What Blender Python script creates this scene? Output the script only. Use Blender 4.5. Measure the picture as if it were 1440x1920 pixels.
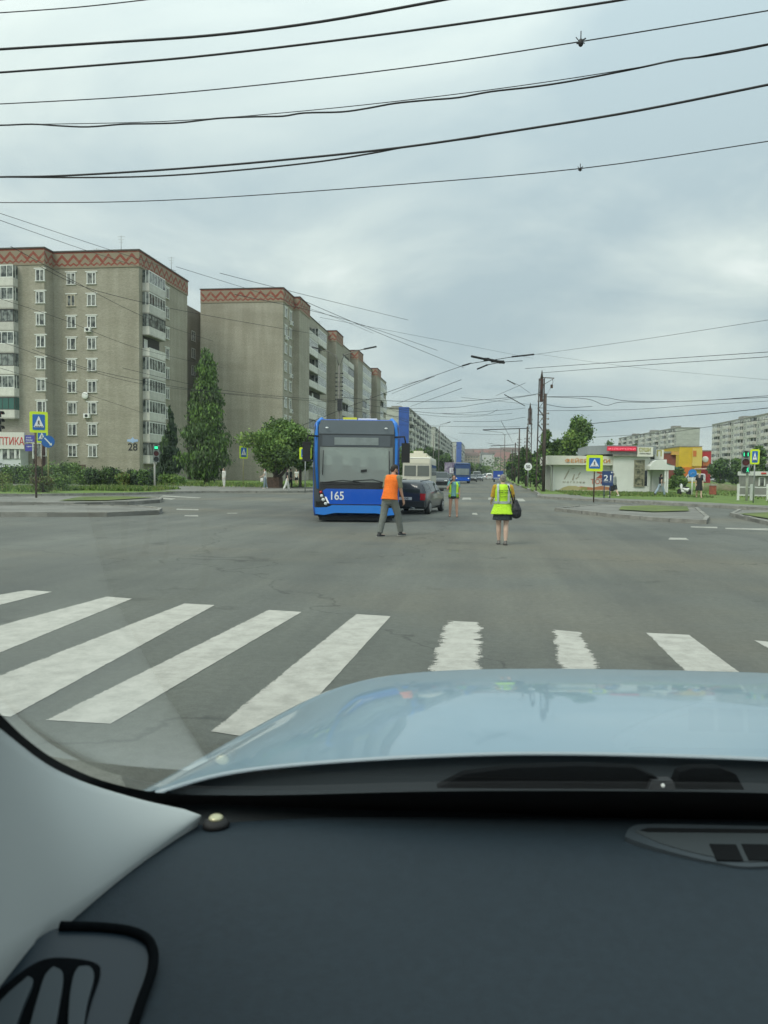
import bpy, bmesh, math, random
import numpy as np
from mathutils import Vector, Matrix
R = math.radians
random.seed(7); rng = np.random.default_rng(7)
for o in list(bpy.data.objects): bpy.data.objects.remove(o)
S = bpy.context.scene; COL = S.collection
# ---------------------------------------------------------------- camera
f = 1443.0
def nz(v): return v/np.linalg.norm(v)
_r = R(1.1)
Yc = nz(np.array([(912-720)/f, -(888-960)/f, -1.]))
_u = np.array([math.sin(_r), math.cos(_r), 0]); Zc = nz(_u-_u.dot(Yc)*Yc); Xc = np.cross(Yc, Zc)
CM = np.array([Xc, Yc, Zc]); CP = np.array([0, 0, 1.6])
cam = bpy.data.cameras.new('camera'); co = bpy.data.objects.new('camera', cam); COL.objects.link(co)
co.matrix_world = Matrix.Translation((0, 0, 1.6)) @ Matrix(CM.tolist()).to_4x4()
cam.sensor_fit = 'VERTICAL'; cam.sensor_height = 36; cam.lens = 36*f/1920
cam.clip_start = 0.05; cam.clip_end = 6000
cam.dof.use_dof = True; cam.dof.focus_distance = 26; cam.dof.aperture_fstop = 9.0
S.camera = co
S.render.resolution_x = 768; S.render.resolution_y = 1024
YAW = math.atan2(192, f)
def ray(px, py): return CM@np.array([(px-720)/f, -(py-960)/f, -1.])
def gnd(px, py, z=0.):
    d = ray(px, py); return CP+d*(z-1.6)/d[2]
def atX(px, py, X): d = ray(px, py); return CP+d*X/d[0]
def atY(px, py, Y): d = ray(px, py); return CP+d*Y/d[1]
_cy, _sy = math.cos(YAW), math.sin(YAW)
def loc_(v): return np.array([_cy*v[0]+_sy*v[1]*1., -_sy*v[0]+_cy*v[1], v[2]])   # world -> frame of our own car
def cl(px, py, y):                    # point of the car's own frame, y metres ahead
    d = loc_(ray(px, py)); return CP+d*y/d[1]
def clz(px, py, z):
    d = loc_(ray(px, py)); return CP+d*(z-1.6)/d[2]
# ---------------------------------------------------------------- world, sun
W = bpy.data.worlds.new('World'); S.world = W; W.use_nodes = True
SUN_EL, SUN_AZ = R(48), R(215)
def build_world():
    nt = W.node_tree; n = nt.nodes; L = nt.links; n.clear()
    out = n.new('ShaderNodeOutputWorld'); bg = n.new('ShaderNodeBackground'); L.new(bg.outputs[0], out.inputs[0])
    bg.inputs[1].default_value = 0.1
    sky = n.new('ShaderNodeTexSky'); sky.sky_type = 'NISHITA'; sky.sun_disc = False
    sky.sun_elevation = SUN_EL; sky.sun_rotation = SUN_AZ
    tc = n.new('ShaderNodeTexCoord'); sp = n.new('ShaderNodeSeparateXYZ'); L.new(tc.outputs['Generated'], sp.inputs[0])
    def m(op, a, b=None, c=None):
        q = n.new('ShaderNodeMath'); q.operation = op
        for i, v in enumerate((a, b, c)):
            if v is None: continue
            if isinstance(v, (int, float)): q.inputs[i].default_value = v
            else: L.new(v, q.inputs[i])
        return q.outputs[0]
    zz = m('ADD', m('MAXIMUM', sp.outputs[2], 0.0), 0.22)
    cb = n.new('ShaderNodeCombineXYZ'); L.new(m('DIVIDE', sp.outputs[0], zz), cb.inputs[0]); L.new(m('DIVIDE', sp.outputs[1], zz), cb.inputs[1])
    def noise(sc, det, rough, dist, loc=(0, 0, 0), scl=(1, 1, 1)):
        mp = n.new('ShaderNodeMapping'); mp.inputs['Location'].default_value = loc; mp.inputs['Scale'].default_value = scl
        mp.inputs['Rotation'].default_value = (0, 0, R(-20))
        L.new(cb.outputs[0], mp.inputs[0])
        t = n.new('ShaderNodeTexNoise'); t.inputs['Scale'].default_value = sc; t.inputs['Detail'].default_value = det
        t.inputs['Roughness'].default_value = rough; t.inputs['Distortion'].default_value = dist
        L.new(mp.outputs[0], t.inputs['Vector']); return t.outputs[0]
    n1 = noise(1.0, 8, 0.56, 0.5, (3.2, 1.1, 0), (1, 1.1, 1)); n2 = noise(0.33, 4, 0.5, 0.1, (7.7, 5.2, 2))
    mix = m('ADD', m('MULTIPLY', n1, 0.6), m('MULTIPLY', n2, 0.5))
    cr = n.new('ShaderNodeValToRGB'); L.new(mix, cr.inputs[0])
    e = cr.color_ramp.elements
    e[0].position = 0.435; e[0].color = (0.41, 0.50, 0.54, 1)
    e[1].position = 0.665; e[1].color = (0.90, 0.935, 0.905, 1)
    e2 = e.new(0.50); e2.color = (0.51, 0.59, 0.605, 1)
    e3 = e.new(0.565); e3.color = (0.63, 0.70, 0.685, 1)
    # overcast sky: brighter overhead
    up = m('ADD', 0.97, m('MULTIPLY', m('POWER', m('MAXIMUM', sp.outputs[2], 0.0), 2.0), 1.5))
    s1 = n.new('ShaderNodeVectorMath'); s1.operation = 'SCALE'; L.new(cr.outputs[0], s1.inputs[0]); L.new(m('MULTIPLY', up, 9.9), s1.inputs['Scale'])
    mx = n.new('ShaderNodeMix'); mx.data_type = 'RGBA'; mx.inputs[0].default_value = 0.93
    L.new(sky.outputs[0], mx.inputs[6]); L.new(s1.outputs[0], mx.inputs[7]); L.new(mx.outputs[2], bg.inputs[0])
build_world()
sl = bpy.data.lights.new('sun', 'SUN'); sl.energy = 1.5; sl.angle = R(25); sl.color = (1, 0.94, 0.82)
so = bpy.data.objects.new('sun', sl); COL.objects.link(so); so.rotation_euler = (R(90)-SUN_EL, 0, R(180)-SUN_AZ)
S.view_settings.view_transform = 'Standard'; S.view_settings.look = 'None'; S.view_settings.gamma = 1; S.view_settings.exposure = 0.32
# ---------------------------------------------------------------- helpers
MATS = {}
def mat(name, c, rough=0.7, metal=0., var=0., vs=1., bump=0., coat=0., emit=None, alpha=None, spec=None, rnd=0., stretch=None, c2=None):
    if name in MATS: return MATS[name]
    m = bpy.data.materials.new(name); m.use_nodes = True; nt = m.node_tree; n = nt.nodes; L = nt.links
    b = n['Principled BSDF']; b.inputs['Base Color'].default_value = (*c, 1); b.inputs['Roughness'].default_value = rough
    b.inputs['Metallic'].default_value = metal; b.inputs['Coat Weight'].default_value = coat
    if spec is not None: b.inputs['Specular IOR Level'].default_value = spec
    if emit: b.inputs['Emission Color'].default_value = (*emit[:3], 1); b.inputs['Emission Strength'].default_value = emit[3]
    if var or c2 or bump or rnd:
        tc = n.new('ShaderNodeTexCoord'); mp = n.new('ShaderNodeMapping'); L.new(tc.outputs['Object'], mp.inputs[0])
        if stretch: mp.inputs['Scale'].default_value = stretch
        t = n.new('ShaderNodeTexNoise'); t.inputs['Scale'].default_value = vs; t.inputs['Detail'].default_value = 6; t.inputs['Roughness'].default_value = 0.6
        L.new(mp.outputs[0], t.inputs['Vector'])
        cr = n.new('ShaderNodeValToRGB'); L.new(t.outputs[0], cr.inputs[0])
        d = c2 if c2 else tuple(max(0, x*(1-var)) for x in c); h = c if c2 else tuple(min(1, x*(1+var*.6)) for x in c)
        cr.color_ramp.elements[0].position = 0.36; cr.color_ramp.elements[0].color = (*d, 1)
        cr.color_ramp.elements[1].position = 0.66; cr.color_ramp.elements[1].color = (*h, 1)
        src = cr.outputs[0]
        if rnd:
            oi = n.new('ShaderNodeObjectInfo'); hs = n.new('ShaderNodeHueSaturation'); mr = n.new('ShaderNodeMapRange')
            mr.inputs[3].default_value = 1-rnd; mr.inputs[4].default_value = 1+rnd
            L.new(oi.outputs['Random'], mr.inputs[0]); L.new(mr.outputs[0], hs.inputs['Value']); L.new(src, hs.inputs['Color']); src = hs.outputs[0]
        L.new(src, b.inputs['Base Color'])
        if bump:
            t2 = n.new('ShaderNodeTexNoise'); t2.inputs['Scale'].default_value = vs*8; t2.inputs['Detail'].default_value = 4; L.new(mp.outputs[0], t2.inputs['Vector'])
            bp = n.new('ShaderNodeBump'); bp.inputs['Strength'].default_value = bump; bp.inputs['Distance'].default_value = 0.03
            L.new(t2.outputs[0], bp.inputs['Height']); L.new(bp.outputs[0], b.inputs['Normal'])
    MATS[name] = m; return m
def link(o, parent=None):
    COL.objects.link(o)
    if parent is not None: o.parent = parent
    return o
def tag(o, label=None, cat=None, group=None, kind=None):
    if label: o['label'] = label
    if cat: o['category'] = cat
    if group: o['group'] = group
    if kind: o['kind'] = kind
    return o
def thing(name, label, cat, loc=(0, 0, 0), rz=0., group=None):
    o = bpy.data.objects.new(name, None); o.empty_display_size = 0.3; link(o)
    o.location = tuple(float(v) for v in loc); o.rotation_euler = (0, 0, rz); return tag(o, label, cat, group)
class MB:
    def __init__(s): s.v = []; s.f = []; s.m = []; s.sm = []
    def add(s, v, f, m=0, smooth=False):
        b = len(s.v); s.v += [tuple(float(c) for c in p) for p in v]; s.f += [tuple(b+i for i in q) for q in f]; s.m += [m]*len(f); s.sm += [smooth]*len(f); return s
    def box(s, x0, x1, y0, y1, z0, z1, m=0):
        v = [(x, y, z) for z in (z0, z1) for y in (y0, y1) for x in (x0, x1)]
        return s.add(v, [(0, 2, 3, 1), (4, 5, 7, 6), (0, 1, 5, 4), (2, 6, 7, 3), (0, 4, 6, 2), (1, 3, 7, 5)], m)
    def bar(s, a, b, w, h=None, m=0):       # square bar between points
        a, b = Vector(a), Vector(b); h = h or w; d = (b-a).normalized(); u = Vector((0, 0, 1)) if abs(d.z) < .95 else Vector((0, 1, 0))
        sx = d.cross(u).normalized()*w/2; sz = sx.cross(d).normalized()*h/2
        v = [a-sx-sz, a+sx-sz, a+sx+sz, a-sx+sz, b-sx-sz, b+sx-sz, b+sx+sz, b-sx+sz]
        return s.add(v, [(3, 2, 1, 0), (4, 5, 6, 7), (0, 1, 5, 4), (1, 2, 6, 5), (2, 3, 7, 6), (3, 0, 4, 7)], m)
    def tube(s, pts, r, n=6, m=0, cap=True):
        pts = [Vector(p) for p in pts]; rr = r if isinstance(r, (list, tuple)) else [r]*len(pts); vs = []
        for i, p in enumerate(pts):
            d = (pts[min(i+1, len(pts)-1)]-pts[max(i-1, 0)]).normalized(); u = Vector((0, 0, 1)) if abs(d.z) < .9 else Vector((1, 0, 0))
            a = d.cross(u).normalized(); b = a.cross(d)
            for k in range(n): t = 2*math.pi*k/n; vs.append(p+(a*math.cos(t)+b*math.sin(t))*rr[i])
        fs = [(i*n+k, i*n+(k+1) % n, (i+1)*n+(k+1) % n, (i+1)*n+k) for i in range(len(pts)-1) for k in range(n)]
        s.add(vs, fs, m, True)
        if cap: b = len(s.v)-len(vs); s.f += [tuple(b+k for k in range(n))[::-1], tuple(b+(len(pts)-1)*n+k for k in range(n))]; s.m += [m, m]; s.sm += [False, False]
        return s
    def prism(s, poly, z0, z1, m=0, side=None):      # xy polygon, counter-clockwise
        n = len(poly); v = [(p[0], p[1], z0) for p in poly]+[(p[0], p[1], z1) for p in poly]
        s.add(v, [tuple(range(n))[::-1], tuple(range(n, 2*n))], m)
        b = len(s.v)-2*n; sd = m if side is None else side
        s.f += [(b+i, b+(i+1) % n, b+n+(i+1) % n, b+n+i) for i in range(n)]; s.m += [sd]*n; s.sm += [False]*n; return s
    def plate(s, poly, y0, y1, m=0):        # xz polygon given thickness along y (y0 the face towards -Y)
        n = len(poly); v = [(p[0], y0, p[1]) for p in poly]+[(p[0], y1, p[1]) for p in poly]
        return s.add(v, [tuple(range(n)), tuple(range(n, 2*n))[::-1]]+[(i, n+i, n+(i+1) % n, (i+1) % n) for i in range(n)], m)
    def ell(s, c, r, m=0, nu=12, nv=8):
        v = []; fs = []
        for j in range(nv+1):
            ph = math.pi*j/nv
            for i in range(nu): th = 2*math.pi*i/nu; v.append((c[0]+r[0]*math.sin(ph)*math.cos(th), c[1]+r[1]*math.sin(ph)*math.sin(th), c[2]+r[2]*math.cos(ph)))
        for j in range(nv):
            for i in range(nu): fs.append((j*nu+i, (j+1)*nu+i, (j+1)*nu+(i+1) % nu, j*nu+(i+1) % nu))
        return s.add(v, fs, m, True)
    def cone(s, p0, r0, p1, r1, m=0, n=14, cap0=True, cap1=True, ref=(1, 0, 0)):   # tapered elliptical limb, optional round ends
        p0, p1 = Vector(p0), Vector(p1); d = (p1-p0).normalized(); x = Vector(ref); x = (x-d*x.dot(d))
        if x.length < .2: x = Vector((0, 1, 0)); x = x-d*x.dot(d)
        x.normalize(); y = d.cross(x); r0 = r0 if isinstance(r0, tuple) else (r0, r0); r1 = r1 if isinstance(r1, tuple) else (r1, r1)
        rings = []
        if cap0:
            for a in (80, 55, 30): c_ = math.cos(R(a)); rings.append((p0-d*min(r0)*math.sin(R(a)), r0[0]*c_, r0[1]*c_))
        rings += [(p0, *r0), (p1, *r1)]
        if cap1:
            for a in (30, 55, 80): c_ = math.cos(R(a)); rings.append((p1+d*min(r1)*math.sin(R(a)), r1[0]*c_, r1[1]*c_))
        v = [c+x*a*math.cos(2*math.pi*k/n)+y*b*math.sin(2*math.pi*k/n) for c, a, b in rings for k in range(n)]
        fs = [(i*n+k, i*n+(k+1) % n, (i+1)*n+(k+1) % n, (i+1)*n+k) for i in range(len(rings)-1) for k in range(n)]
        fs += [tuple(range(n))[::-1], tuple((len(rings)-1)*n+k for k in range(n))]
        return s.add(v, fs, m, True)
    def mesh(s, name, mats):
        me = bpy.data.meshes.new(name); me.from_pydata(s.v, [], s.f)
        for q in mats: me.materials.append(q)
        me.polygons.foreach_set('material_index', s.m); me.polygons.foreach_set('use_smooth', s.sm); me.update(); return me
    def build(s, name, mats, parent=None, world=False):
        if not isinstance(mats, (list, tuple)): mats = [mats]
        if world and parent is not None: l = parent.location; s.v = [(a-l.x, b-l.y, c-l.z) for a, b, c in s.v]
        return link(bpy.data.objects.new(name, s.mesh(name, mats)), parent)
def remesh(o, vox, smooth=2):
    md = o.modifiers.new('r', 'REMESH'); md.mode = 'VOXEL'; md.voxel_size = vox; md.use_smooth_shade = True
    if smooth: sm = o.modifiers.new('s', 'SMOOTH'); sm.iterations = smooth; sm.factor = .5
    dg = bpy.context.evaluated_depsgraph_get(); me = bpy.data.meshes.new_from_object(o.evaluated_get(dg)); o.modifiers.clear()
    old = o.data; o.data = me; bpy.data.meshes.remove(old); return o
def text(body, w, h, m, parent, loc, rot=(R(90), 0, 0), name='lettering', ext=0.004, bold=0.0):
    cu = bpy.data.curves.new('t', 'FONT'); cu.body = body; cu.extrude = ext; cu.offset = bold; cu.align_x = 'CENTER'; cu.align_y = 'CENTER'
    o = bpy.data.objects.new('t', cu); COL.objects.link(o); dg = bpy.context.evaluated_depsgraph_get(); dg.update()
    me = bpy.data.meshes.new_from_object(o.evaluated_get(dg)); bpy.data.objects.remove(o)
    co_ = np.array([v.co[:] for v in me.vertices]); mn, mx = co_.min(0), co_.max(0); c = (mn+mx)/2
    sx = w/(mx[0]-mn[0]) if w else h/(mx[1]-mn[1]); sy = h/(mx[1]-mn[1])
    for v in me.vertices: v.co = ((v.co.x-c[0])*sx, (v.co.y-c[1])*sy, v.co.z)
    me.materials.clear(); me.materials.append(m)
    o = bpy.data.objects.new(name, me); link(o, parent); o.location = loc; o.rotation_euler = rot; return o
def copy(o, parent, loc=None, rz=None):
    c = o.copy(); COL.objects.link(c); c.parent = parent
    if loc is not None: c.location = loc
    if rz is not None: c.rotation_euler = (0, 0, rz)
    return c
def copy_tree(o, parent=None, loc=None, rz=None):
    c = copy(o, parent, loc, rz)
    for ch in list(o.children): copy_tree(ch, c)
    return c
# ---------------------------------------------------------------- materials
WHITE = mat('white_paint', (.72, .73, .70), .5, var=.12, vs=3)
PVC = mat('white_plastic', (.74, .75, .73), .4)
BLACK = mat('black_rubber', (.012, .012, .013), .75)
DARK = mat('dark_plastic', (.02, .022, .025), .5, bump=.05, vs=20)
STEEL = mat('galvanised_steel', (.33, .35, .34), .45, .3, var=.2, vs=6)
GLASSD = mat('dark_glass', (.025, .032, .035), .06, var=.5, vs=3)
CONC = mat('concrete', (.27, .265, .235), .9, var=.25, vs=2.5, bump=.3)
WIRE = mat('wire_black', (.010, .010, .011), .6)
BLUE = mat('sign_blue', (.012, .13, .45), .4); SWHITE = mat('sign_white', (.78, .8, .8), .4); LIME = mat('sign_lime', (.62, .80, .02), .5)
YEL = mat('yellow_paint', (.75, .72, .06), .5)
RUST = mat('rusty_brown_steel', (.10, .065, .045), .8, .1, var=.4, vs=5)
# ================================================================ the setting
def asphalt():
    m = bpy.data.materials.new('asphalt'); m.use_nodes = True; nt = m.node_tree; n = nt.nodes; L = nt.links; b = n['Principled BSDF']
    g = n.new('ShaderNodeNewGeometry'); P = g.outputs['Position']
    def noise(sc, det=6, scl=(1, 1, 1), rough=.6):
        mp = n.new('ShaderNodeMapping'); mp.inputs['Scale'].default_value = scl; L.new(P, mp.inputs[0])
        t = n.new('ShaderNodeTexNoise'); t.inputs['Scale'].default_value = sc; t.inputs['Detail'].default_value = det; t.inputs['Roughness'].default_value = rough; L.new(mp.outputs[0], t.inputs['Vector']); return t.outputs[0]
    def ramp(s, p0, c0, p1, c1):
        r = n.new('ShaderNodeValToRGB'); L.new(s, r.inputs[0]); e = r.color_ramp.elements; e[0].position = p0; e[0].color = (*c0, 1); e[1].position = p1; e[1].color = (*c1, 1); return r.outputs[0]
    def mix(a, b_, fac, mode='MIX'):
        x = n.new('ShaderNodeMix'); x.data_type = 'RGBA'; x.blend_type = mode
        if isinstance(fac, float): x.inputs[0].default_value = fac
        else: L.new(fac, x.inputs[0])
        L.new(a, x.inputs[6])
        if isinstance(b_, tuple): x.inputs[7].default_value = (*b_, 1)
        else: L.new(b_, x.inputs[7])
        return x.outputs[2]
    base = ramp(noise(.16, 8), .35, (.104, .110, .098), .65, (.156, .161, .143))
    base = mix(base, ramp(noise(.35, 5, (1, .25, 1)), .42, (.85, .85, .85), .6, (1.06, 1.06, 1.05)), .8, 'MULTIPLY')
    base = mix(base, (.185, .165, .12), ramp(noise(.055, 5, (1, 1.7, 1)), .47, (0, 0, 0), .64, (.65, .65, .65)))     # dry dust
    base = mix(base, ramp(noise(75, 3, rough=.8), .3, (.66, .66, .66), .7, (1.3, 1.3, 1.28)), .75, 'MULTIPLY')          # stone grain
    base = mix(base, ramp(noise(.5, 4, (2.2, .12, 1)), .40, (.86, .86, .87), .62, (1.07, 1.07, 1.05)), .8, 'MULTIPLY'); base = mix(base, ramp(noise(1.1, 7), .30, (.62, .62, .62), .40, (1, 1, 1)), .8, 'MULTIPLY')
    base = mix(base, ramp(noise(14, 5), .40, (.88, .88, .87), .62, (1.05, 1.05, 1.05)), .9, 'MULTIPLY')
    v = n.new('ShaderNodeTexVoronoi'); v.feature = 'DISTANCE_TO_EDGE'; v.inputs['Scale'].default_value = .11
    dn = n.new('ShaderNodeTexNoise'); dn.inputs['Scale'].default_value = 1.3; dn.inputs['Detail'].default_value = 5; L.new(P, dn.inputs['Vector'])
    va = n.new('ShaderNodeVectorMath'); va.operation = 'MULTIPLY_ADD'; L.new(dn.outputs['Color'], va.inputs[0]); va.inputs[1].default_value = (1.6, 1.6, 0); L.new(P, va.inputs[2]); L.new(va.outputs[0], v.inputs['Vector'])
    crk = ramp(v.outputs[0], .0005, (.38, .38, .38), .0022, (1, 1, 1)); base = mix(base, crk, .6, 'MULTIPLY')
    L.new(base, b.inputs['Base Color']); b.inputs['Roughness'].default_value = .88
    bp = n.new('ShaderNodeBump'); bp.inputs['Strength'].default_value = .5; bp.inputs['Distance'].default_value = .006; L.new(noise(90, 3), bp.inputs['Height']); L.new(bp.outputs[0], b.inputs['Normal'])
    return m
ASPH = asphalt()
GRASS = mat('grass', (.145, .215, .035), .95, c2=(.08, .14, .025), vs=.8, bump=.8)
DRYG = mat('dry_grass', (.15, .19, .045), .95, c2=(.08, .11, .03), vs=.6, bump=.8)
PAVE = mat('pavement', (.19, .187, .165), .9, var=.25, vs=.7, bump=.3)
EARTH = mat('earth', (.13, .125, .07), .95, c2=(.08, .11, .035), vs=.15)
def struct(name, mb, m, lab=None):
    o = mb.build(name, m); o['kind'] = 'structure'
    if lab: o['label'] = lab
    return o
def sheet(mb, poly, z, m=0): return mb.add([(p[0], p[1], z) for p in poly], [tuple(range(len(poly)))], m)
# base ground as one sheet reaching the horizon, with low hills far away
def hgt(x, y):
    d = max(0., y-620.); return -.03+30*(1-math.exp(-(d/600.)**2))*(1+.12*math.sin(x*.006+1)+.1*math.sin(x*.017))
g = MB(); xs = [-3000, -1500, -800, -400, -200, -100, 0, 100, 200, 400, 800, 1500, 3000]; ys = [-300, 0, 300, 620]+[700+i*120 for i in range(16)]+[4000]
for y in ys:
    for x in xs: g.v.append((x, y, hgt(x, y)))
nx = len(xs)
for j in range(len(ys)-1):
    for i in range(nx-1): g.f.append((j*nx+i, j*nx+i+1, (j+1)*nx+i+1, (j+1)*nx+i)); g.m.append(0); g.sm.append(True)
struct('ground', g, EARTH)
rd = MB(); sheet(rd, [(-90, -40), (90, -40), (90, 58), (4.2, 58), (4.2, 640), (-12.6, 640), (-12.6, 58), (-90, 58)], 0.0)
for i in range(12):
    y0, y1 = 640+i*80, 720+i*80; rd.add([(-12.6, y0, hgt(0, y0)+.3), (4.2, y0, hgt(0, y0)+.3), (4.2, y1, hgt(0, y1)+.3), (-12.6, y1, hgt(0, y1)+.3)], [(0, 1, 2, 3)])
struct('road', rd, ASPH)
# raised verges with kerbs
def G(px, py, z=0.): p = gnd(px, py, z); return (p[0], p[1])
def offs(line, d):          # offset a polyline to its left by d
    out = []
    for i, p in enumerate(line):
        a = Vector(line[max(i-1, 0)][:2]); b = Vector(line[min(i+1, len(line)-1)][:2]); t = (b-a).normalized(); out.append((p[0]-t.y*d, p[1]+t.x*d))
    return out
def kerb(line, name, w=.16, h=.15, gaps=True, rnd=random.Random(3)):
    mb = MB(); inner = offs(line, w)
    for i in range(len(line)-1):
        a, b = Vector(line[i][:2]), Vector(line[i+1][:2]); c, d = Vector(inner[i]), Vector(inner[i+1]); n = max(1, int((b-a).length/1.0)) if (b-a).length < 90 else 30
        for k in range(n):
            t0, t1 = k/n+.012, (k+1)/n-.012; zz = h+rnd.uniform(-.012, .012); j = rnd.uniform(-.01, .01)
            mb.prism([a.lerp(b, t0)+Vector((j, j)), a.lerp(b, t1)+Vector((j, j)), c.lerp(d, t1), c.lerp(d, t0)], -.05, zz)
    return struct(name, mb, CONC)
def curve_pts(P, n=6):      # Catmull-Rom through points
    P = [Vector(p) for p in P]; out = []
    for i in range(len(P)-1):
        a, b, c, d = P[max(i-1, 0)], P[i], P[i+1], P[min(i+2, len(P)-1)]
        for k in range(n):
            t = k/n; out.append(.5*((2*b)+(c-a)*t+(2*a-5*b+4*c-d)*t*t+(3*b-3*c+d-a)*t**3))
    out.append(P[-1]); return out
LK = [(-90, 22), (-45, 31.5)]+[tuple(p) for p in curve_pts([(-32, 36.5), (-26, 40), (-22.2, 45), (-19.6, 51.5), (-14.5, 55.3), (-12.6, 60)], 5)]+[(-12.6, 640)]
RK = [(4.2, 640), (4.2, 70)]+[tuple(p) for p in curve_pts([(4.0, 60), (3.6, 53.5), (5.2, 49.5), (9.3, 44.6), (13.6, 38), (20, 31)], 5)]+[(45, 20), (90, 8)]
vl = MB(); vl.prism([(-90, 22)]+offs(LK, .15)[1:]+[(-640, 640), (-640, 22)], -.04, .12); struct('left_verge', vl, GRASS)
vr = MB(); vr.prism(offs(RK, .15)+[(640, 8), (640, 640)], -.04, .12); struct('right_verge', vr, GRASS)
kerb(LK, 'left_kerb'); kerb(RK, 'right_kerb')
# footpaths
pv = MB(); o1 = offs(LK, .16); o2 = offs(LK, 3.6); k = 8
fp = o1[k:-1]; fq = o2[k:-1]; sheet(pv, [(-46, 62.5), (-46, 57.5), (-27, 55)]+[(p[0], p[1]) for p in o1[16:-1]]+[(-15.2, 66.5)], .126)
sheet(pv, [(-46, 63), (-15.4, 67), (-14.6, 80), (-14.6, 600), (-16.4, 600), (-16.4, 70), (-46, 66)], .127)
o1 = offs(RK, .16); o2 = offs(RK, 3.0)
for i in range(3, len(RK)-2): sheet(pv, [o1[i], o1[i+1], o2[i+1], o2[i]], .126)
sheet(pv, [(13.2, 41.3), (16.5, 36.5), (24, 44), (40, 64), (37, 66), (21, 47)], .130)
struct('footpath', pv, PAVE)
# traffic islands (kerb ring, dusty top)
def island(name, pxs, grass=None, h=.16, lab=None):
    poly = [G(*p, 0.0) for p in pxs]; 
    A = sum(poly[i][0]*poly[(i+1) % len(poly)][1]-poly[(i+1) % len(poly)][0]*poly[i][1] for i in range(len(poly)))
    if A < 0: poly = poly[::-1]
    mb = MB(); mb.prism([tuple(p) for p in poly], -.04, h-.03); struct(name, mb, PAVE)
    kerb(poly+[poly[0]], name+'_kerb', .15, h)
    if grass: q = MB(); pl = [G(*p, 0) for p in grass]; sheet(q, pl, h+.012); struct(name+'_grass', q, DRYG)
island('traffic_island', [(-60, 970), (0, 969), (90, 969), (200, 969), (298, 965), (304, 960), (262, 955), (120, 953), (-60, 955)])
island('crossing_island', [(-60, 949), (22, 949), (140, 949), (240, 947), (300, 943), (306, 939), (280, 936), (130, 935), (-60, 937)], [(110, 946), (200, 945), (292, 939), (220, 937), (150, 938)], .17)
island('right_island', [(1040, 958), (1150, 970), (1255, 979), (1325, 983), (1330, 975), (1308, 957), (1220, 951), (1120, 950)], [(1160, 962), (1225, 966), (1292, 964), (1288, 955), (1220, 953), (1165, 955)], .14)
island('corner_island', [(1368, 968), (1440, 985), (1520, 1000), (1540, 972), (1440, 962), (1385, 960)], [(1385, 970), (1440, 980), (1520, 988), (1500, 974), (1440, 967)], .14)
# painted markings
def paint_mat(name, wear, seed):
    m = bpy.data.materials.new(name); m.use_nodes = True; nt = m.node_tree; n = nt.nodes; L = nt.links; b = n['Principled BSDF']
    g = n.new('ShaderNodeNewGeometry'); P = g.outputs['Position']
    def noise(sc, det, scl, loc=0):
        mp = n.new('ShaderNodeMapping'); mp.inputs['Scale'].default_value = scl; mp.inputs['Location'].default_value = (seed, seed*.7, 0); L.new(P, mp.inputs[0])
        t = n.new('ShaderNodeTexNoise'); t.inputs['Scale'].default_value = sc; t.inputs['Detail'].default_value = det; t.inputs['Roughness'].default_value = .75; L.new(mp.outputs[0], t.inputs['Vector']); return t.outputs[0]
    cr = n.new('ShaderNodeValToRGB'); L.new(noise(5, 8, (1, 1, 1)), cr.inputs[0]); e = cr.color_ramp.elements
    e[0].position = .36; e[0].color = (.36, .35, .31, 1); e[1].position = .6; e[1].color = (.50, .485, .435, 1)
    L.new(cr.outputs[0], b.inputs['Base Color']); b.inputs['Roughness'].default_value = .7
    # worn through: large patches by grain; edge wear rides in the vertex attribute
    at = n.new('ShaderNodeAttribute'); at.attribute_name = 'edge'
    ma = n.new('ShaderNodeMath'); ma.operation = 'MULTIPLY_ADD'; L.new(at.outputs['Fac'], ma.inputs[0]); ma.inputs[1].default_value = .36 if wear > .8 else .30; L.new(noise(*((3.2, 9, (1.3, 1.1, 1)) if wear > .8 else (1.5, 10, (.8, 2.8, 1)))), ma.inputs[2])
    sc_ = n.new('ShaderNodeMath'); sc_.operation = 'MULTIPLY'; L.new(ma.inputs[2].links[0].from_socket, sc_.inputs[0]); sc_.inputs[1].default_value = .35 if wear > .8 else .8; L.new(sc_.outputs[0], ma.inputs[2])
    mb_ = n.new('ShaderNodeMath'); mb_.operation = 'MULTIPLY_ADD'; L.new(noise(38, 5, (1, 1, 1)), mb_.inputs[0]); mb_.inputs[1].default_value = .55 if wear > .8 else .25; L.new(ma.outputs[0], mb_.inputs[2])
    c2 = n.new('ShaderNodeValToRGB'); L.new(mb_.outputs[0], c2.inputs[0]); e = c2.color_ramp.elements
    t = .76 if wear > .8 else .74; e[0].position = t; e[0].color = (1, 1, 1, 1); e[1].position = t+.05; e[1].color = (0, 0, 0, 1)
    tr = n.new('ShaderNodeBsdfTransparent'); mx = n.new('ShaderNodeMixShader'); L.new(c2.outputs[0], mx.inputs[0]); L.new(tr.outputs[0], mx.inputs[1]); L.new(b.outputs[0], mx.inputs[2])
    L.new(mx.outputs[0], n['Material Output'].inputs[0]); return m
PW = [paint_mat('road_paint', .95, 1.), paint_mat('worn_road_paint', .80, 4.)]
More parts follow.
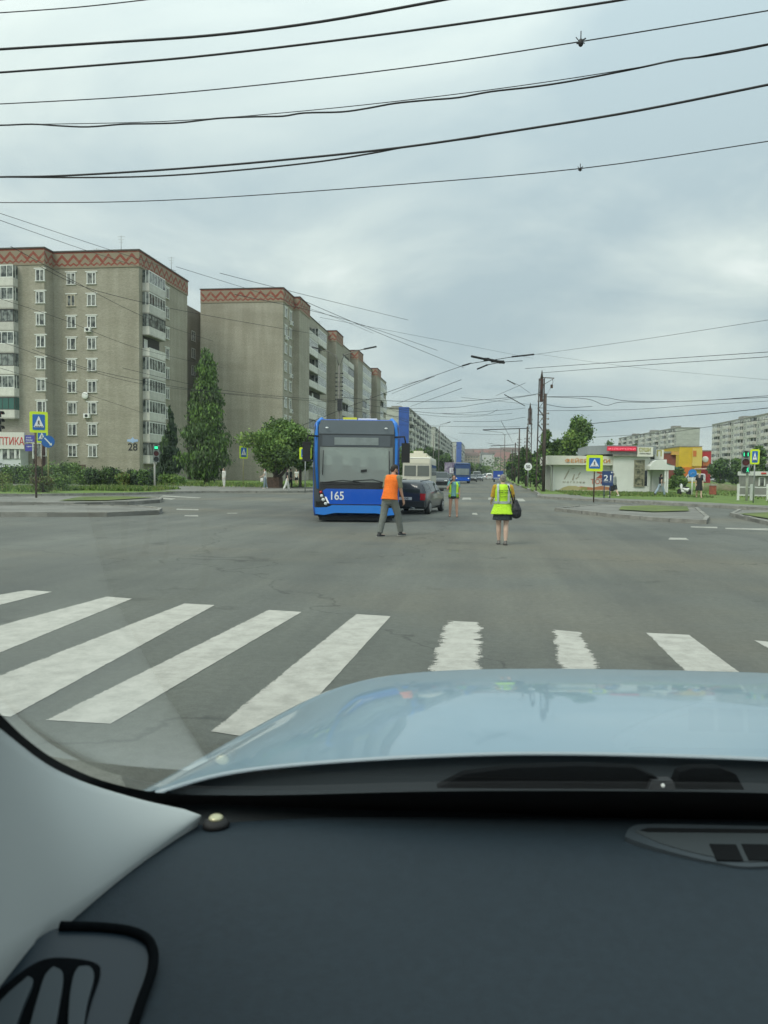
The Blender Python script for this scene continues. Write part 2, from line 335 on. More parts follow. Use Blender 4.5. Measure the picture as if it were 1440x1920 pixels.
stripes = [([(-330, 1170), (-200, 1185), (98, 1110), (50, 1107)], 0), ([(-330, 1262), (-140, 1282), (248, 1123), (200, 1119)], 0), ([(-150, 1325), (20, 1345), (403, 1135), (345, 1132)], 0),
  ([(85, 1351), (208, 1358), (566, 1148), (503, 1144)], 0), ([(394, 1372), (520, 1392), (733, 1156), (667, 1152)], 0), ([(770, 1345), (905, 1345), (907, 1168), (834, 1164)], 1),
  ([(1055, 1345), (1190, 1345), (1090, 1186), (1034, 1181)], 1), ([(1370, 1345), (1500, 1345), (1292, 1191), (1211, 1187)], 0), ([(1640, 1330), (1780, 1330), (1480, 1208), (1413, 1201)], 0)]
zb = MB(); edge = []
for q, mi in stripes:
    P = [Vector(gnd(*p)) for p in q]; N, Mv = 21, 60
    vs = []
    for j in range(Mv):
        for i in range(N):
            u = i/(N-1); v = j/(Mv-1); a = P[0].lerp(P[3], v); b_ = P[1].lerp(P[2], v); p = a.lerp(b_, u); vs.append((p.x, p.y, .004)); e_ = abs(2*u-1); s0_ = .15 if mi else (.45 if u < .5 else .86)
            edge.append(min(1, max(0, (e_-s0_)/(1-s0_)))**(1.1 if mi else 2.))
    zb.add(vs, [(j*N+i, j*N+i+1, (j+1)*N+i+1, (j+1)*N+i) for j in range(Mv-1) for i in range(N-1)], mi)
zo = struct('zebra_crossing', zb, PW)
at_ = zo.data.attributes.new('edge', 'FLOAT', 'POINT'); at_.data.foreach_set('value', edge)
mk = MB()
for q in ([(866, 937), (884, 937), (882, 933), (868, 933)], [(915, 937), (930, 937), (926, 933), (916, 933)], [(972, 940), (986, 940), (980, 935), (968, 935)], [(818, 936), (828, 936), (826, 932), (818, 932)], [(885, 965), (896, 966), (894, 962), (886, 962)],
          [(1253, 1012), (1292, 1013), (1286, 1009), (1256, 1008)], [(1295, 989), (1345, 991), (1345, 988), (1295, 987)], [(1360, 992), (1440, 995), (1440, 991), (1360, 990)],
          [(268, 932), (322, 937), (330, 935), (278, 931)], [(300, 931), (372, 934), (378, 933), (306, 929)], [(330, 956), (372, 957), (372, 955), (332, 954)],
          [(345, 968), (372, 969), (371, 966), (347, 966)], [(425, 963), (445, 963), (445, 962), (428, 962)]):
    sheet(mk, [G(*p) for p in q], .005)
for i in range(24): y0 = 75+i*9; sheet(mk, [(-4.35, y0), (-4.2, y0), (-4.2, y0+3), (-4.35, y0+3)], .005)
mo = struct('lane_marking', mk, mat('faded_paint', (.36, .355, .31), .8, var=.35, vs=3))
# grass tufts on the verges (stuff)
def tufts(name, regions, n, hh, cols, label):
    vs = []; fs = []; ms = []
    for (x0, x1, y0, y1, z) in regions:
        xs_ = rng.uniform(x0, x1, n); ys_ = rng.uniform(y0, y1, n); 
        for x, y in zip(xs_, ys_):
            h = hh*rng.uniform(.4, 1.2); a = rng.uniform(0, 6.28); w = .035+.02*rng.random(); lx, ly = rng.normal(0, .35*h, 2); b = len(vs)
            vs += [(x-w*math.cos(a), y-w*math.sin(a), z), (x+w*math.cos(a), y+w*math.sin(a), z), (x+lx, y+ly, z+h)]; fs.append((b, b+1, b+2)); ms.append(int(rng.random()*len(cols)))
    me = bpy.data.meshes.new(name); me.from_pydata(vs, [], fs)
    for c in cols: me.materials.append(c)
    me.polygons.foreach_set('material_index', ms); o = link(bpy.data.objects.new(name, me)); tag(o, label, 'grass', kind='stuff')
TUF = [mat('tuft_green', (.14, .23, .04), .9), mat('tuft_dark', (.07, .13, .03), .9), mat('tuft_pale', (.18, .21, .07), .9)]
tufts('grass_tufts', [(-45, -27, 43, 56, .12), (-29, -23, 49, 56, .12), (-45, -17, 66, 84, .12)], 5000, .3, TUF, 'rough green grass blades on the left verge in front of the hedges')
tufts('grass_tufts', [(6, 16, 56, 74, .12), (18, 36, 50, 85, .12)], 6000, .16, TUF, 'mown grass blades around the fireworks shop on the right verge')
tufts('weeds', [(15.5, 22, 38.5, 45, .12)], 2500, .4, TUF, 'tall weeds along the kerb by the white railing')
# ================================================================ buildings
def brick_mat(name, c, c2):
    m = mat(name, c, .92, c2=c2, vs=.22, stretch=(.35, .35, 2.2), bump=.0); nt = m.node_tree; n = nt.nodes; L = nt.links; b = n['Principled BSDF']
    src = b.inputs['Base Color'].links[0].from_socket
    tc = n.new('ShaderNodeTexCoord'); 
    def mul(s, sc, stretch, lo, hi, p0=.38, p1=.62):
        mp = n.new('ShaderNodeMapping'); mp.inputs['Scale'].default_value = stretch; L.new(tc.outputs['Object'], mp.inputs[0])
        t = n.new('ShaderNodeTexNoise'); t.inputs['Scale'].default_value = sc; t.inputs['Detail'].default_value = 5; L.new(mp.outputs[0], t.inputs['Vector'])
        cr = n.new('ShaderNodeValToRGB'); L.new(t.outputs[0], cr.inputs[0]); cr.color_ramp.elements[0].position = p0; cr.color_ramp.elements[0].color = (lo, lo, lo*.98, 1); cr.color_ramp.elements[1].position = p1; cr.color_ramp.elements[1].color = (hi, hi, hi, 1)
        mx = n.new('ShaderNodeMix'); mx.data_type = 'RGBA'; mx.blend_type = 'MULTIPLY'; mx.inputs[0].default_value = 1.; L.new(s, mx.inputs[6]); L.new(cr.outputs[0], mx.inputs[7]); return mx.outputs[2]
    src = mul(src, 3.5, (1, 1, 4.5), .86, 1.08); src = mul(src, .9, (1.2, 1.2, .12), .9, 1.05); src = mul(src, 14, (1, 1, 3), .88, 1.1)
    L.new(src, b.inputs['Base Color']); return m
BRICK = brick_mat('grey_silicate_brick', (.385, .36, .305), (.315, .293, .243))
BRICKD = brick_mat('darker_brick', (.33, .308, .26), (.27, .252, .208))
def zigzag_mat():
    m = bpy.data.materials.new('red_zigzag_brickwork'); m.use_nodes = True; nt = m.node_tree; n = nt.nodes; L = nt.links; b = n['Principled BSDF']; b.inputs['Roughness'].default_value = .9
    tc = n.new('ShaderNodeTexCoord'); sp = n.new('ShaderNodeSeparateXYZ'); L.new(tc.outputs['Object'], sp.inputs[0])
    def M(op, a, b_=None):
        q = n.new('ShaderNodeMath'); q.operation = op
        for i, v in enumerate((a, b_)):
            if v is None: continue
            if isinstance(v, (int, float)): q.inputs[i].default_value = v
            else: L.new(v, q.inputs[i])
        return q.outputs[0]
    u = M('ADD', sp.outputs[0], sp.outputs[1]); z = sp.outputs[2]      # z measured down from the roof edge: part origin sits there
    tri = M('PINGPONG', u, .78)                                          # 0...0.78
    d1 = M('LESS_THAN', M('ABSOLUTE', M('ADD', z, M('ADD', M('MULTIPLY', tri, 1.05), .42))), .23)
    d2 = M('LESS_THAN', M('ABSOLUTE', M('ADD', z, M('ADD', M('MULTIPLY', M('PINGPONG', M('MULTIPLY', u, 2.), .78), .35), 1.38))), .12)
    top = M('GREATER_THAN', z, -.14)
    msk = M('MINIMUM', M('ADD', M('ADD', d1, d2), top), 1.)
    nz_ = n.new('ShaderNodeTexNoise'); nz_.inputs['Scale'].default_value = 2.5; L.new(tc.outputs['Object'], nz_.inputs['Vector'])
    w = M('MULTIPLY', msk, M('MINIMUM', M('MULTIPLY', nz_.outputs[0], 1.9), 1.))
    mx = n.new('ShaderNodeMix'); mx.data_type = 'RGBA'; L.new(w, mx.inputs[0]); mx.inputs[6].default_value = (.27, .225, .165, 1); mx.inputs[7].default_value = (.25, .06, .04, 1)
    L.new(mx.outputs[2], b.inputs['Base Color']); return m
ZIG = zigzag_mat()
def glass_mat(name, dark, curtain):
    m = bpy.data.materials.new(name); m.use_nodes = True; nt = m.node_tree; n = nt.nodes; L = nt.links; b = n['Principled BSDF']; b.inputs['Roughness'].default_value = .08
    oi = n.new('ShaderNodeObjectInfo'); tc = n.new('ShaderNodeTexCoord'); t = n.new('ShaderNodeTexNoise'); t.inputs['Scale'].default_value = 1.7; t.noise_dimensions = '4D'
    L.new(tc.outputs['Object'], t.inputs['Vector']); mw = n.new('ShaderNodeMath'); mw.operation = 'MULTIPLY'; mw.inputs[1].default_value = 57.; L.new(oi.outputs['Random'], mw.inputs[0]); L.new(mw.outputs[0], t.inputs['W'])
    cr = n.new('ShaderNodeValToRGB'); L.new(t.outputs[0], cr.inputs[0]); e = cr.color_ramp.elements; e[0].position = .40; e[0].color = (*dark, 1); e[1].position = .60; e[1].color = (*curtain, 1)
    L.new(cr.outputs[0], b.inputs['Base Color']); return m
WGL = glass_mat('window_glass', (.035, .04, .04), (.22, .23, .21)); BGL = glass_mat('balcony_glass', (.04, .05, .05), (.25, .27, .26))
FRD = mat('dark_frame', (.04, .04, .04), .6); PARAP = mat('balcony_panel', (.60, .59, .55), .8, var=.15, vs=1.5, rnd=.16)
GREENG = mat('green_glass', (.03, .12, .10), .15); SLAB = mat('balcony_slab', (.36, .35, .31), .9, var=.2, vs=2)
def window_mesh(w=1.3, h=1.5, lintel=True, frame=PVC, gl=None, k=.5, name='window'):
    b = MB(); b.box(-w/2, w/2, -.02, .12, -h/2, h/2, 1); t = .05
    b.box(-w/2-t, -w/2+t, -.07, .1, -h/2, h/2, 0).box(w/2-t, w/2+t, -.07, .1, -h/2, h/2, 0).box(-w/2-t, w/2+t, -.075, .1, h/2-t, h/2+t, 0).box(-w/2-t-.08, w/2+t+.08, -.14, .1, -h/2-t, -h/2+t*.6, 0)
    x = -w/2+w*k; b.box(x-.05, x+.05, -.065, .1, -h/2+t, h/2-t, 0)
    if lintel: b.box(-w/2-.26, w/2+.26, -.09, .08, h/2+.10, h/2+.22, 2)
    return b.mesh(name, [frame, gl or WGL, WHITE])
WM = [window_mesh(1.08, 1.4, k=.5), window_mesh(1.08, 1.4, k=.36), window_mesh(1.12, 1.4, k=.64), window_mesh(1.05, 1.38, k=.5, frame=mat('cream_frame', (.55, .5, .4), .6))]
WP = [window_mesh(1.3, 1.5, False, k=.5), window_mesh(1.3, 1.5, False, k=.35)]
def balcony_mesh(w, d=1.0, kind=0, fl=2.8):
    b = MB(); b.box(-w/2, w/2, -d, .02, -.13, .0, 1)                       # floor slab
    b.box(-w/2, w/2, -d-.01, -d+.06, .003, 1.0, 0).box(-w/2, -w/2+.06, -d+.06, 0, .003, 1.0, 0).box(w/2-.06, w/2, -d+.06, 0, .003, 1.0, 0)
    top = fl-.16; fr = 2
    if kind in (0, 2, 3):
        n = max(3, int(w/.72))
        for i in range(n+1):
            x = -w/2+.04+(w-.08)*i/n; b.box(x-.035, x+.035, -d-.005, -d+.06, 1.0, top, fr)
        b.box(-w/2, w/2, -d-.012, -d+.07, 1.0, 1.09, fr).box(-w/2, w/2, -d-.012, -d+.07, top-.12, top, fr).box(-w/2+.02, w/2-.02, -d+.02, -d+.04, 1.09, top-.12, 3)
        for sx in (-1, 1): b.box(sx*(w/2-.03)-.012, sx*(w/2-.03)+.012, -d+.06, 0, 1.0, top, 3); b.box(sx*(w/2-.03)-.03, sx*(w/2-.03)+.03, -d*.55, -d*.45, 1.0, top, fr)
    else:
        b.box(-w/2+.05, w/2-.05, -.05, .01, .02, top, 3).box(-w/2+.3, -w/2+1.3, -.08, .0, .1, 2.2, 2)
        b.bar((-w/2, -d+.03, 1.05), (w/2, -d+.03, 1.05), .05, .05, 2)
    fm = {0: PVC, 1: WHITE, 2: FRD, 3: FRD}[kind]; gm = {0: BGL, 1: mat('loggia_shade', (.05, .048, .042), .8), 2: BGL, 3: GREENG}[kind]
    return b.mesh('balcony', [PARAP, SLAB, fm, gm])
def put(me, name, parent, wpos, rz=0.):
    o = bpy.data.objects.new(name, me); link(o, parent); l = parent.location; o.location = (wpos[0]-l.x, wpos[1]-l.y, wpos[2]-l.z); o.rotation_euler = (0, 0, rz); return o
def cornice(parent, boxes, top):
    b = MB()
    for q in boxes: b.box(q[0], q[1], q[2], q[3], -1.95, .06)
    o = b.build('cornice', ZIG, parent); l = parent.location; o.location = (0-l.x, 0-l.y, top-l.z); return o
def antenna(parent, x, y, z, h=2.4):
    b = MB(); b.tube([(x, y, z), (x, y, z+h)], .035); 
    for k in range(3): b.bar((x-.5+.1*k, y, z+h-.15-.35*k), (x+.5-.1*k, y, z+h-.15-.35*k), .03)
    b.build('antenna', STEEL, parent, True)
TOP = 28.9; z0 = atY(172, 846, 93)[2]; zt = atY(172, 522, 93)[2]; FL = (zt-z0)/8
rows = [z0+FL*i for i in range(9)]
# --- nearest block, number 28
A = thing('apartment_block', 'nearest grey brick block, numbered 28, with an optician shop at its foot', 'apartment block', (-52, 100, 0))
w = MB(); w.box(-70, -55.2, 91, 112, 0, TOP+.0).box(-55.2, -43.7, 93, 108.8, 0, TOP); w.build('wall', BRICK, A, True)
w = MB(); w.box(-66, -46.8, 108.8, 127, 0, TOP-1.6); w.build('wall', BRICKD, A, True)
cornice(A, [(-62.2, -55.12, 90.92, 112.1), (-55.12, -43.62, 92.92, 108.9)], TOP)
w = MB(); w.box(-62.3, -55.02, 90.82, 112.2, TOP+.062, TOP+.22).box(-55.02, -43.52, 92.82, 109, TOP+.062, TOP+.22); w.build('roof', mat('roof_felt', (.10, .09, .085), .9), A, True)
random.seed(11)
for i, z in enumerate(rows):
    put(WM[random.choice([0, 0, 1, 2])], 'window', A, (atY(76, 600, 91)[0], 91, z))
    for px in (134, 172): put(WM[random.choice([0, 1, 2, 0]) if not (i == 7 and px == 134) else 3], 'window', A, (atY(px, 600, 93)[0], 93, z))
    if i < 9: put(WM[random.choice([0, 1])], 'window', A, (-43.7, 101.6, z), R(90))
bz = [r-1.42 for r in rows]
kl = [0, 3, 0, 2, 0, 1, 0, 0, 0][:9]; kl = [0, 0, 3, 0, 2, 0, 2, 0, 0]
BM = {(k, w_): balcony_mesh(w_, 1.0, k, FL) for k in range(4) for w_ in (4.9,)}
for i in range(2, 9): put(BM[(kl[i], 4.9)], 'balcony', A, (-61.2, 91, bz[i]))
B5 = {k: balcony_mesh(5.0, .9, k, FL) for k in range(4)}
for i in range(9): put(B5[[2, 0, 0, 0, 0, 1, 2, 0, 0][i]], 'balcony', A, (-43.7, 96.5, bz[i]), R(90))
for i, zz in enumerate((rows[6]-1.0, rows[2]-.95)):
    b = MB(); b.box(-.4, .4, -.38, 0, -.28, .28, 0).ell((0, -.40, 0), (.2, .03, .2), 1)
    o = b.build('air_conditioner', [PVC, DARK], A); o.location = (atY(166 if i == 0 else 163, 600, 93)[0]+52, 93-100, zz)
b = MB(); b.ell((0, -.25, 0), (.45, .09, .45)); b.tube([(0, 0, 0), (0, -.22, 0)], .03); o = b.build('satellite_dish', PVC, A); o.location = (atY(160, 600, 93)[0]+52, 93-100, atY(160, 742, 93)[2])
# shop unit at the foot of the left wing
w = MB(); w.box(-70, -57.6, 89.4, 91, 0, 5.3); w.build('shop_front', mat('white_cladding', (.60, .63, .62), .6, var=.08, vs=1), A, True)
fa = MB(); q0 = atY(0, 812, 89.3); q1 = atY(47, 842, 89.3); fa.box(-70, q1[0], 89.1, 89.39, q1[2], q0[2]+.1); fa.build('shop_sign', mat('cream_sign', (.66, .64, .60), .5), A, True)
RED = mat('sign_red', (.55, .04, .03), .5)
xa, xb = atY(-12, 825, 89.1)[0], atY(45, 825, 89.1)[0]
t_ = text('ОПТИКА', xb-xa, 1.0, RED, A, ((xa+xb)/2+52, 89.08-100, (q0[2]+q1[2])/2), name='shop_lettering', ext=.02)
VIO = mat('violet_banner', (.06, .05, .36), .5)
for (x0, y0, x1, y1, ln) in ((48, 816, 72, 829, ('очки', 'линзы', 'проверка зрения')), (48, 833, 61, 846, ('гарантия',))):
    a, c = atY(x0, y0, 89.3), atY(x1, y1, 89.3); b = MB(); b.box(a[0], c[0], 89.2, 89.36, c[2], a[2]); pn = b.build('banner', VIO, A, True)
    for k, s_ in enumerate(ln): text(s_, None, .17, SWHITE, A, (a[0]+52+.25+.045*len(s_)*1.2, 89.19-100, a[2]-.3-.3*k), name='banner_lettering', ext=.01)
for (x0, x1) in ((4, 15), (17, 28), (30, 37), (62, 78)):
    a, c = atY(x0, 832, 89.3), atY(x1, 860, 89.3); b = MB(); b.box(a[0], c[0], 89.3, 89.45, c[2]+.35 if x0 > 50 else c[2], a[2], 1)
    for xx in (a[0], c[0]): b.box(xx-.06, xx+.06, 89.24, 89.42, c[2], a[2]+.06, 0)
    b.box(a[0], c[0], 89.25, 89.43, a[2], a[2]+.1, 0); b.build('shop_window', [PVC, WGL], A, True)
b = MB(); 
for k in range(16): x = -62.5+.28*k; b.tube([(x, 88.2, .9), (x, 88.2, 2.0)], .02)
b.bar((-62.5, 88.2, 2.0), (-58.2, 88.2, 2.0), .06); b.bar((-62.5, 88.2, .95), (-58.2, 88.2, .95), .05); b.build('railing', FRD, A, True)
b = MB(); b.box(-64, -57.8, 88, 89.4, 0, .9); b.build('steps', mat('navy_tile', (.03, .06, .16), .5), A, True)
# house number plate + blue name plate, mural by the hedge
p = atY(249, 838, 93); text('28', 1.25, .95, mat('black_paint', (.02, .02, .025), .7), A, (p[0]+52, 92.98-100, p[2]), name='house_number', ext=.01, bold=.01)
p = atY(249, 826, 93); b = MB(); b.plate([(p[0]+a_, p[2]+c_) for a_, c_ in ((-.72, -.12), (-.2, -.2), (0, -.32), (.2, -.2), (.72, -.12), (.72, .12), (.22, .16), (0, .42), (-.22, .16), (-.72, .12))], 92.93, 92.99); b.build('name_plate', mat('pale_blue_plate', (.35, .48, .72), .4), A, True)
p = atY(108, 845, 91); b = MB()
MUR = [mat('mural_brown', (.06, .02, .02), .8), mat('mural_pink', (.42, .30, .25), .8)]
bm_ = [(-56.9, 1.4), (-55.3, 1.2), (-55.2, 5.2), (-56, 5.5), (-56.8, 4.6)]; b.plate(bm_, 90.93, 90.99, 0); b.plate([(-56.6, 1.6), (-55.7, 1.5), (-55.6, 3.4), (-56.2, 4.2), (-56.7, 3.2)], 90.9, 90.92, 1); b.build('mural', MUR, A, True)
b = MB(); b.box(-51.9, -51.0, 92.9, 93, 1.0, 2.1); b.build('basement_hatch', RUST, A, True)
w = MB(); w.box(-55.1, -43.6, 92.92, 93.0, 0, .9); w.build('plinth', CONC, A, True)
for x, y in ((-53, 100), (-60, 100), (-47, 95), (-44.5, 105)): antenna(A, x, y, TOP+.2)
# --- the stepped row further along the road
def row_block(y0, y1, xw, xf, label, first=False, seed=1):
    random.seed(seed); B = thing('apartment_block', label, 'apartment block', (xf-5, (y0+y1)/2, 0), group='stepped grey brick blocks along the left of the road')
    w = MB()
    if first: w.box(xw, xf-1, y0, y0+6.2, 0, TOP)
    ys_ = y0+6.2 if first else y0
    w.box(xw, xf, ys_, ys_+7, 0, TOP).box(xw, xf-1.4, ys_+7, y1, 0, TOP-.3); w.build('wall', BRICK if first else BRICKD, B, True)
    bx = [(xf-16, xf+.07, ys_-.07, ys_+7.05)]
    if first: bx = [(xw, xf-.93, y0-.07, ys_-.075), (xf-16, xf+.07, ys_-.07, ys_+7.05)]
    cornice(B, bx, TOP)
    b = MB(); b.box(xw, xf+.15, ys_-.15, ys_+7.1, TOP+.065, TOP+.2)
    if first: b.box(xw-.1, xf-.85, y0-.15, ys_-.155, TOP+.065, TOP+.2)
    b.box(xw, xf-1.3, ys_+7.1, y1, TOP-.29, TOP-.15); b.build('roof', MATS['roof_felt'], B, True)
    L_ = y1-ys_-7; nb = 2 if L_ < 24 else 3; wb = min(7.2, (L_-.4)/nb)
    me = {k: balcony_mesh(wb-.3, 1.25, k, FL) for k in range(3)}
    for i in range(9):
        if first:
            for yy in (y0+1.6, y0+4.4): put(WM[random.choice([0, 1])], 'window', B, (xf-1, yy, rows[i]), R(90))
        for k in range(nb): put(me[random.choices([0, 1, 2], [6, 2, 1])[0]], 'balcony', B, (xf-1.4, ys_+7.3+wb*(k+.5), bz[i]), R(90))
    antenna(B, xf-4, ys_+3, TOP+.2)
    return B
B2_ = row_block(113.8, 148.6, -43.6, -29.7, 'second grey brick block, its broad blank end wall behind the round green tree', True, 3)
for yy, i in ((118.4, 8), (115.6, 7), (118.3, 5), (118.4, 3), (115.5, 2)):
    b = MB(); b.box(-.4, .4, -.38, 0, -.28, .28, 0).ell((0, -.40, 0), (.2, .03, .2), 1); o = b.build('air_conditioner', [PVC, DARK], B2_); o.location = (-30.7-B2_.location.x, yy-B2_.location.y, rows[i]-1.05); o.rotation_euler = (0, 0, R(90))
row_block(148.8, 172.6, -41, -29.5, 'third grey brick block in the row, rising behind the street lamp', seed=4)
row_block(172.8, 202.6, -41, -29.2, 'fourth grey brick block of the stepped row, above the blue trolleybus roof', seed=5)
row_block(202.8, 232, -41, -29.1, 'last and smallest grey brick block of the row before the white panel buildings', seed=6)
# --- white panel buildings with blue end boards
PANEL = mat('white_panel', (.44, .45, .41), .85, var=.14, vs=.35, stretch=(1, 1, 2.5), rnd=.05); BLP = mat('blue_board', (.012, .075, .37), .5, var=.15, vs=.5); SEAM = mat('panel_seam', (.24, .24, .22), .9)
def panel_block(label, x0, x1, y0, y1, top, face='E', floors=9, endm=None, seed=1, pitch=3.4, bal=.45, origin=None, rz=0., wallm=None, group=None, loc=None, rev=False):
    random.seed(seed); loc = loc or ((x0+x1)/2, (y0+y1)/2, 0); B = thing('panel_building', label, 'apartment block', loc, rz, group)
    l = Vector(loc); lx0, lx1, ly0, ly1 = x0-l.x, x1-l.x, y0-l.y, y1-l.y
    w = MB(); w.box(lx0, lx1, ly0, ly1, 0, top); 
    w.build('wall', wallm or PANEL, B)
    w = MB(); w.box(lx0-.15, lx1+.15, ly0-.15, ly1+.15, top, top+.5)
    for k in range(3): yy = ly0+(ly1-ly0)*(k+.5)/3; w.box((lx0+lx1)/2-2, (lx0+lx1)/2+2, yy-2.5, yy+2.5, top+.5, top+2.4)
    w.build('roof', CONC, B)
    fh = (top-1.6)/floors; n = int((ly1-ly0)/pitch); side = lx1 if face == 'E' else lx0; rr = R(90) if face == 'E' else R(-90)
    W0 = window_mesh(1.7, 1.5, False); M0 = balcony_mesh(pitch*.86, 1.1, 0, fh); M1 = balcony_mesh(pitch*.86, 1.1, 1, fh); M2 = balcony_mesh(pitch*.86, 1.1, 2, fh)
    lst = []; 
    for i in range(n):
        isb = (i % 4 in (1, 2)) if bal > .4 else (i % 3 == 1)
        for j in range(floors):
            y = ly0+pitch*(i+.5); z = 1.4+fh*j
            lst.append((('b', random.choices([0, 1, 2], [5, 3, 2])[0]) if isb else ('w', 0), y, z))
    lst.sort(key=lambda q: q[1], reverse=rev)
    rest = MB()
    for c, (k, y, z) in enumerate(lst):
        if c < 90:
            if k[0] == 'b': o = bpy.data.objects.new('balcony', (M0, M1, M2)[k[1]]); link(o, B); o.location = (side, y, z)
            else: o = bpy.data.objects.new('window', W0); link(o, B); o.location = (side, y, z+1.45)
            o.rotation_euler = (0, 0, rr)
        else:
            me = (M0, M1, M2)[k[1]] if k[0] == 'b' else W0; zz = z if k[0] == 'b' else z+1.45; cs, sn = math.cos(rr), math.sin(rr)
            vs = [(v.co.x*cs-v.co.y*sn+side, v.co.x*sn+v.co.y*cs+y, v.co.z+zz) for v in me.vertices]; base = len(rest.v); rest.v += vs
            for p in me.polygons: rest.f.append(tuple(base+q for q in p.vertices)); rest.sm.append(False); mm = me.materials[p.material_index]; rest.m.append([PARAP, SLAB, PVC, BGL, WGL, FRD, WHITE, MATS['loggia_shade']].index(mm))
    if rest.v: o = rest.build('farther_windows', [PARAP, SLAB, PVC, BGL, WGL, FRD, WHITE, MATS['loggia_shade']], B); o['kind'] = 'stuff'
    b = MB()
    for j in range(1, floors+1):
        z = 1.4+fh*j-.1; b.box(lx1-.02, lx1+.03, ly0, ly1, z-.04, z+.04) if face == 'E' else b.box(lx0-.03, lx0+.02, ly0, ly1, z-.04, z+.04); b.box(lx0, lx1, ly0-.03, ly0+.02, z-.04, z+.04)
    b.build('panel_seams', SEAM, B)
    if endm: b = MB(); b.box(*[endm[0]-l.x, endm[1]-l.x], ly0-.35, ly0-.05, endm[2], endm[3]); b.build('end_board', BLP, B)
    return B
F_ = atY(748, 767, 285); F2 = atY(766, 840, 285)
panel_block('white panel building with a tall blue board on its end, next after the brick row', -42, -29, 285, 400, 25.3, seed=2, endm=(F_[0], F2[0]+.05, 8, 25.8))
panel_block('second white panel building along the left, between the two blue boards', -41, -29, 434, 640, 27, seed=5)
G_ = atY(856, 824, 790); G2 = atY(865, 860, 790)
panel_block('farthest white panel building on the left, its narrow end wall clad in blue board', -52, -26, 790, 900, 33, seed=9, endm=(G_[0], G2[0], 12, 33.5), pitch=4.5)
# --- right hand blocks
def edge_pt(px, py, d): r_ = ray(px, py); r_ = r_/r_[1]; return CP+r_*d
# building with long balcony side running away to the left, plain end wall towards us
e0 = atY(1268, 840, 420); e1 = atY(1312, 840, 420)
B = panel_block('grey white panel block with plain end wall above the yellow hall', e0[0], e1[0], 420, 545, atY(1290, 801, 420)[2]-.5, 'W', 9, seed=12, pitch=3.6, loc=(e0[0], 420, 0))
B.rotation_euler = (0, 0, R(4))
j0 = gnd(1336, 905, 0)
J1 = atY(1336, 795, 330); 
P1_ = edge_pt(1445, 800, 268)
_d = Vector((P1_[0]-J1[0], P1_[1]-330, 0)); 
B = panel_block('long grey panel block filling the right edge behind the traffic light', -14, 0, 0, _d.length+45, J1[2]-.6, 'E', 9, seed=13, pitch=3.3, loc=(0, 0, 0), rev=True)
B.location = (J1[0], 330, 0); B.rotation_euler = (0, 0, math.atan2(-_d.x, _d.y))
put(WP[0], 'window', A, (-46.8, 119, rows[6]), R(90)); put(WP[0], 'window', A, (-46.8, 119, rows[7]), R(90)); put(WP[0], 'window', A, (-46.8, 119, rows[5]), R(90))
# ================================================================ trees and hedges
LEAF = {k: mat('leaf_'+k, c, .75, var=.35, vs=1.5) for k, c in dict(mid=(.125, .225, .045), light=(.19, .29, .06), dark=(.075, .135, .04), birch=(.07, .098, .045), spruce=(.035, .065, .033), yellow=(.16, .19, .04), brown=(.10, .085, .03)).items()}
BARK = mat('bark', (.07, .055, .04), .9, var=.4, vs=4); BBARK = mat('birch_bark', (.42, .41, .37), .8, c2=(.06, .055, .05), vs=3, stretch=(1, 1, 3))
def foliage(clumps, n, size, hang=0.):
    w = np.array([c[3]*c[4]*c[5] for c in clumps])**.8; w = w/w.sum(); idx = rng.choice(len(clumps), n, p=w); C_ = np.array([c[:6] for c in clumps])[idx]
    d = rng.normal(size=(n, 3)); d /= np.linalg.norm(d, axis=1)[:, None]; rr = (.45+.55*rng.random(n)**.6)[:, None]*(1+.12*rng.normal(size=(n, 1)))
    rr = rr*np.where(rng.random((n, 1)) < .12, 1.28, 1.); P = C_[:, :3]+d*rr*C_[:, 3:6]; a = rng.normal(size=(n, 3)); 
    if hang: a[:, 2] = a[:, 2]*.3; 
    a /= np.linalg.norm(a, axis=1)[:, None]; b = rng.normal(size=(n, 3)); 
    if hang: b = b*.35; b[:, 2] -= 1.5
    b -= (a*b).sum(1)[:, None]*a; b /= np.linalg.norm(b, axis=1)[:, None]; s = size*rng.uniform(.55, 1.3, (n, 1)); l = s*(1.0 if not hang else 2.0)
    V = np.stack([P-a*s*.5, P-b*l*.6+a*0, P+a*s*.5, P+b*l*.6], 1).reshape(-1, 3); return V, idx
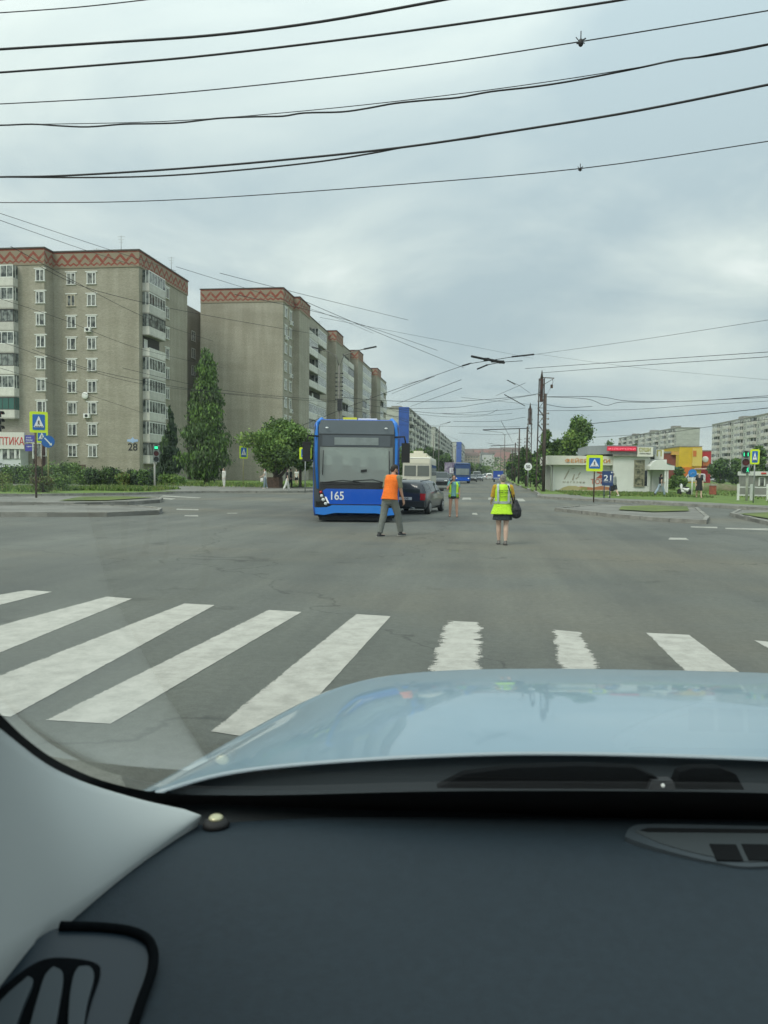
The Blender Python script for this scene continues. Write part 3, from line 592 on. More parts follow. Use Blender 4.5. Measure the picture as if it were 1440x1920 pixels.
def tree(name, label, base, H, clumps, n, size, mats, trunk=.2, limbs=6, cat='tree', group=None, hang=0., bark=None, lean=(0, 0), trunk_top=.75, cp=None):
    T = thing(name, label, cat, (base[0], base[1], base[2] if len(base) > 2 else .1), 0, group)
    V, idx = foliage(clumps, n, size, hang); me = bpy.data.meshes.new('crown'); nf = len(V)//4
    me.vertices.add(len(V)); me.vertices.foreach_set('co', V.ravel()); me.loops.add(len(V)); me.loops.foreach_set('vertex_index', np.arange(len(V))); me.polygons.add(nf)
    me.polygons.foreach_set('loop_start', np.arange(nf)*4); me.polygons.foreach_set('loop_total', np.full(nf, 4))
    for q in mats: me.materials.append(q)
    cm = rng.integers(0, len(mats), len(clumps)); mi = np.where(rng.random(nf) < .55, cm[idx], rng.integers(0, len(mats), nf)); me.polygons.foreach_set('material_index', mi); me.update(); me.validate()
    link(bpy.data.objects.new('crown', me), T)
    b = MB(); tp = Vector((lean[0], lean[1], H*trunk_top)); mid = Vector((lean[0]*.35+.1*trunk, lean[1]*.3, H*trunk_top*.5))
    b.tube([(0, 0, -.1), (0, 0, .25), mid, tp], [trunk*1.35, trunk, trunk*.75, trunk*.2], 8)
    cc = sorted(clumps, key=lambda c: -c[3]*c[4]*c[5])[:limbs]
    for c in cc:
        t = min(.85, max(.25, (c[2]/H)*.75)); s_ = Vector((0, 0, 0)).lerp(tp, t) if t > .5 else mid.lerp(tp, max(0, t*2-1)) if t > .5 else Vector((0, 0, .2)).lerp(mid, min(1, t*2)); e_ = Vector(c[:3])
        b.tube([s_, s_.lerp(e_, .5)+Vector((0, 0, -.06*H*rng.random())), e_], [trunk*.5, trunk*.3, trunk*.08], 6)
    b.build('trunk', bark or BARK, T); return T
def crown_round(W_, z0_, z1_, n=14, flat=.8, seed=0, cx=0., k=1.):
    r = random.Random(seed); out = []
    for i in range(n):
        a = r.uniform(0, 6.28); h = r.random(); rad = math.sin(math.pi*min(.95, max(.12, h*.9+.08)))*W_*.5*r.uniform(.35, .8); s = W_*r.uniform(.13, .24)*k
        out.append((cx+rad*math.cos(a), rad*math.sin(a), z0_+(z1_-z0_)*(.1+.78*h), s, s, s*flat))
    return out
def crown_col(W_, z0_, z1_, n=16, seed=0, prof=lambda h: math.sin(math.pi*(.12+.83*(1-h)))**.7):
    r = random.Random(seed); out = []
    for i in range(n):
        h = (i+.5)/n; a = r.uniform(0, 6.28); w_ = W_*.5*prof(h); out.append((w_*.45*math.cos(a), w_*.45*math.sin(a), z0_+(z1_-z0_)*h, w_*r.uniform(.45, .75), w_*r.uniform(.45, .75), max((z1_-z0_)/n*r.uniform(.9, 1.6), .055*(z1_-z0_))))
    return out
def base_at(px, Y): p = atY(px, 900, Y); return (p[0], Y, .1)
def zat(px, py, Y): return atY(px, py, Y)[2]
def wat(px0, px1, Y): return abs(atY(px1, 900, Y)[0]-atY(px0, 900, Y)[0])
Y = 78; tree('birch_tree', 'tall dark weeping birch in front of the gap between the first two blocks', base_at(386, Y), zat(380, 665, Y), crown_col(wat(343, 426, Y)*1.05, 1.0, zat(380, 662, Y), 95, 3, lambda h: (.22+.95*(1-h)**.8)*(.95+.12*math.sin(h*23)) if h > .1 else .8), 24000, .17, [LEAF['birch'], LEAF['dark'], LEAF['mid'], LEAF['dark']], .22, 10, hang=1., trunk_top=.9)
Y = 82; tree('spruce_tree', 'dark conifer beside the left traffic light', base_at(318, Y), zat(318, 768, Y), crown_col(wat(296, 342, Y), .6, zat(318, 768, Y), 14, 5, lambda h: (1-h)**.8*1.1+.08), 7000, .2, [LEAF['spruce'], LEAF['dark'], LEAF['spruce']], .15, 8, hang=1., trunk_top=.9)
Y = 66; tree('willow_tree', 'spreading light green tree with forked trunk beside the road behind the bus', base_at(515, Y), zat(510, 775, Y), crown_round(wat(443, 596, Y)*1.08, zat(500, 886, Y), zat(510, 786, Y), 64, .62, 12, .6, .62), 24000, .17, [LEAF['mid'], LEAF['light'], LEAF['mid'], LEAF['dark']], .28, 12, trunk_top=.42, lean=(.3, 0))
b_ = [o for o in COL.objects if o.name.startswith('willow_tree')][0]
mb = MB(); mb.tube([(.1, 0, .5), (.9, -.3, 1.4), (1.9, -.4, 2.6), (2.6, -.2, 3.6)], [.16, .14, .1, .05], 7); mb.build('limb', BARK, b_)
mb = MB(); mb.prism([(-.55, -.5), (.55, -.5), (.6, .5), (-.6, .5)], 0, .95); st = mb.build('stump_box', RUST, b_)
Y = 70; tree('small_tree', 'small dense tree just left of the blue bus, behind its mirror', base_at(563, Y), zat(565, 800, Y), crown_round(wat(535, 600, Y), zat(560, 885, Y), zat(565, 805, Y), 12, .8, 4), 7000, .2, [LEAF['mid'], LEAF['dark'], LEAF['light']], .14, 6)
# hedges: each shrub of the clipped row its own thing
def shrub(label, px0, px1, ptop, pbot, Y, mats, seed=1, group='clipped shrubs in front of block 28', n=2500, size=.13, name='shrub', deep=1.6):
    x0, x1 = atY(px0, pbot, Y)[0], atY(px1, pbot, Y)[0]; h = max(.6, zat((px0+px1)/2, ptop, Y)-.1); r = random.Random(seed); cx = (x0+x1)/2; w_ = x1-x0
    k = max(4, int(w_/.9)); cl_ = [(-w_/2+w_*(i+.5)/k, r.uniform(-.3, .3), h*r.uniform(.4, .55), w_/k*.8, deep*.5, h*r.uniform(.42, .52)) for i in range(k)]
    cl_ += [(r.uniform(-w_/2, w_/2)*.8, r.uniform(-.4, .4), h*.7, .5, .5, h*.25) for _ in range(k)]
    return tree(name, label, (cx, Y, .1), h, cl_, n, size, mats, .06, 4, 'shrub', group)
DK = [LEAF['dark'], LEAF['spruce'], LEAF['mid']]; MD = [LEAF['mid'], LEAF['light'], LEAF['dark']]
shrub('low dark clipped shrub below the optician sign at the left edge', -10, 62, 872, 903, 66, DK, 1, n=4500)
shrub('brownish shrub behind the sign posts on the left verge', 60, 92, 872, 906, 62, [LEAF['brown'], LEAF['mid'], LEAF['dark']], 2)
shrub('bright green arching shrub behind the pale yellow figure', 92, 150, 866, 902, 68, MD, 3, n=4000)
shrub('wide dark shrub right of the pale yellow figure', 150, 228, 876, 908, 66, DK, 4, n=6000)
shrub('small yellow green bush between the two dark hedges', 226, 240, 886, 910, 65, [LEAF['yellow'], LEAF['mid']], 5, n=900)
shrub('dark clipped hedge left of the traffic light post', 238, 289, 880, 909, 66, DK, 6, n=4500)
shrub('low mixed bushes right of the left traffic light', 300, 345, 888, 912, 72, MD, 7, n=3000)
shrub('pale weedy bush at the left edge of the verge', -6, 16, 885, 930, 46, [LEAF['yellow'], LEAF['light']], 8, n=900, size=.09)
shrub('tall dry weeds around the foot of the crossing sign', 66, 96, 892, 928, 44, [LEAF['brown'], LEAF['yellow'], LEAF['mid']], 9, n=1600, size=.09, deep=.8)
shrub('loose grey green bush on the verge left of the figure', 96, 128, 888, 926, 48, MD, 10, n=1800, size=.1)
# street trees along the left of the road, behind the trolleybuses
G1 = 'green street trees between the bus and the far buildings'
for i, (px, w_, pt, Y, c) in enumerate([(757, 60, 836, 150, MD), (783, 50, 838, 175, MD), (806, 44, 838, 200, DK), (824, 34, 842, 230, DK), (838, 30, 850, 280, DK), (884, 26, 866, 340, MD), (899, 22, 869, 400, DK), (912, 20, 872, 480, MD)]):
    h = zat(px, pt, Y); W_ = wat(px-w_/2, px+w_/2, Y)
    lab = ['nearest round street tree right beside the big bus', 'second street tree, over the white trolleybus roof', 'dark street tree right of the white trolleybus', 'dark narrow street tree left of the billboard', 'dark street tree behind the billboard', 'green street tree right of the farther blue bus', 'small tree above the oncoming cars', 'tiny far tree where the road meets the town'][i]
    tree('street_tree', lab, base_at(px, Y), h, crown_round(W_, h*.12, h, 16, .9, 20+i), 6000 if i < 4 else 2500, .28 if Y < 250 else .5, c, .15, 4, group=G1)
# trees around the poles and shop on the right
rt = [('tall full birch behind the left part of the fireworks shop', 1083, 66, 783, 96, MD, 11000), ('birch between the pylon and the tall birch', 1048, 46, 822, 100, DK, 6000), ('pointed birch directly behind the lattice pylon', 1022, 30, 800, 98, MD, 5000), ('dark tree left of the lattice pylon', 985, 44, 838, 120, DK, 6000), ('dark low tree behind the speed limit sign', 1005, 40, 852, 92, DK, 5000),
      ('small tree left of the pylons by the road', 962, 30, 852, 170, DK, 3000), ('distant dark tree above the grey shop roof', 1140, 50, 828, 170, DK, 3500), ('thin far tree right of the red shop sign', 1188, 26, 826, 190, DK, 2000)]
for i, (lab, px, w_, pt, Y, c, n_) in enumerate(rt):
    h = zat(px, pt, Y); W_ = wat(px-w_/2, px+w_/2, Y); tree('birch_tree' if 'birch' in lab else 'tree', lab, base_at(px, Y), h, crown_round(W_*1.1, h*.08, h, 20, 1.15, 50+i), n_, .24 if Y < 130 else .35, c, .16, 6, group='trees behind the shop and pylons')
rb = [('bushy tree at the left foot of the yellow hall', 1250, 30, 872, 110, MD), ('bushy green tree under the orange wall', 1275, 34, 880, 105, MD), ('dark rounded tree left of the parked cars', 1350, 46, 862, 150, DK), ('dark rounded tree above the parked silver cars', 1380, 40, 858, 155, DK), ('tree behind the right traffic light', 1420, 50, 836, 120, DK), ('low bush beside the white scooter', 1262, 22, 900, 88, MD)]
for i, (lab, px, w_, pt, Y, c) in enumerate(rb):
    h = zat(px, pt, Y); W_ = wat(px-w_/2, px+w_/2, Y); tree('tree', lab, base_at(px, Y), h, crown_round(W_*1.1, h*.05, h, 14, .9, 80+i), 4500, .28, c, .12, 5, group='trees in front of the right hand blocks')
# ================================================================ right side: shop, kiosk, halls
YS = 70.
def X_(px, Y=YS, py=900): return float(atY(px, py, Y)[0])
def Z_(px, py, Y=YS): return float(atY(px, py, Y)[2])
SH = thing('shop', 'low white and grey fireworks shop with a red sign, behind sign 21', 'shop', (X_(1140), YS, .1))
WALLW = mat('white_render', (.68, .70, .66), .8, var=.08, vs=.7); GREYM = mat('grey_cladding', (.235, .26, .27), .6, var=.08, vs=2, stretch=(6, 1, 1)); CREAM = mat('cream_fascia', (.68, .68, .60), .6, var=.06, vs=1)
x0, x1, x2, x3 = X_(1037), X_(1146), X_(1190), X_(1246); zl = Z_(1090, 872); 
b = MB(); b.box(x0, x1, YS, YS+9, 0, zl); b.box(x1, x2+1.1, YS-.9, YS+9, 0, 3.4); b.box(x2+1.101, x3, YS-.6, YS+8, 0, 3.0); b.build('wall', WALLW, SH, True)
zf0, zf1 = Z_(1090, 872), Z_(1090, 855)
b = MB(); b.box(x0-.6, x1+.35, YS-.7, YS+8.7, zf0+.003, zf1); b.build('fascia', CREAM, SH, True)
b = MB(); b.prism([(X_(1102), YS+1.2), (X_(1139), YS-1.2), (x2+1.5, YS-1.2), (x2+1.5, YS+8), (X_(1102), YS+8)], zf1+.01 if 0 else 3.42, Z_(1165, 836, YS)); b.build('upper_storey', GREYM, SH, True)
REDL = mat('red_sign_box', (.42, .005, .03), .4, emit=(1, .02, .08, .22)); PINK = mat('red_letters', (.8, .15, .2), .4, emit=(1, .25, .35, .5))
yy = YS-1.45; b = MB(); rx0, rx1, rz0, rz1 = X_(1137, yy), X_(1191.5, yy), Z_(1160, 845.5, yy), Z_(1160, 837, yy); b.box(rx0, rx1, yy, yy+.2, rz0, rz1); b.build('red_sign', REDL, SH, True)
text('ФЕЙЕРВЕРКИ', (rx1-rx0)*.93, (rz1-rz0)*.62, PINK, SH, ((rx0+rx1)/2-SH.location.x, yy-.02-YS, (rz0+rz1)/2-.1), name='red_sign_lettering', ext=.01, bold=.01)
ORG = mat('orange_letters', (.62, .28, .10), .6); yy = YS-.72
fx0, fx1 = X_(1059, yy), X_(1143, yy); text('ФЕЙЕРВЕРКИ', fx1-fx0, (zf1-zf0)*.55, ORG, SH, ((fx0+fx1)/2-SH.location.x, yy-YS, (zf0+zf1)/2-.1), name='fascia_lettering', ext=.02, bold=.015)
OLV = mat('olive_letters', (.35, .33, .08), .6)
yy = YS-1.5; b = MB(); a0, a1, c0, c1 = X_(1194, yy), X_(1223, yy), Z_(1208, 856, yy), Z_(1208, 838, yy); b.box(a0, a1, yy, yy+.25, c0, c1); b.build('sign_box', CREAM, SH, True)
text('СУШИ', (a1-a0)*.75, (c1-c0)*.42, OLV, SH, ((a0+a1)/2-.05-SH.location.x, yy-.015-YS, (c0+c1)/2+.08), name='sign_lettering', ext=.01, bold=.02)
text('РОЛЛЫ ПИЦЦА', (a1-a0)*.7, .12, MATS['black_paint'], SH, ((a0+a1)/2-SH.location.x, yy-.015-YS, c0+.14), name='sign_lettering', ext=.01)
yy = YS-.3; b = MB(); a0, a1 = X_(1226, yy), X_(1243, yy); c0, c1 = Z_(1232, 861, yy), Z_(1232, 843, yy); b.box(a0, a1, yy, yy+2, c0, c1); b.build('sign_box', CREAM, SH, True)
text('П', .4, .55, OLV, SH, ((a0+a1)/2-SH.location.x, yy-.015-YS, (c0+c1)/2), name='sign_lettering', ext=.01, bold=.02)
b = MB(); b.box(x1-.1, x2+1.3, YS-1.22, YS-.9, 3.25, 3.415); b.build('eaves', CONC, SH, True)
# display window and door
yy = YS-.9; a0, a1, c0, c1 = X_(1190, yy), X_(1206, yy), Z_(1200, 911, yy), Z_(1200, 864, yy)
b = MB(); b.box(a0, a1, yy-.05, yy-.01, c0, c1, 1); t = .08
for q in ((a0-t, a0, c0, c1), (a1, a1+t, c0, c1)): b.box(q[0], q[1], yy-.1, yy-.01, q[2], q[3], 0)
b.box(a0-t, a1+t, yy-.1, yy-.01, c1, c1+t, 0).box(a0-t, a1+t, yy-.12, yy-.01, c0-t, c0, 0).box(a0, a1, yy-.09, yy-.03, c0+(c1-c0)*.68, c0+(c1-c0)*.68+.07, 0)
b.build('display_window', [mat('olive_frame', (.25, .24, .17), .6), mat('shop_display', (.35, .33, .22), .15, c2=(.05, .06, .04), vs=3)], SH, True)
b = MB(); a0, a1 = X_(1208, yy), X_(1213.5, yy); b.box(a0, a1, yy-.04, yy-.01, Z_(1210, 911, yy), Z_(1210, 882, yy), 1).box(a0-.06, a0, yy-.07, yy-.01, Z_(1210, 912, yy), Z_(1210, 881, yy), 0).box(a1, a1+.06, yy-.07, yy-.01, Z_(1210, 912, yy), Z_(1210, 881, yy), 0); b.build('side_window', [PVC, GLASSD], SH, True)
# white vaulted porch with posts
pa, pb = X_(1216, YS-2), X_(1262, YS-2); b = MB(); n = 10; zb_ = Z_(1235, 881, YS-2); poly = [(pa, zb_)]+[(pb, zb_)]+[(pb, zb_+.35), (pa+(pb-pa)*.75, zb_+.42)]+[(pa+(pb-pa)*(.38+.3*math.cos(math.pi*k/n)), zb_+.35+.5*math.sin(math.pi*k/n)) for k in range(1, n)]+[(pa, zb_+.3)]
b.plate(poly, YS-2.4, YS-.61); b.build('porch_roof', WALLW, SH, True)
for px in (1247, 1251): b = MB(); xx = X_(px, YS-2.2); b.box(xx-.07, xx+.07, YS-2.3, YS-2.16, .1, zb_); b.build('porch_post', WHITE, SH, True)
b = MB(); b.box(X_(1219), X_(1246), YS-.68, YS-.605, .2, 2.4); b.build('shutter', mat('grey_shutter', (.48, .49, .48), .6), SH, True)
# mural on the low wall: faded sketch, caption, hills of colour
p3 = [mat('mural_sand', (.45, .40, .20), .8), mat('mural_olive', (.30, .30, .10), .8), mat('mural_rust', (.45, .19, .09), .8), mat('mural_faded', (.40, .38, .31), .8)]
yw = YS-.012
def mural(pts, m, dy=0.): b = MB(); b.plate([(X_(p[0], yw), Z_(p[0], p[1], yw)) for p in pts], yw-.012-dy, yw-dy); b.build('mural', m, SH, True)
mural([(1048, 918), (1143, 918), (1143, 913), (1130, 911), (1112, 914), (1100, 916), (1080, 915), (1062, 917)][::-1] and [(1046, 920), (1146, 920), (1146, 914), (1128, 911), (1112, 914), (1090, 912), (1070, 915)], p3[2])
mural([(1046, 920), (1084, 919), (1092, 915), (1080, 911), (1066, 911), (1056, 914)], p3[0], .02)
mural([(1086, 919), (1102, 918), (1101, 913), (1092, 913)], p3[1], .04)
mural([(1046, 921), (1146, 921), (1146, 918.5), (1046, 918.5)], mat('mural_cream', (.55, .50, .36), .8), .06)
for s_ in ([(1057, 898), (1064, 884), (1068, 878), (1066, 886), (1059, 899)], [(1072, 900), (1076, 889), (1078, 889), (1075, 901)], [(1083, 891), (1087, 885), (1089, 886), (1085, 892)], [(1071, 878), (1077, 877.5), (1077, 879), (1071, 879.5)], [(1079, 897), (1085, 893), (1086, 894), (1080, 899)]): mural(s_, p3[3])
text('м а г а з и н', 1.9, .16, p3[3], SH, (X_(1076, yw)-SH.location.x, yw-.012-YS, Z_(1076, 904, yw)-.1), name='mural_lettering', ext=.005, bold=.01)
text('ТОРГ', 1.5, .45, mat('mural_red', (.50, .12, .07), .8), SH, (X_(1124, yw)-SH.location.x, yw-.012-YS, Z_(1124, 903, yw)-.1), name='mural_lettering', ext=.005, bold=.01)
mural([(1117, 897), (1122, 893), (1126, 889), (1131, 894), (1131, 897)], MATS['mural_red'])
mural([(1119, 884), (1130, 886), (1130, 889), (1119, 887)], MATS['mural_red'])
b = MB(); b.tube([(x0-.2, YS-.3, 0), (x0-.2, YS-.3, zf0-.2), (x0-.45, YS-.5, zf0)], .05); b.build('downpipe', PVC, SH, True)
b = MB()
for k in range(9): yk = YS+.3+k*.9; b.box(x0-.03, x0-.001, yk, yk+.45, .1, zl)
b.build('side_slats', mat('grey_slat', (.33, .33, .31), .7), SH, True)
# low red pavilion, yellow/orange hall, red hall
def hall(name, label, px0, px1, pyt, pyb, Y, m, dep=14, bands=(), cat='building'):
    T = thing(name, label, cat, (X_((px0+px1)/2, Y), Y, .05)); a, c = X_(px0, Y), X_(px1, Y); zt_ = Z_((px0+px1)/2, pyt, Y)
    b = MB(); b.box(a, c, Y, Y+dep, 0, zt_); b.build('wall', m, T, True)
    b = MB(); b.box(a-.1, c+.1, Y-.1, Y+dep+.1, zt_+.003, zt_+.25); b.build('roof', CONC, T, True)
    for nm, q, mm in bands: b = MB(); b.plate([(X_(p[0], Y), Z_(p[0], p[1], Y)) for p in q], Y-.35-.1*bands.index((nm, q, mm)), Y-.01); b.build(nm, mm, T, True)
    return T
YLW = mat('yellow_cladding', (.62, .42, .02), .6, var=.1, vs=.6); ORC = mat('orange_cladding', (.58, .16, .02), .6, var=.1, vs=.6); REC = mat('red_cladding', (.42, .02, .03), .6, var=.12, vs=.6); YL2 = mat('pale_yellow_panel', (.66, .50, .12), .6)
hall('shopping_hall', 'bright yellow hall with orange base below the plain grey end wall', 1272, 1314, 838, 900, 180, YLW, 20, [('orange_base', [(1276, 900), (1296, 900), (1296, 876), (1276, 876)], ORC), ('panel', [(1296, 874), (1314, 874), (1314, 840), (1296, 840)], YL2), ('orange_panel', [(1297, 856), (1303, 856), (1303, 845), (1297, 845)], ORC), ('awning', [(1300, 880), (1329, 880), (1329, 877.5), (1300, 878)], mat('pink_awning', (.62, .42, .38), .6))])
RH = hall('red_hall', 'deep red hall at the right of the yellow one', 1314, 1332, 846, 895, 184, REC, 16, [('sign_panel', [(1309, 863), (1323, 864), (1323, 858), (1309, 857)], mat('dark_sign', (.05, .07, .06), .5)), ('arch', [(1316, 874), (1328, 874), (1328, 862), (1324, 856), (1318, 857), (1316, 862)], mat('orange_arch', (.6, .17, .05), .6))])
b = MB(); b.ell((X_(1322, 183), 183.4, Z_(1322, 861, 183)), (.7, .1, .7)); b.build('round_sign', PVC, RH, True)
hall('pavilion', 'dull red brick pavilion with green roof behind the shop porch', 1240, 1266, 850, 905, 105, mat('dull_red_brick', (.24, .07, .05), .8, var=.2, vs=1), 8, [('green_roof', [(1238, 864), (1272, 878), (1272, 881), (1238, 868)], mat('green_roof', (.06, .16, .11), .6)), ('yellow_letters', [(1256, 853), (1270, 853), (1270, 847), (1256, 846)], mat('orange_panel', (.6, .33, .08), .6))])
# kiosk at the right edge
KI = thing('kiosk', 'small grey kiosk with one window behind the railing at the right edge', 'kiosk', (X_(1440, 60), 60, .1))
b = MB(); b.box(X_(1410, 60), X_(1412, 60)+5, 60, 63, .1, Z_(1425, 892, 60)); b.build('wall', mat('kiosk_grey', (.27, .27, .25), .8, var=.15, vs=1), KI, True)
b = MB(); b.box(X_(1409, 60), X_(1412, 60)+5, 59.7, 63.2, Z_(1425, 892, 60)+.003, Z_(1425, 884, 60)); b.build('fascia', WALLW, KI, True)
b = MB(); a, c = X_(1424, 60), X_(1432, 60); b.box(a, c, 59.93, 59.99, Z_(1428, 910, 60), Z_(1428, 896, 60), 1).box(a-.08, a, 59.9, 59.99, Z_(1428, 911, 60), Z_(1428, 895, 60)).box(c, c+.08, 59.9, 59.99, Z_(1428, 911, 60), Z_(1428, 895, 60)).box(a, c, 59.9, 59.99, Z_(1428, 895.5, 60), Z_(1428, 894.5, 60)); b.build('window', [PVC, WGL], KI, True)
b = MB(); b.box(X_(1424, 60), X_(1433, 60), 59.64, 59.69, Z_(1428, 889, 60), Z_(1428, 886, 60)); b.build('red_strip', RED, KI, True)
# ================================================================ town on the far hill
TW = [mat('town_'+k, c, .85) for k, c in dict(cream=(.48, .45, .36), white=(.55, .56, .53), pink=(.42, .27, .22), tan=(.36, .30, .22), grey=(.33, .34, .33)).items()]; TR = [mat('roof_red', (.19, .085, .07), .8), mat('roof_brown', (.11, .07, .055), .8), mat('roof_grey', (.2, .2, .2), .8)]
def house_proto(wm, rm, w_, d_, h_, flat, fl):
    b = MB(); b.box(-w_/2, w_/2, -d_/2, d_/2, -6, h_, 0)
    r_ = MB(); 
    if flat: r_.box(-w_/2-.3, w_/2+.3, -d_/2-.3, d_/2+.3, h_+.01, h_+.8)
    else: r_.add([(-w_/2-.5, -d_/2-.5, h_), (w_/2+.5, -d_/2-.5, h_), (w_/2+.5, d_/2+.5, h_), (-w_/2-.5, d_/2+.5, h_), (-w_/2-.5, 0, h_+3.5), (w_/2+.5, 0, h_+3.5)], [(0, 1, 5, 4), (2, 3, 4, 5), (0, 4, 3), (1, 2, 5), (3, 2, 1, 0)])
    wn = MB()
    for j in range(fl):
        for k in range(int(w_/3.2)): x = -w_/2+1.6+3.2*k; wn.box(x-.8, x+.8, -d_/2-.08, -d_/2+.02, j*h_/fl+.9, j*h_/fl+2.4)
    return b.mesh('wall', [wm]), r_.mesh('roof', [rm]), wn.mesh('windows', [WGL])
protos = [house_proto(TW[0], TR[0], 22, 12, 15, False, 5), house_proto(TW[1], TR[2], 22, 12, 17, True, 5), house_proto(TW[2], TR[0], 18, 12, 12, False, 4), house_proto(TW[3], TR[1], 24, 12, 16, False, 5), house_proto(TW[4], TR[0], 30, 12, 14, False, 4)]
random.seed(5); k = 0
for row, (Y, cnt) in enumerate([(880, 8), (1000, 12), (1120, 14), (1260, 16), (1420, 18)]):
    for i in range(cnt):
        px = 868+(i+random.uniform(.15, .85))*108/cnt; x = X_(px, Y)
        if -17 < x < 10 and row < 3: continue
        pk_ = random.choice([0, 2, 3, 4, 1] if row < 3 else [0, 2, 3, 4]); pr = protos[pk_]; T = thing('town_house', ['cream house with red roof in the far town', 'flat roofed white block in the far town', 'small pinkish house with red roof in the far town', 'tan house with brown roof in the far town', 'long grey house with red roof in the far town'][pk_], 'house', (x, Y+random.uniform(-20, 20), hgt(x, Y)+.3), random.uniform(-.4, .4), 'houses of the far town at the end of the road')
        for me, nm in zip(pr, ('wall', 'roof', 'window_rows')): o = link(bpy.data.objects.new(nm, me), T)
T = thing('town_house', 'turquoise and white building straight above the far end of the road', 'building', (X_(922, 1000), 1000, hgt(0, 1000)+.3))
b = MB(); b.box(-13, 5, 0, 14, -3, 15, 0).box(5.01, 13, -2, 14, -3, 17, 1); b.build('wall', [TW[1], mat('turquoise', (.12, .50, .42), .6)], T); b = MB(); b.box(-13.5, 4.9, -.5, 14.5, 15.1, 16); b.build('roof', TR[2], T)
# far wood behind everything on the right and left
fv = []
for i in range(70): x = -420+i*13+rng.uniform(-5, 5); fv.append((x if x < -60 else x+60, 620+rng.uniform(0, 90), 6, 14, 10, 8+3*rng.random()))
V, idx = foliage(fv, 16000, 1.6); me = bpy.data.meshes.new('far_wood'); me.from_pydata(V.tolist(), [], [tuple(range(i, i+4)) for i in range(0, len(V), 4)]); me.materials.append(LEAF['dark']); me.materials.append(LEAF['mid']); me.polygons.foreach_set('material_index', rng.integers(0, 2, len(V)//4)); o = link(bpy.data.objects.new('far_wood', me)); tag(o, 'dark distant wood behind the buildings and the end of the road', 'wood', kind='stuff')
# ================================================================ vehicles
def car_paint(name, c, metal=.3): return mat(name, c, .35, metal, coat=.8)
AUTOG = mat('car_glass', (.03, .04, .042), .05); LAMPR = mat('red_lamp', (.45, .02, .02), .2); LAMPW = mat('clear_lamp', (.65, .68, .68), .12); TYRE = mat('tyre', (.018, .018, .018), .85); RIM = mat('wheel_rim', (.32, .33, .34), .35, .6)
def wheel(parent, x, y, r=.31, w=.2, simple=False):
    b = MB(); b.tube([(-w/2, 0, 0), (-w/2+.03, 0, 0), (w/2-.03, 0, 0), (w/2, 0, 0)], [r-.03, r, r, r-.03], 20); t = b.build('wheel', TYRE, parent); t.location = (x, y, r)
    if not simple:
        b = MB(); sx = 1 if x > 0 else -1
        b.tube([(sx*(w/2-.02), 0, 0), (sx*(w/2+.012), 0, 0)], r*.62, 16)
        b.tube([(sx*(w/2+.012), 0, 0), (sx*(w/2+.03), 0, 0)], r*.16, 8)
        b.build('rim', RIM, t)
    return t
# stations from rear (y=0) to front (y=L): (y, z_bottom, z_belt, z_top, half width, half top width)
STY = {
 'estate': (4.1, [(0, .42, .80, .82, .74, .70), (.03, .32, .88, 1.30, .80, .60), (.18, .24, .90, 1.40, .83, .62), (.9, .22, .92, 1.45, .84, .64), (1.9, .21, .92, 1.46, .845, .645), (2.5, .21, .92, 1.42, .845, .63), (3.05, .21, .93, .96, .84, .70), (3.6, .22, .86, .88, .83, .68), (3.95, .26, .76, .78, .79, .64), (4.08, .34, .62, .64, .70, .58)], (.30, 2.72), .64, 3.28),
 'sedan': (4.3, [(0, .40, .78, .80, .72, .66), (.05, .30, .90, .92, .80, .70), (.6, .23, .96, .98, .84, .72), (1.15, .22, .95, 1.36, .845, .60), (1.6, .21, .94, 1.43, .85, .62), (2.4, .21, .93, 1.42, .85, .62), (3.1, .21, .93, .96, .84, .72), (3.7, .22, .85, .87, .83, .68), (4.15, .26, .74, .76, .78, .62), (4.28, .34, .60, .62, .68, .56)], (1.1, 2.75), .8, 3.45),
 'van': (4.9, [(0, .45, 1.05, 1.10, .84, .80), (.04, .34, 1.12, 1.95, .90, .78), (.3, .28, 1.14, 2.05, .92, .80), (2.4, .27, 1.14, 2.08, .93, .80), (3.5, .27, 1.12, 2.02, .93, .78), (4.1, .27, 1.10, 1.15, .92, .80), (4.6, .30, .95, .98, .88, .76), (4.86, .38, .72, .75, .80, .66)], (.4, 3.8), .8, 3.9),
 'suv': (4.5, [(0, .5, .95, .98, .80, .76), (.04, .40, 1.02, 1.55, .88, .68), (.25, .33, 1.05, 1.68, .90, .70), (1.8, .31, 1.06, 1.73, .91, .71), (2.6, .31, 1.06, 1.68, .91, .70), (3.2, .31, 1.06, 1.10, .90, .76), (3.9, .32, 1.0, 1.02, .88, .74), (4.35, .38, .86, .88, .84, .70), (4.48, .46, .70, .72, .76, .62)], (.4, 2.9), .8, 3.6)}
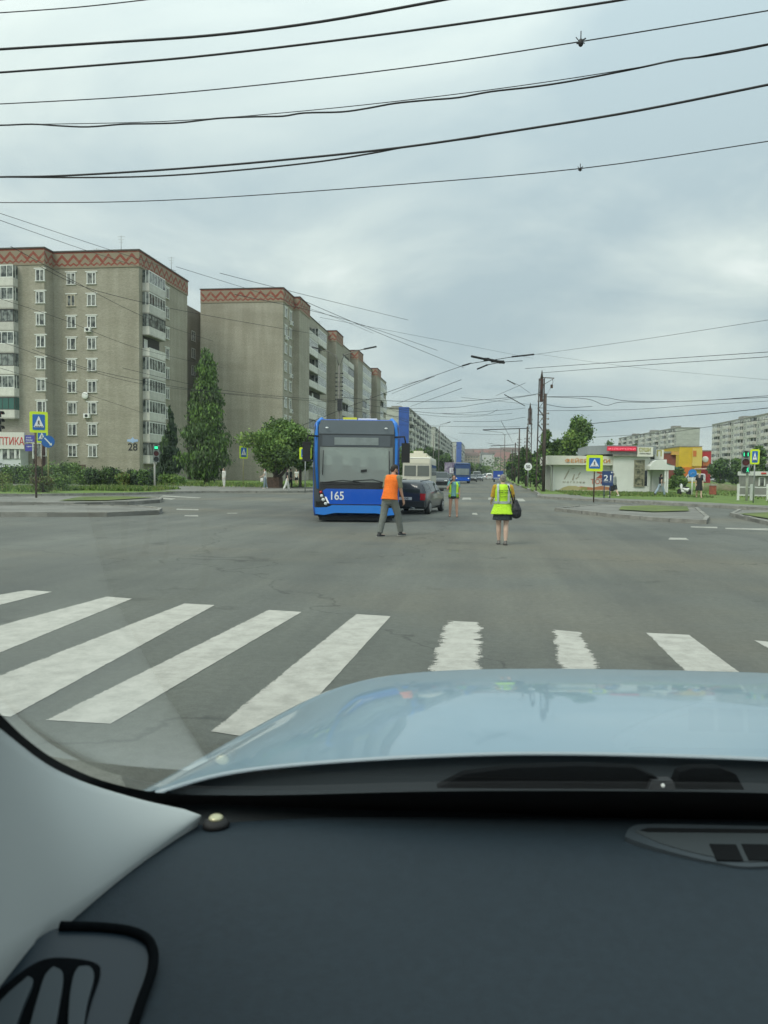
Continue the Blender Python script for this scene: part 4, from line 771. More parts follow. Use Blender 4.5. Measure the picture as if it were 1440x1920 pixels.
def car(style, paint, label, loc, rz, name='car', group=None, wheels=True, plate=None, detail=True):
    L, st, (g0, g1), wr, wf = STY[style]; T = thing(name, label, 'car', loc, rz, group); b = MB(); rings = []
    for (y, zb, zl, zt_, hw, ht) in st: rings.append([(-hw*.93, y, zb), (-hw, y, zb+.14), (-hw*1.01, y, (zb+zl)/2), (-hw*.985, y, zl), (-ht, y, zt_-.05 if zt_-zl > .1 else zl+(zt_-zl)*.6), (-ht*.75, y, zt_), (0, y, zt_+.01), (ht*.75, y, zt_), (ht, y, zt_-.05 if zt_-zl > .1 else zl+(zt_-zl)*.6), (hw*.985, y, zl), (hw*1.01, y, (zb+zl)/2), (hw, y, zb+.14), (hw*.93, y, zb)])
    n = 13; v = [p for r_ in rings for p in r_]; fs = []; ms = []
    for i in range(len(rings)-1):
        for k in range(n-1): fs.append((i*n+k, i*n+k+1, (i+1)*n+k+1, (i+1)*n+k))
        fs.append((i*n+n-1, i*n, (i+1)*n, (i+1)*n+n-1))
    b.add(v, fs, 0, True); b.add(rings[0], [tuple(range(n))]); b.add(rings[-1], [tuple(range(n))[::-1]])
    bo = b.build('body', [paint], T); bo.data.validate()
    # glazing panels set 6 mm proud of the body
    cab = [s for s in st if s[3]-s[2] > .25]
    for sgn, nm in ((-1, 'side_window'), (1, 'side_window')):
        b = MB(); K = len(cab)
        for i in range(K-1):
            a, c = cab[i], cab[i+1]
            if c[0]-a[0] < .1: continue
            y0_, y1_ = a[0]+.10, c[0]-.04
            def P(s, y_, t): x = (s[4]*.985*(1-t)+s[5]*t)+.008; return (sgn*x, y_, s[2]*(1-t)+(s[3]-.05)*t)
            q = [P(a, y0_, .10), P(c, y1_, .10), P(c, y1_, .88), P(a, y0_, .88)]; b.add(q, [(0, 1, 2, 3) if sgn > 0 else (3, 2, 1, 0)])
        # front quarter
        a = cab[-1]; i0 = st.index(a); c = st[i0+1]; yq = c[0]-.28
        b.add([(sgn*(a[4]*.985+.008), a[0]+.02, a[2]+.05), (sgn*(c[4]*.97+.008), yq, c[2]+.05), (sgn*(a[5]+.012), a[0]+.02, a[3]-.11)], [(0, 1, 2) if sgn > 0 else (2, 1, 0)])
        b.build(nm, AUTOG, T)
    a = cab[-1]; c = st[st.index(a)+1]; b = MB()
    b.add([(-a[5]*.93, a[0]+.03, a[3]-.04), (a[5]*.93, a[0]+.03, a[3]-.04), (c[4]*.86, c[0]-.03, c[3]+.02), (-c[4]*.86, c[0]-.03, c[3]+.02)], [(0, 1, 2, 3)]); w_ = b.build('windscreen', AUTOG, T); w_.location = (0, .012, .016)
    a = cab[0]; c = st[st.index(a)-1]; b = MB()
    if style in ('estate', 'van', 'suv'): q = [(-.60, .0, a[2]+.06), (.60, .0, a[2]+.06), (.53, .03 if style != 'estate' else .05, a[3]-.10), (-.53, .03 if style != 'estate' else .05, a[3]-.10)]; q = [(x, -.01+y_, z) for x, y_, z in q]
    else: q = [(-c[4]*.8, c[0]+.05, c[3]+.02), (c[4]*.8, c[0]+.05, c[3]+.02), (a[5]*.9, a[0]-.03, a[3]-.05), (-a[5]*.9, a[0]-.03, a[3]-.05)]; q = [(x, y_-.012, z+.016) for x, y_, z in q]
    b.add(q, [(0, 1, 2, 3)]); b.build('rear_window', AUTOG, T)
    for sx in (-1, 1):
        zt0 = st[1][2]
        b = MB(); b.box(sx*.70-.10, sx*.70+.10, -.025, .10, zt0-.26, zt0-.02 if style != 'estate' else zt0+.02); b.build('tail_lamp', LAMPR, T)
        b = MB(); f_ = st[-2]; b.ell((sx*(f_[4]-.2), f_[0]+.06, f_[2]-.06), (.17, .10, .075)); b.build('headlamp', LAMPW, T)
        b = MB(); c = st[st.index(cab[-1])+1]; b.ell((sx*(c[4]+.10), c[0]-.45, c[2]+.09), (.10, .05, .07)); b.build('mirror', BLACK, T)
        for yy in (wr, wf): 
            if wheels: wheel(T, sx*(.78 if style in ('estate', 'sedan') else .84), yy, .30 if style in ('estate', 'sedan') else .36)
    b = MB(); b.box(-.78, .78, -.07, .06, .34, .56); b.build('rear_bumper', DARK if style == 'estate' else paint, T)
    b = MB(); b.box(-.74, .74, L-.08, L+.05, .32, .55); b.build('front_bumper', DARK if style == 'estate' else paint, T)
    b = MB(); b.box(-.45, .45, L-.02, L+.02, .56, .66); b.build('grille', BLACK, T)
    b = MB(); b.box(-.26, .26, -.045 if style != 'estate' else -.03, -.01, .62, .74); p_ = b.build('number_plate', PVC, T)
    return T
def fwd(px, Y, dpx=0): return float(atY(px, 900, Y)[0])
p = gnd(768, 965)
EST = car('estate', car_paint('dark_blue_grey_paint', (.035, .042, .055)), 'dark grey estate car seen from behind beside the big blue bus', (-3.05, 29.3, 0), R(-8)); EST.scale = (.96, .96, .90)
t_ = text('208', .26, .085, BLACK, [c for c in EST.children if c.name.startswith('number_plate')][0], (0, -.036, .68), name='plate_number', ext=.001)
b = MB(); b.tube([(-.52, .4, 1.42), (-.52, 2.2, 1.49)], .018); b.tube([(.52, .4, 1.42), (.52, 2.2, 1.49)], .018); b.build('roof_rail', DARK, EST)
b = MB(); b.tube([(.25, -.08, .3), (.4, -.12, .27)], .03); b.build('exhaust', STEEL, EST)
cars = [('suv', (.02, .025, .03), 'dark off-roader between the white trolleybus and the phone woman', 829, 84, 180), ('sedan', (.02, .03, .035), 'dark green saloon with bright headlamps left of the phone woman', 838, 108, 180),
 ('sedan', (.05, .055, .06), 'dark saloon just right of the farther blue bus', 886, 150, 180), ('van', (.42, .44, .43), 'silver minibus behind the dark saloon in the oncoming lane', 894, 178, 180), ('sedan', (.12, .13, .14), 'grey saloon next to the silver minibus', 898, 165, 180), ('sedan', (.55, .56, .55), 'white saloon right of the silver minibus, coming towards us', 906, 215, 180), ('suv', (.5, .5, .5), 'white off-roader farthest in the oncoming queue', 911, 265, 180),
 ('suv', (.6, .61, .6), 'white car seen from behind, driving away in our lane', 917.5, 205, 0), ('sedan', (.22, .05, .05), 'dark red car behind the white one driving away', 923, 225, 0), ('sedan', (.3, .3, .3), 'grey car far ahead near the end of the road', 914, 330, 0)]
for st_, c, lab, px, Y, r_ in cars: car(st_, car_paint('paint_%d' % px, c), lab, (fwd(px, Y), Y, .0), R(r_), group='cars out on the road')
TRK = thing('blue_truck', 'bright blue small truck seen from behind, left of the lime vest woman', 'truck', (fwd(934, 150), 150, 0)); b = MB(); b.box(-.95, .95, 0, 3.6, .55, 2.15, 0).box(-.85, .85, 3.65, 5.1, .5, 1.95, 0).box(-.9, .9, -.03, 0, .7, .8, 1); b.build('body', [mat('truck_blue', (.02, .07, .36), .45), PVC], TRK)
b = MB(); b.box(-.75, .75, 3.2, 3.3, 1.3, 1.9); b.build('cab_window', AUTOG, TRK); b = MB(); b.box(-.1, .35, -.05, -.03, 1.1, 1.4); b.build('rear_panel', PVC, TRK)
for x in (-.75, .75):
    for y in (.8, 4.3): wheel(TRK, x, y, .38, .24, True)
pk = [('white parked car half hidden behind the red hall base', 1322, 893, 176, (.6, .6, .6), 'van', 80), ('silver parked car left of the three by the dark trees', 1364, 900, 215, (.35, .38, .4), 'sedan', 60), ('pale silver car parked in the middle of the three', 1374, 901, 205, (.42, .44, .46), 'sedan', 62), ('blue grey parked car nearest the traffic light', 1386, 902, 195, (.30, .36, .42), 'sedan', 64), ('dark parked car at the left end of the parked row', 1352, 899, 225, (.05, .06, .07), 'sedan', 58)]
for lab, px, py, Y, c, st_, r_ in pk: car(st_, car_paint('parked_paint_%d' % px, c), lab, (fwd(px, Y), Y, .1), R(r_), group='cars parked by the right hand blocks', wheels=True)
# ---------------------------------------------------------------- big electric bus 165
BUSB = mat('bus_blue', (.003, .085, .50), .4, 0, coat=.2, spec=.3); BUSL = mat('bus_light_blue', (.015, .19, .66), .4, coat=.3); BUSG = mat('bus_grey', (.10, .125, .145), .3, var=.1, vs=1, coat=.5)
def pale_base_glass(name, c, t, r=.08):  # transparent pane with a diffuse base colour mixed in
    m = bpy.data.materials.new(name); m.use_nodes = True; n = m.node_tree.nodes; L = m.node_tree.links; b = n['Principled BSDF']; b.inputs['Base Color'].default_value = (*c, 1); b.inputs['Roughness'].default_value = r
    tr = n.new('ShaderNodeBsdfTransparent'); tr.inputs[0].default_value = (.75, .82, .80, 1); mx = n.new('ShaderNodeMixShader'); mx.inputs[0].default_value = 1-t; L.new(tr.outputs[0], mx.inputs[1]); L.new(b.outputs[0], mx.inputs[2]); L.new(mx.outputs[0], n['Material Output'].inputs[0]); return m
def bus_hull(b, L, W_, H, z0_, m=0, lean=.10, r=.22, m_top=None):
    st = [(0, .93, 0), (.12, .985, .04), (.45, 1, .0), (L-.3, 1, 0), (L, .97, .0)]
    secs = []
    for y, k, d in st:
        hw = W_/2*k; hh = H-(.12 if y == 0 else .02 if y < .2 else 0)
        pts = [(-hw*.97, z0_), (-hw, z0_+.3), (-hw, 1.1), (-hw*.985, hh-.45)]+[(-hw*.985+r*(1-math.cos(a)), hh-r*1.2+r*1.2*math.sin(a)) for a in (0.3, .8, 1.2, math.pi/2)]
        pts += [(-x, z) for x, z in pts[::-1]]
        secs.append([(x, y+(max(0, (z-1.0))*lean/2.0 if y < .2 else 0), z) for x, z in pts])
    n = len(secs[0]); v = [p for s in secs for p in s]; fs = [(i*n+k, i*n+k+1, (i+1)*n+k+1, (i+1)*n+k) for i in range(len(secs)-1) for k in range(n-1)]+[(i*n+n-1, i*n, (i+1)*n, (i+1)*n+n-1) for i in range(len(secs)-1)]
    b.add(v, fs, m, True); b.add(secs[-1], [tuple(range(n))], m); return secs
# local frame: front face at y=0 looking towards -Y
pc = gnd(666, 979); BX = (float(pc[0]), float(pc[1])+.1)
BUS = thing('electric_bus', 'big blue low-floor bus numbered 165 standing across the junction', 'bus', (BX[0]+.03, BX[1]-.2, 0), math.atan2(-BX[0], BX[1])*1.0+R(-.6))
bw, bh, bl = 2.62, 3.28, 12.0; BUS.scale = (1.06, 1, 1)
b = MB(); secs = bus_hull(b, bl, bw, bh, .34); b.build('body', BUSB, BUS)
def fz(z): return (max(0, z-1.0))*.05      # how far the front leans back
def fplate(b, pts, t0, t1, m=0):           # plate following the leaning front, t = proud distance
    n = len(pts); v = [(x, fz(z)-t1, z) for x, z in pts]+[(x, fz(z)-t0+.06, z) for x, z in pts]; b.add(v, [tuple(range(n)), tuple(range(n, 2*n))[::-1]]+[(i, n+i, n+(i+1) % n, (i+1) % n) for i in range(n)], m)
def flipx(p): return [(-x, z) for x, z in p[::-1]]
b = MB(); fplate(b, [(-1.24, .62), (1.24, .62), (1.27, 1.18), (1.26, 3.0), (1.18, 3.18), (-1.18, 3.18), (-1.26, 3.0), (-1.27, 1.18)], 0, 0.0); b.build('front_frame', mat('bus_dark_surround', (.035, .045, .055), .3, coat=.5), BUS)
b = MB(); fplate(b, [(-1.12, 2.80), (1.12, 2.80), (1.13, 3.05), (1.06, 3.235), (-1.06, 3.235), (-1.13, 3.05)], 0, .045); b.build('top_panel', BUSG, BUS)
b = MB(); fplate(b, [(-1.02, 2.42), (1.02, 2.42), (1.02, 2.76), (-1.02, 2.76)], 0, .035, 0); b.build('header_glass', mat('header_glass', (.075, .09, .105), .12), BUS)
b = MB(); fplate(b, [(-.66, 2.46), (.66, 2.46), (.66, 2.69), (-.66, 2.69)], 0, .05); b.build('destination_display', mat('unlit_display', (.21, .245, .245), .35, var=.15, vs=3), BUS)
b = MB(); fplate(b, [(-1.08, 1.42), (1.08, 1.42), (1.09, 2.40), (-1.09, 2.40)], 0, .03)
b.build('windscreen', pale_base_glass('bus_windscreen', (.36, .40, .38), .45, .05), BUS)  # pale base colour painted in for bright reflections on the glass
# cab seen through it
b = MB(); 
cab_w = [(-1.0, 1.42), (1.0, 1.42), (1.0, 2.4), (-1.0, 2.4)]
b.box(-1.0, 1.0, .012, .018, 1.43, 1.56, 1)
IN = mat('bus_interior', (.75, .78, .74), .8, c2=(.36, .42, .42), vs=1.3, stretch=(1, 1, 2)); b2 = MB(); b2.box(-.96, .96, .045, .05, 1.5, 2.38, 0)
b2.build('bright_interior_board', IN, BUS)  # flat pale board, its colour stands in for a brightly lit interior
for (x0_, x1_, z0_, z1_, k) in ((-.72, -.42, 1.75, 2.15, 'seat_back'), (-.1, .12, 1.72, 2.1, 'seat_back'), (.35, .62, 1.78, 2.12, 'seat_back'), (-.85, -.55, 1.5, 1.75, 'driver_partition')):
    q = MB(); q.box(x0_, x1_, .034, .044, z0_, z1_); q.build(k, mat('seat_grey', (.22, .27, .28), .8), BUS)
b = MB(); fplate(b, [(.14, 1.70), (.32, 1.72), (.32, 1.79), (.14, 1.77)], 0, .05); b.build('screen_box', BLACK, BUS)
b = MB(); fplate(b, [(-1.08, 1.18), (1.08, 1.18), (1.06, 1.42), (-1.06, 1.42)], 0, .04); b.build('lower_black_band', mat('gloss_black', (.008, .009, .01), .15), BUS)
b = MB(); b.tube([(-.95, -.07, 1.40), (-.4, -.085, 1.47), (.1, -.09, 1.42)], .018); b.tube([(.95, -.07, 1.38), (.5, -.09, 1.50), (-.1, -.09, 1.46)], .018); b.tube([(-1.0, -.08, 1.33), (0, -.1, 1.36), (.25, -.09, 1.33)], .012); b.build('wiper', BLACK, BUS)
b = MB(); fplate(b, [(-.86, .72), (.86, .72), (1.02, 1.08), (.98, 1.14), (.9, 1.2), (-.9, 1.2), (-.98, 1.14), (-1.02, 1.08)], 0, .055); b.build('front_panel', BUSB, BUS)
b = MB(); n_ = [(-1.2, .40), (-.95, .37), (-.62, .44), (.62, .44), (.95, .37), (1.2, .40), (1.22, .60), (.86, .62), (.7, .685), (-.7, .685), (-.86, .62), (-1.22, .60)]; fplate(b, n_, 0, .10); b.build('bumper', BUSL, BUS)
b = MB(); fplate(b, [(-1.18, .62), (-.74, .59), (-.72, .66), (-.86, .78), (-1.0, 1.14), (-1.10, 1.16), (-1.12, 1.05), (-1.03, .80), (-1.2, .80)], 0, .065); hb = b.build('headlamp_housing', MATS['gloss_black'], BUS)
b = MB(); fplate(b, flipx([(-1.18, .62), (-.74, .59), (-.72, .66), (-.86, .78), (-1.0, 1.14), (-1.10, 1.16), (-1.12, 1.05), (-1.03, .80), (-1.2, .80)]), 0, .065); b.build('headlamp_housing', MATS['gloss_black'], BUS)
for s_ in (-1, 1):
    for i, (x, z, r_) in enumerate(((-1.045, 1.09, .045), (-1.02, .975, .05), (-.97, .855, .055), (-.90, .73, .05))):
        q = MB(); q.ell((s_*-x*-1, -.075, z), (r_, .03, r_)); q.build('lamp', [LAMPR, LAMPW, LAMPW, LAMPW][i], BUS)
    q = MB(); xx = [(-.93, .945), (-.88, .945), (-.79, .745), (-.84, .745)]; fplate(q, xx if s_ < 0 else flipx(xx), 0, .075); q.build('daytime_lamp', mat('lamp_white', (.8, .82, .84), .2, emit=(1, 1, 1, .15)), BUS)
    q = MB(); q.ell((s_*.88, -.03, 2.98), (.05, .03, .03)); q.build('marker_lamp', LAMPW, BUS)
    # light blue corner posts
    q = MB(); q.tube([(s_*1.14, fz(1.2)-.03, 1.2), (s_*1.20, fz(2)-.02, 2.0), (s_*1.20, fz(2.8)-.02, 2.8), (s_*1.16, fz(3.1), 3.14), (s_*1.06, .25, 3.27), (s_*1.05, .8, 3.29)], [.04, .045, .05, .065, .06, .05], 8); q.build('corner_post', BUSL, BUS)
    # mirrors
    q = MB(); q.tube([(s_*1.15, .05, 2.72), (s_*1.42, -.25, 2.72), (s_*1.46, -.3, 2.5)], .028); q.box(s_*1.46-.12, s_*1.46+.12, -.38, -.26, 1.98, 2.52); q.build('mirror', BLACK, BUS)
    # side glazing, set proud of the sides
    q = MB(); q.add([(s_*(bw/2+.012), .5, 1.25), (s_*(bw/2+.012), 11.6, 1.25), (s_*(bw/2-.01), 11.6, 2.75), (s_*(bw/2-.01), .5, 2.75)], [(0, 1, 2, 3) if s_ > 0 else (3, 2, 1, 0)]); q.build('side_glazing', AUTOG, BUS)
    for yy in (2.6, 8.6): wheel(BUS, s_*1.12, yy, .47, .3)
text('165', .38, .27, SWHITE, BUS, (-.55, -.062+fz(1), .985), name='fleet_number', ext=.003, bold=.012)
b = MB(); b.box(-.42, .0, .6, 3.0, 3.2, 3.36); b.build('roof_box', YEL, BUS); b = MB(); b.box(.04, .62, .6, 5, 3.2, 3.34); b.build('roof_box', PVC, BUS)
for s_ in (-1, 1): q = MB(); q.tube([(s_*1.0, -.04, 1.62), (s_*.98, -.05, 2.3)], .012); q.build('seal_line', BLACK, BUS)
b = MB(); b.box(-1.1, 1.1, .1, 11.8, .2, .36); b.build('underbody', BLACK, BUS)
def _zs(z): return z-.14 if z <= 1.5 else z-.14*max(0, 2.5-z)
for o in BUS.children:
    if o.name.startswith('wheel'): continue
    if o.name.startswith('fleet'): o.location.z = _zs(o.location.z); continue
    for v in o.data.vertices:
        if v.co.y < .3: v.co.z = _zs(v.co.z)
# ---------------------------------------------------------------- white trolleybus
TY = 66.0; TB = thing('trolleybus', 'old white trolleybus with two windscreens behind the grey estate car', 'trolleybus', (fwd(781, TY), TY, 0), R(1.5))
TW_ = mat('trolley_white', (.60, .58, .50), .5, var=.1, vs=1)
b = MB(); bus_hull(b, 11.5, 2.5, 2.95, .35, lean=.08, r=.12); b.add([(-1.17, 0, .35), (1.17, 0, .35), (1.19, .0, 1.0), (1.15, .08, 2.8), (-1.15, .08, 2.8), (-1.19, 0, 1.0)], [tuple(range(6))]); b.build('body', TW_, TB)
def fz(z): return (max(0, z-1.0))*.04
for s_ in (-1, 1):
    q = MB(); fplate(q, [(.06, 1.32), (1.08, 1.32), (1.06, 2.22), (.06, 2.22)] if s_ > 0 else flipx([(.06, 1.32), (1.08, 1.32), (1.06, 2.22), (.06, 2.22)]), 0, .03); q.build('windscreen', pale_base_glass('trolley_glass', (.14, .15, .14), .2), TB)
    q = MB(); q.ell((s_*.8, -.02, .75), (.11, .06, .11)); q.build('headlamp', LAMPW, TB)
    for yy in (2.2, 7.8): wheel(TB, s_*1.08, yy, .47, .3)
    for k in range(6): q = MB(); y0_ = .9+1.7*k; q.box(s_*1.25-.02 if s_ > 0 else -1.27, s_*1.25+.02 if s_ > 0 else -1.23, y0_, y0_+1.35, 1.35, 2.3); q.build('side_window', AUTOG, TB)
q = MB(); fplate(q, [(-1.1, 2.38), (1.1, 2.38), (1.08, 2.75), (-1.08, 2.75)], 0, .03); q.build('route_board', mat('trolley_cream', (.66, .63, .52), .6), TB)
q = MB(); q.box(-.75, .75, 1.2, 4.4, 2.96, 3.3).box(-.4, .4, 1.6, 3.4, 3.3, 3.52).box(-1.0, -.8, .8, 6, 2.94, 3.1).box(.8, 1.0, .8, 6, 2.94, 3.1); q.build('roof_equipment', MATS['trolley_cream'], TB)
q = MB(); 
for s_ in (-1, 1): q.tube([(s_*.3, 4.6, 3.35), (s_*.32, 10.8, 5.7)], .03)
q.build('trolley_poles', DARK, TB); q = MB(); q.box(-1.0, 1.0, -.1, .1, .35, .58); q.build('bumper', mat('bumper_red', (.3, .04, .03), .6), TB)
# ---------------------------------------------------------------- second blue bus further off
def fz(z): return (max(0, z-1.0))*.05
BY = 122.; B2 = thing('blue_bus', 'farther dark blue bus coming towards us, head high behind the phone woman', 'bus', (fwd(867, BY), BY, 0), R(3))
b = MB(); bus_hull(b, 12, 2.6, 3.2, .34); b.add([(-1.2, 0, .34), (1.2, 0, .34), (1.22, 0, 1.0), (1.16, .1, 3.0), (-1.16, .1, 3.0), (-1.22, 0, 1.0)], [tuple(range(6))]); b.build('body', mat('bus_dark_blue', (.015, .05, .16), .4), B2)
q = MB(); fplate(q, [(-1.05, 1.35), (1.05, 1.35), (1.05, 2.35), (-1.05, 2.35)], 0, .04); q.build('windscreen', mat('far_bus_glass', (.19, .23, .24), .1, var=.2, vs=1), B2)
q = MB(); fplate(q, [(-1.1, .45), (1.1, .45), (1.1, .98), (-1.1, .98)], 0, .06); q.build('front_panel', BUSB, B2)
for s_ in (-1, 1): q = MB(); q.ell((s_*.95, -.08, .8), (.13, .05, .08)); q.build('headlamp', MATS['lamp_white'], B2); q = MB(); q.box(s_*1.35-.1, s_*1.35+.1, -.3, -.1, 1.9, 2.5); q.build('mirror', BLACK, B2); [wheel(B2, s_*1.1, yy, .47, .3, True) for yy in (2.5, 8.5)]
q = MB(); q.box(-.8, .8, 1, 6, 3.1, 3.35); q.build('roof_box', STEEL, B2)
# ---------------------------------------------------------------- white scooter, litter bin, mound
p = gnd(1292, 929); Yq = 62.; SC = thing('motor_scooter', 'white scooter parked on the grass under the round blue sign', 'scooter', (fwd(1292, Yq), Yq, .12), R(25)); SC.scale = (.8, .8, .8)
for y in (0, 1.3): b = MB(); b.tube([(-.06, y, .3), (.06, y, .3)], .3, 18); b.build('wheel', TYRE, SC)
b = MB(); b.cone((0, .1, .5), (.17, .2), (0, .7, .62), (.15, .14)); b.cone((0, 1.0, .45), .08, (0, 1.12, .95), .14); b.tube([(0, .5, .35), (0, 1.0, .35)], .12); b.build('body', PVC, SC); b = MB(); b.cone((0, .15, .74), (.14, .07), (0, .75, .76), (.13, .06)); b.build('seat', BLACK, SC); b = MB(); b.tube([(-.3, .95, 1.05), (0, 1.08, 1.0), (.3, .95, 1.05)], .025); b.tube([(0, 1.3, .3), (0, 1.08, 1.0)], .03); b.build('handlebar', DARK, SC)
BI = thing('litter_bin', 'rusty orange red litter box on the grass right of the woman in black', 'bin', (fwd(1337, 64), 64, .12)); BI.scale = (.62, .62, 1.0); b = MB(); b.prism([(-.36, -.3), (.36, -.3), (.36, .3), (-.36, .3)], .05, .75); b.build('body', mat('bin_red', (.34, .10, .06), .7, var=.25, vs=4), BI); b = MB(); b.prism([(-.42, -.36), (.42, -.36), (.38, .36), (-.38, .36)], .753, .84); b.build('lid', mat('bin_lid', (.36, .33, .28), .7), BI); b = MB(); [b.box(x-.04, x+.04, -.04, .04, 0, .05) for x in (-.3, .3)]; b.build('foot', DARK, BI)
b = MB(); vs = 12; b.ell((0, 0, 0), (2.4, 1.4, .75), 0, 14, 8); mo_ = b.build('earth_mound', mat('heap', (.20, .17, .11), .95, c2=(.09, .12, .04), vs=2), None); mo_.location = (fwd(1350, 84), 84, .1); tag(mo_, 'low heap of earth on the grass left of the parked cars', 'mound')
for v in mo_.data.vertices: v.co.z *= 1+.15*math.sin(v.co.x*5)
# ================================================================ people
SKIN = mat('skin', (.46, .27, .19), .6); SKINP = mat('pale_skin', (.58, .40, .31), .6); HAIRD = mat('dark_hair', (.018, .013, .010), .7); HAIRG = mat('grey_hair', (.20, .185, .17), .75, var=.45, vs=14); HAIRB = mat('brown_hair', (.07, .04, .025), .7)
def rot(v, ax, a): return Matrix.Rotation(a, 3, ax) @ v
def limb_pts(root, l1, l2, swing, bend, side, sgn, knee=True):
    d1 = rot(rot(Vector((0, 0, -1)), 'X', R(swing)), 'Y', R(-sgn*side)); a2 = swing-bend if knee else swing+bend
    d2 = rot(rot(Vector((0, 0, -1)), 'X', R(a2)), 'Y', R(-sgn*side*.5)); j = root+d1*l1; return j, j+d2*l2, d1, d2
def person(name, label, loc, rz, H=1.7, skin=SKIN, hair=HAIRD, pose=None, wear=None, cat='person', fat=1., vox=.011, group=None, long_hair=False, beard=False):
    k = H/1.7; T = thing(name, label, cat, loc, rz, group); T.scale = (k, k, k); P = dict(lean=0, legL=(8, 4, 2), legR=(-10, 8, 2), armL=(5, 12, 8), armR=(-5, 12, 8), head=(0, 0)); P.update(pose or {})
    hipL, hipR = Vector((-.095*fat, 0, .90)), Vector((.095*fat, 0, .90)); J = {}
    ln = lambda v: rot(Vector(v)-Vector((0, 0, .92)), 'X', R(-P['lean']))+Vector((0, 0, .92))
    sh = {-1: ln((-.175*fat**.5, 0, 1.40)), 1: ln((.175*fat**.5, 0, 1.40))}
    for sg, hp, key in ((-1, hipL, 'legL'), (1, hipR, 'legR')):
        s_, b_, w_ = P[key]; J[key] = (hp,)+limb_pts(hp, .42, .41, s_, b_, w_, sg)
    for sg, key in ((-1, 'armL'), (1, 'armR')):
        q = P[key]; J[key] = (sh[sg],)+limb_pts(sh[sg], .285, .245, q[0], q[1], q[2], sg, False)
        if len(q) > 3: el = J[key][1]; d2 = Vector(q[3]).normalized(); J[key] = (sh[sg], el, el+d2*.245, J[key][3], d2)
    lo = min(J['legL'][2].z, J['legR'][2].z)-.075; dz = -lo
    b = MB(); F = fat
    hd = ln((0, .03, 1.585)); nk = ln((0, .0, 1.44)); fwd_ = rot(rot(Vector((0, 1, 0)), 'X', R(-P['head'][1])), 'Z', R(P['head'][0])); rt = fwd_.cross(Vector((0, 0, 1))).normalized(); up = rt.cross(fwd_)
    b.cone((0, 0, .86), (.155*F, .105*F), (0, 0, .98), (.155*F, .11*F)); b.cone((0, 0, .98), (.15*F, .11*F), ln((0, 0, 1.12)), (.135*F, .10*F)); b.cone(ln((0, 0, 1.12)), (.135*F, .10*F), ln((0, .0, 1.33)), (.165*F**.6, .11*F**.5)); b.cone(ln((-.13, 0, 1.39)), .055, ln((.13, 0, 1.39)), .055, ref=(0, 1, 0))
    b.cone(nk+Vector((0, 0, -.06)), .058, hd+Vector((0, -.01, -.04)), .052)
    b.cone(hd-up*.035+fwd_*.012, (.058, .07), hd+up*.045-fwd_*.005, (.072, .088)); b.cone(hd-up*.09+fwd_*.045, .033, hd-up*.06+fwd_*.03, .045)       # skull, jaw
    b.cone(hd+fwd_*.088+up*.012, .008, hd+fwd_*.108-up*.022, .013); b.cone(hd+fwd_*.085-up*.052-rt*.018, .009, hd+fwd_*.085-up*.052+rt*.018, .009)
    for s_ in (-1, 1): b.cone(hd+rt*s_*.074-up*.02, .011, hd+rt*s_*.078+up*.015, .014)
    for key, sg in (('legL', -1), ('legR', 1)):
        h, kn, an, d1, d2 = J[key]; b.cone(h, .088*F, kn, .055*F**.5); b.cone(kn, .055*F**.5, kn.lerp(an, .35)+Vector((0, -.012, 0)), .056*F**.5); b.cone(kn.lerp(an, .35)+Vector((0, -.012, 0)), .056*F**.5, an, .036)
        tip = an+Vector((0, .16, -.05 if d2.z < -.9 else -.05)); b.cone(an+Vector((0, -.03, -.04)), .035, tip, (.038, .022))
    for key, sg in (('armL', -1), ('armR', 1)):
        s0, el, wr, d1, d2 = J[key]; b.cone(s0, .052, el, .040); b.cone(el, .040, wr, .026)
        a = d2.cross(Vector((sg, 0, 0))).normalized(); inn = Vector((-sg, 0, 0)); inn = (inn-d2*inn.dot(d2)).normalized(); a = d2.cross(inn).normalized(); pm = wr+d2*.05
        b.cone(wr, (.026, .018), wr+d2*.085, (.040, .016), ref=a)
        for i, (o_, l_) in enumerate(((-.030, .062), (-.010, .072), (.011, .068), (.030, .054))):
            r0_ = wr+d2*.085+a*o_; m_ = r0_+(d2*.9+inn*.35).normalized()*l_*.55; b.cone(r0_, .0095, m_, .0085, n=8); b.cone(m_, .0085, m_+(d2*.6+inn*.75).normalized()*l_*.55, .007, n=8)
        th = -1 if (a.y < 0) else 1; r0_ = wr+d2*.03+a*th*.028; b.cone(r0_, .012, r0_+(d2*.6+a*th*.6+inn*.3).normalized()*.045, .010, n=8); b.cone(r0_+(d2*.6+a*th*.6+inn*.3).normalized()*.045, .010, r0_+(d2*1.+a*th*.5+inn*.5).normalized()*.075, .008, n=8)
    def fin(mb, nm, m, v=vox, smooth=2):
        mb.v = [(x, y, z+dz) for x, y, z in mb.v]; o = mb.build(nm, m, T); return remesh(o, v, smooth)
    body = fin(b, 'body', skin, vox if vox < .012 else vox, 1)
    # face details, hair
    b = MB(); 
    for s_ in (-1, 1): b.ell(hd+fwd_*.078+rt*s_*.03+up*.012+Vector((0, 0, dz)), (.011, .009, .007))
    b.build('eyes', BLACK, T)
    b = MB(); b.cone(hd+up*.03-fwd_*.022, (.080, .088), hd+up*.052-fwd_*.012, (.078, .088)); b.cone(hd-up*.02-fwd_*.045, (.070, .052), hd+up*.04-fwd_*.03, (.078, .07))
    if long_hair: b.cone(hd-up*.10-fwd_*.075, (.06, .03), hd-fwd_*.05, (.078, .055)); b.cone(hd-up*.20-fwd_*.08, (.05, .02), hd-up*.1-fwd_*.075, (.06, .03))
    fin(b, 'hair', hair, .010)
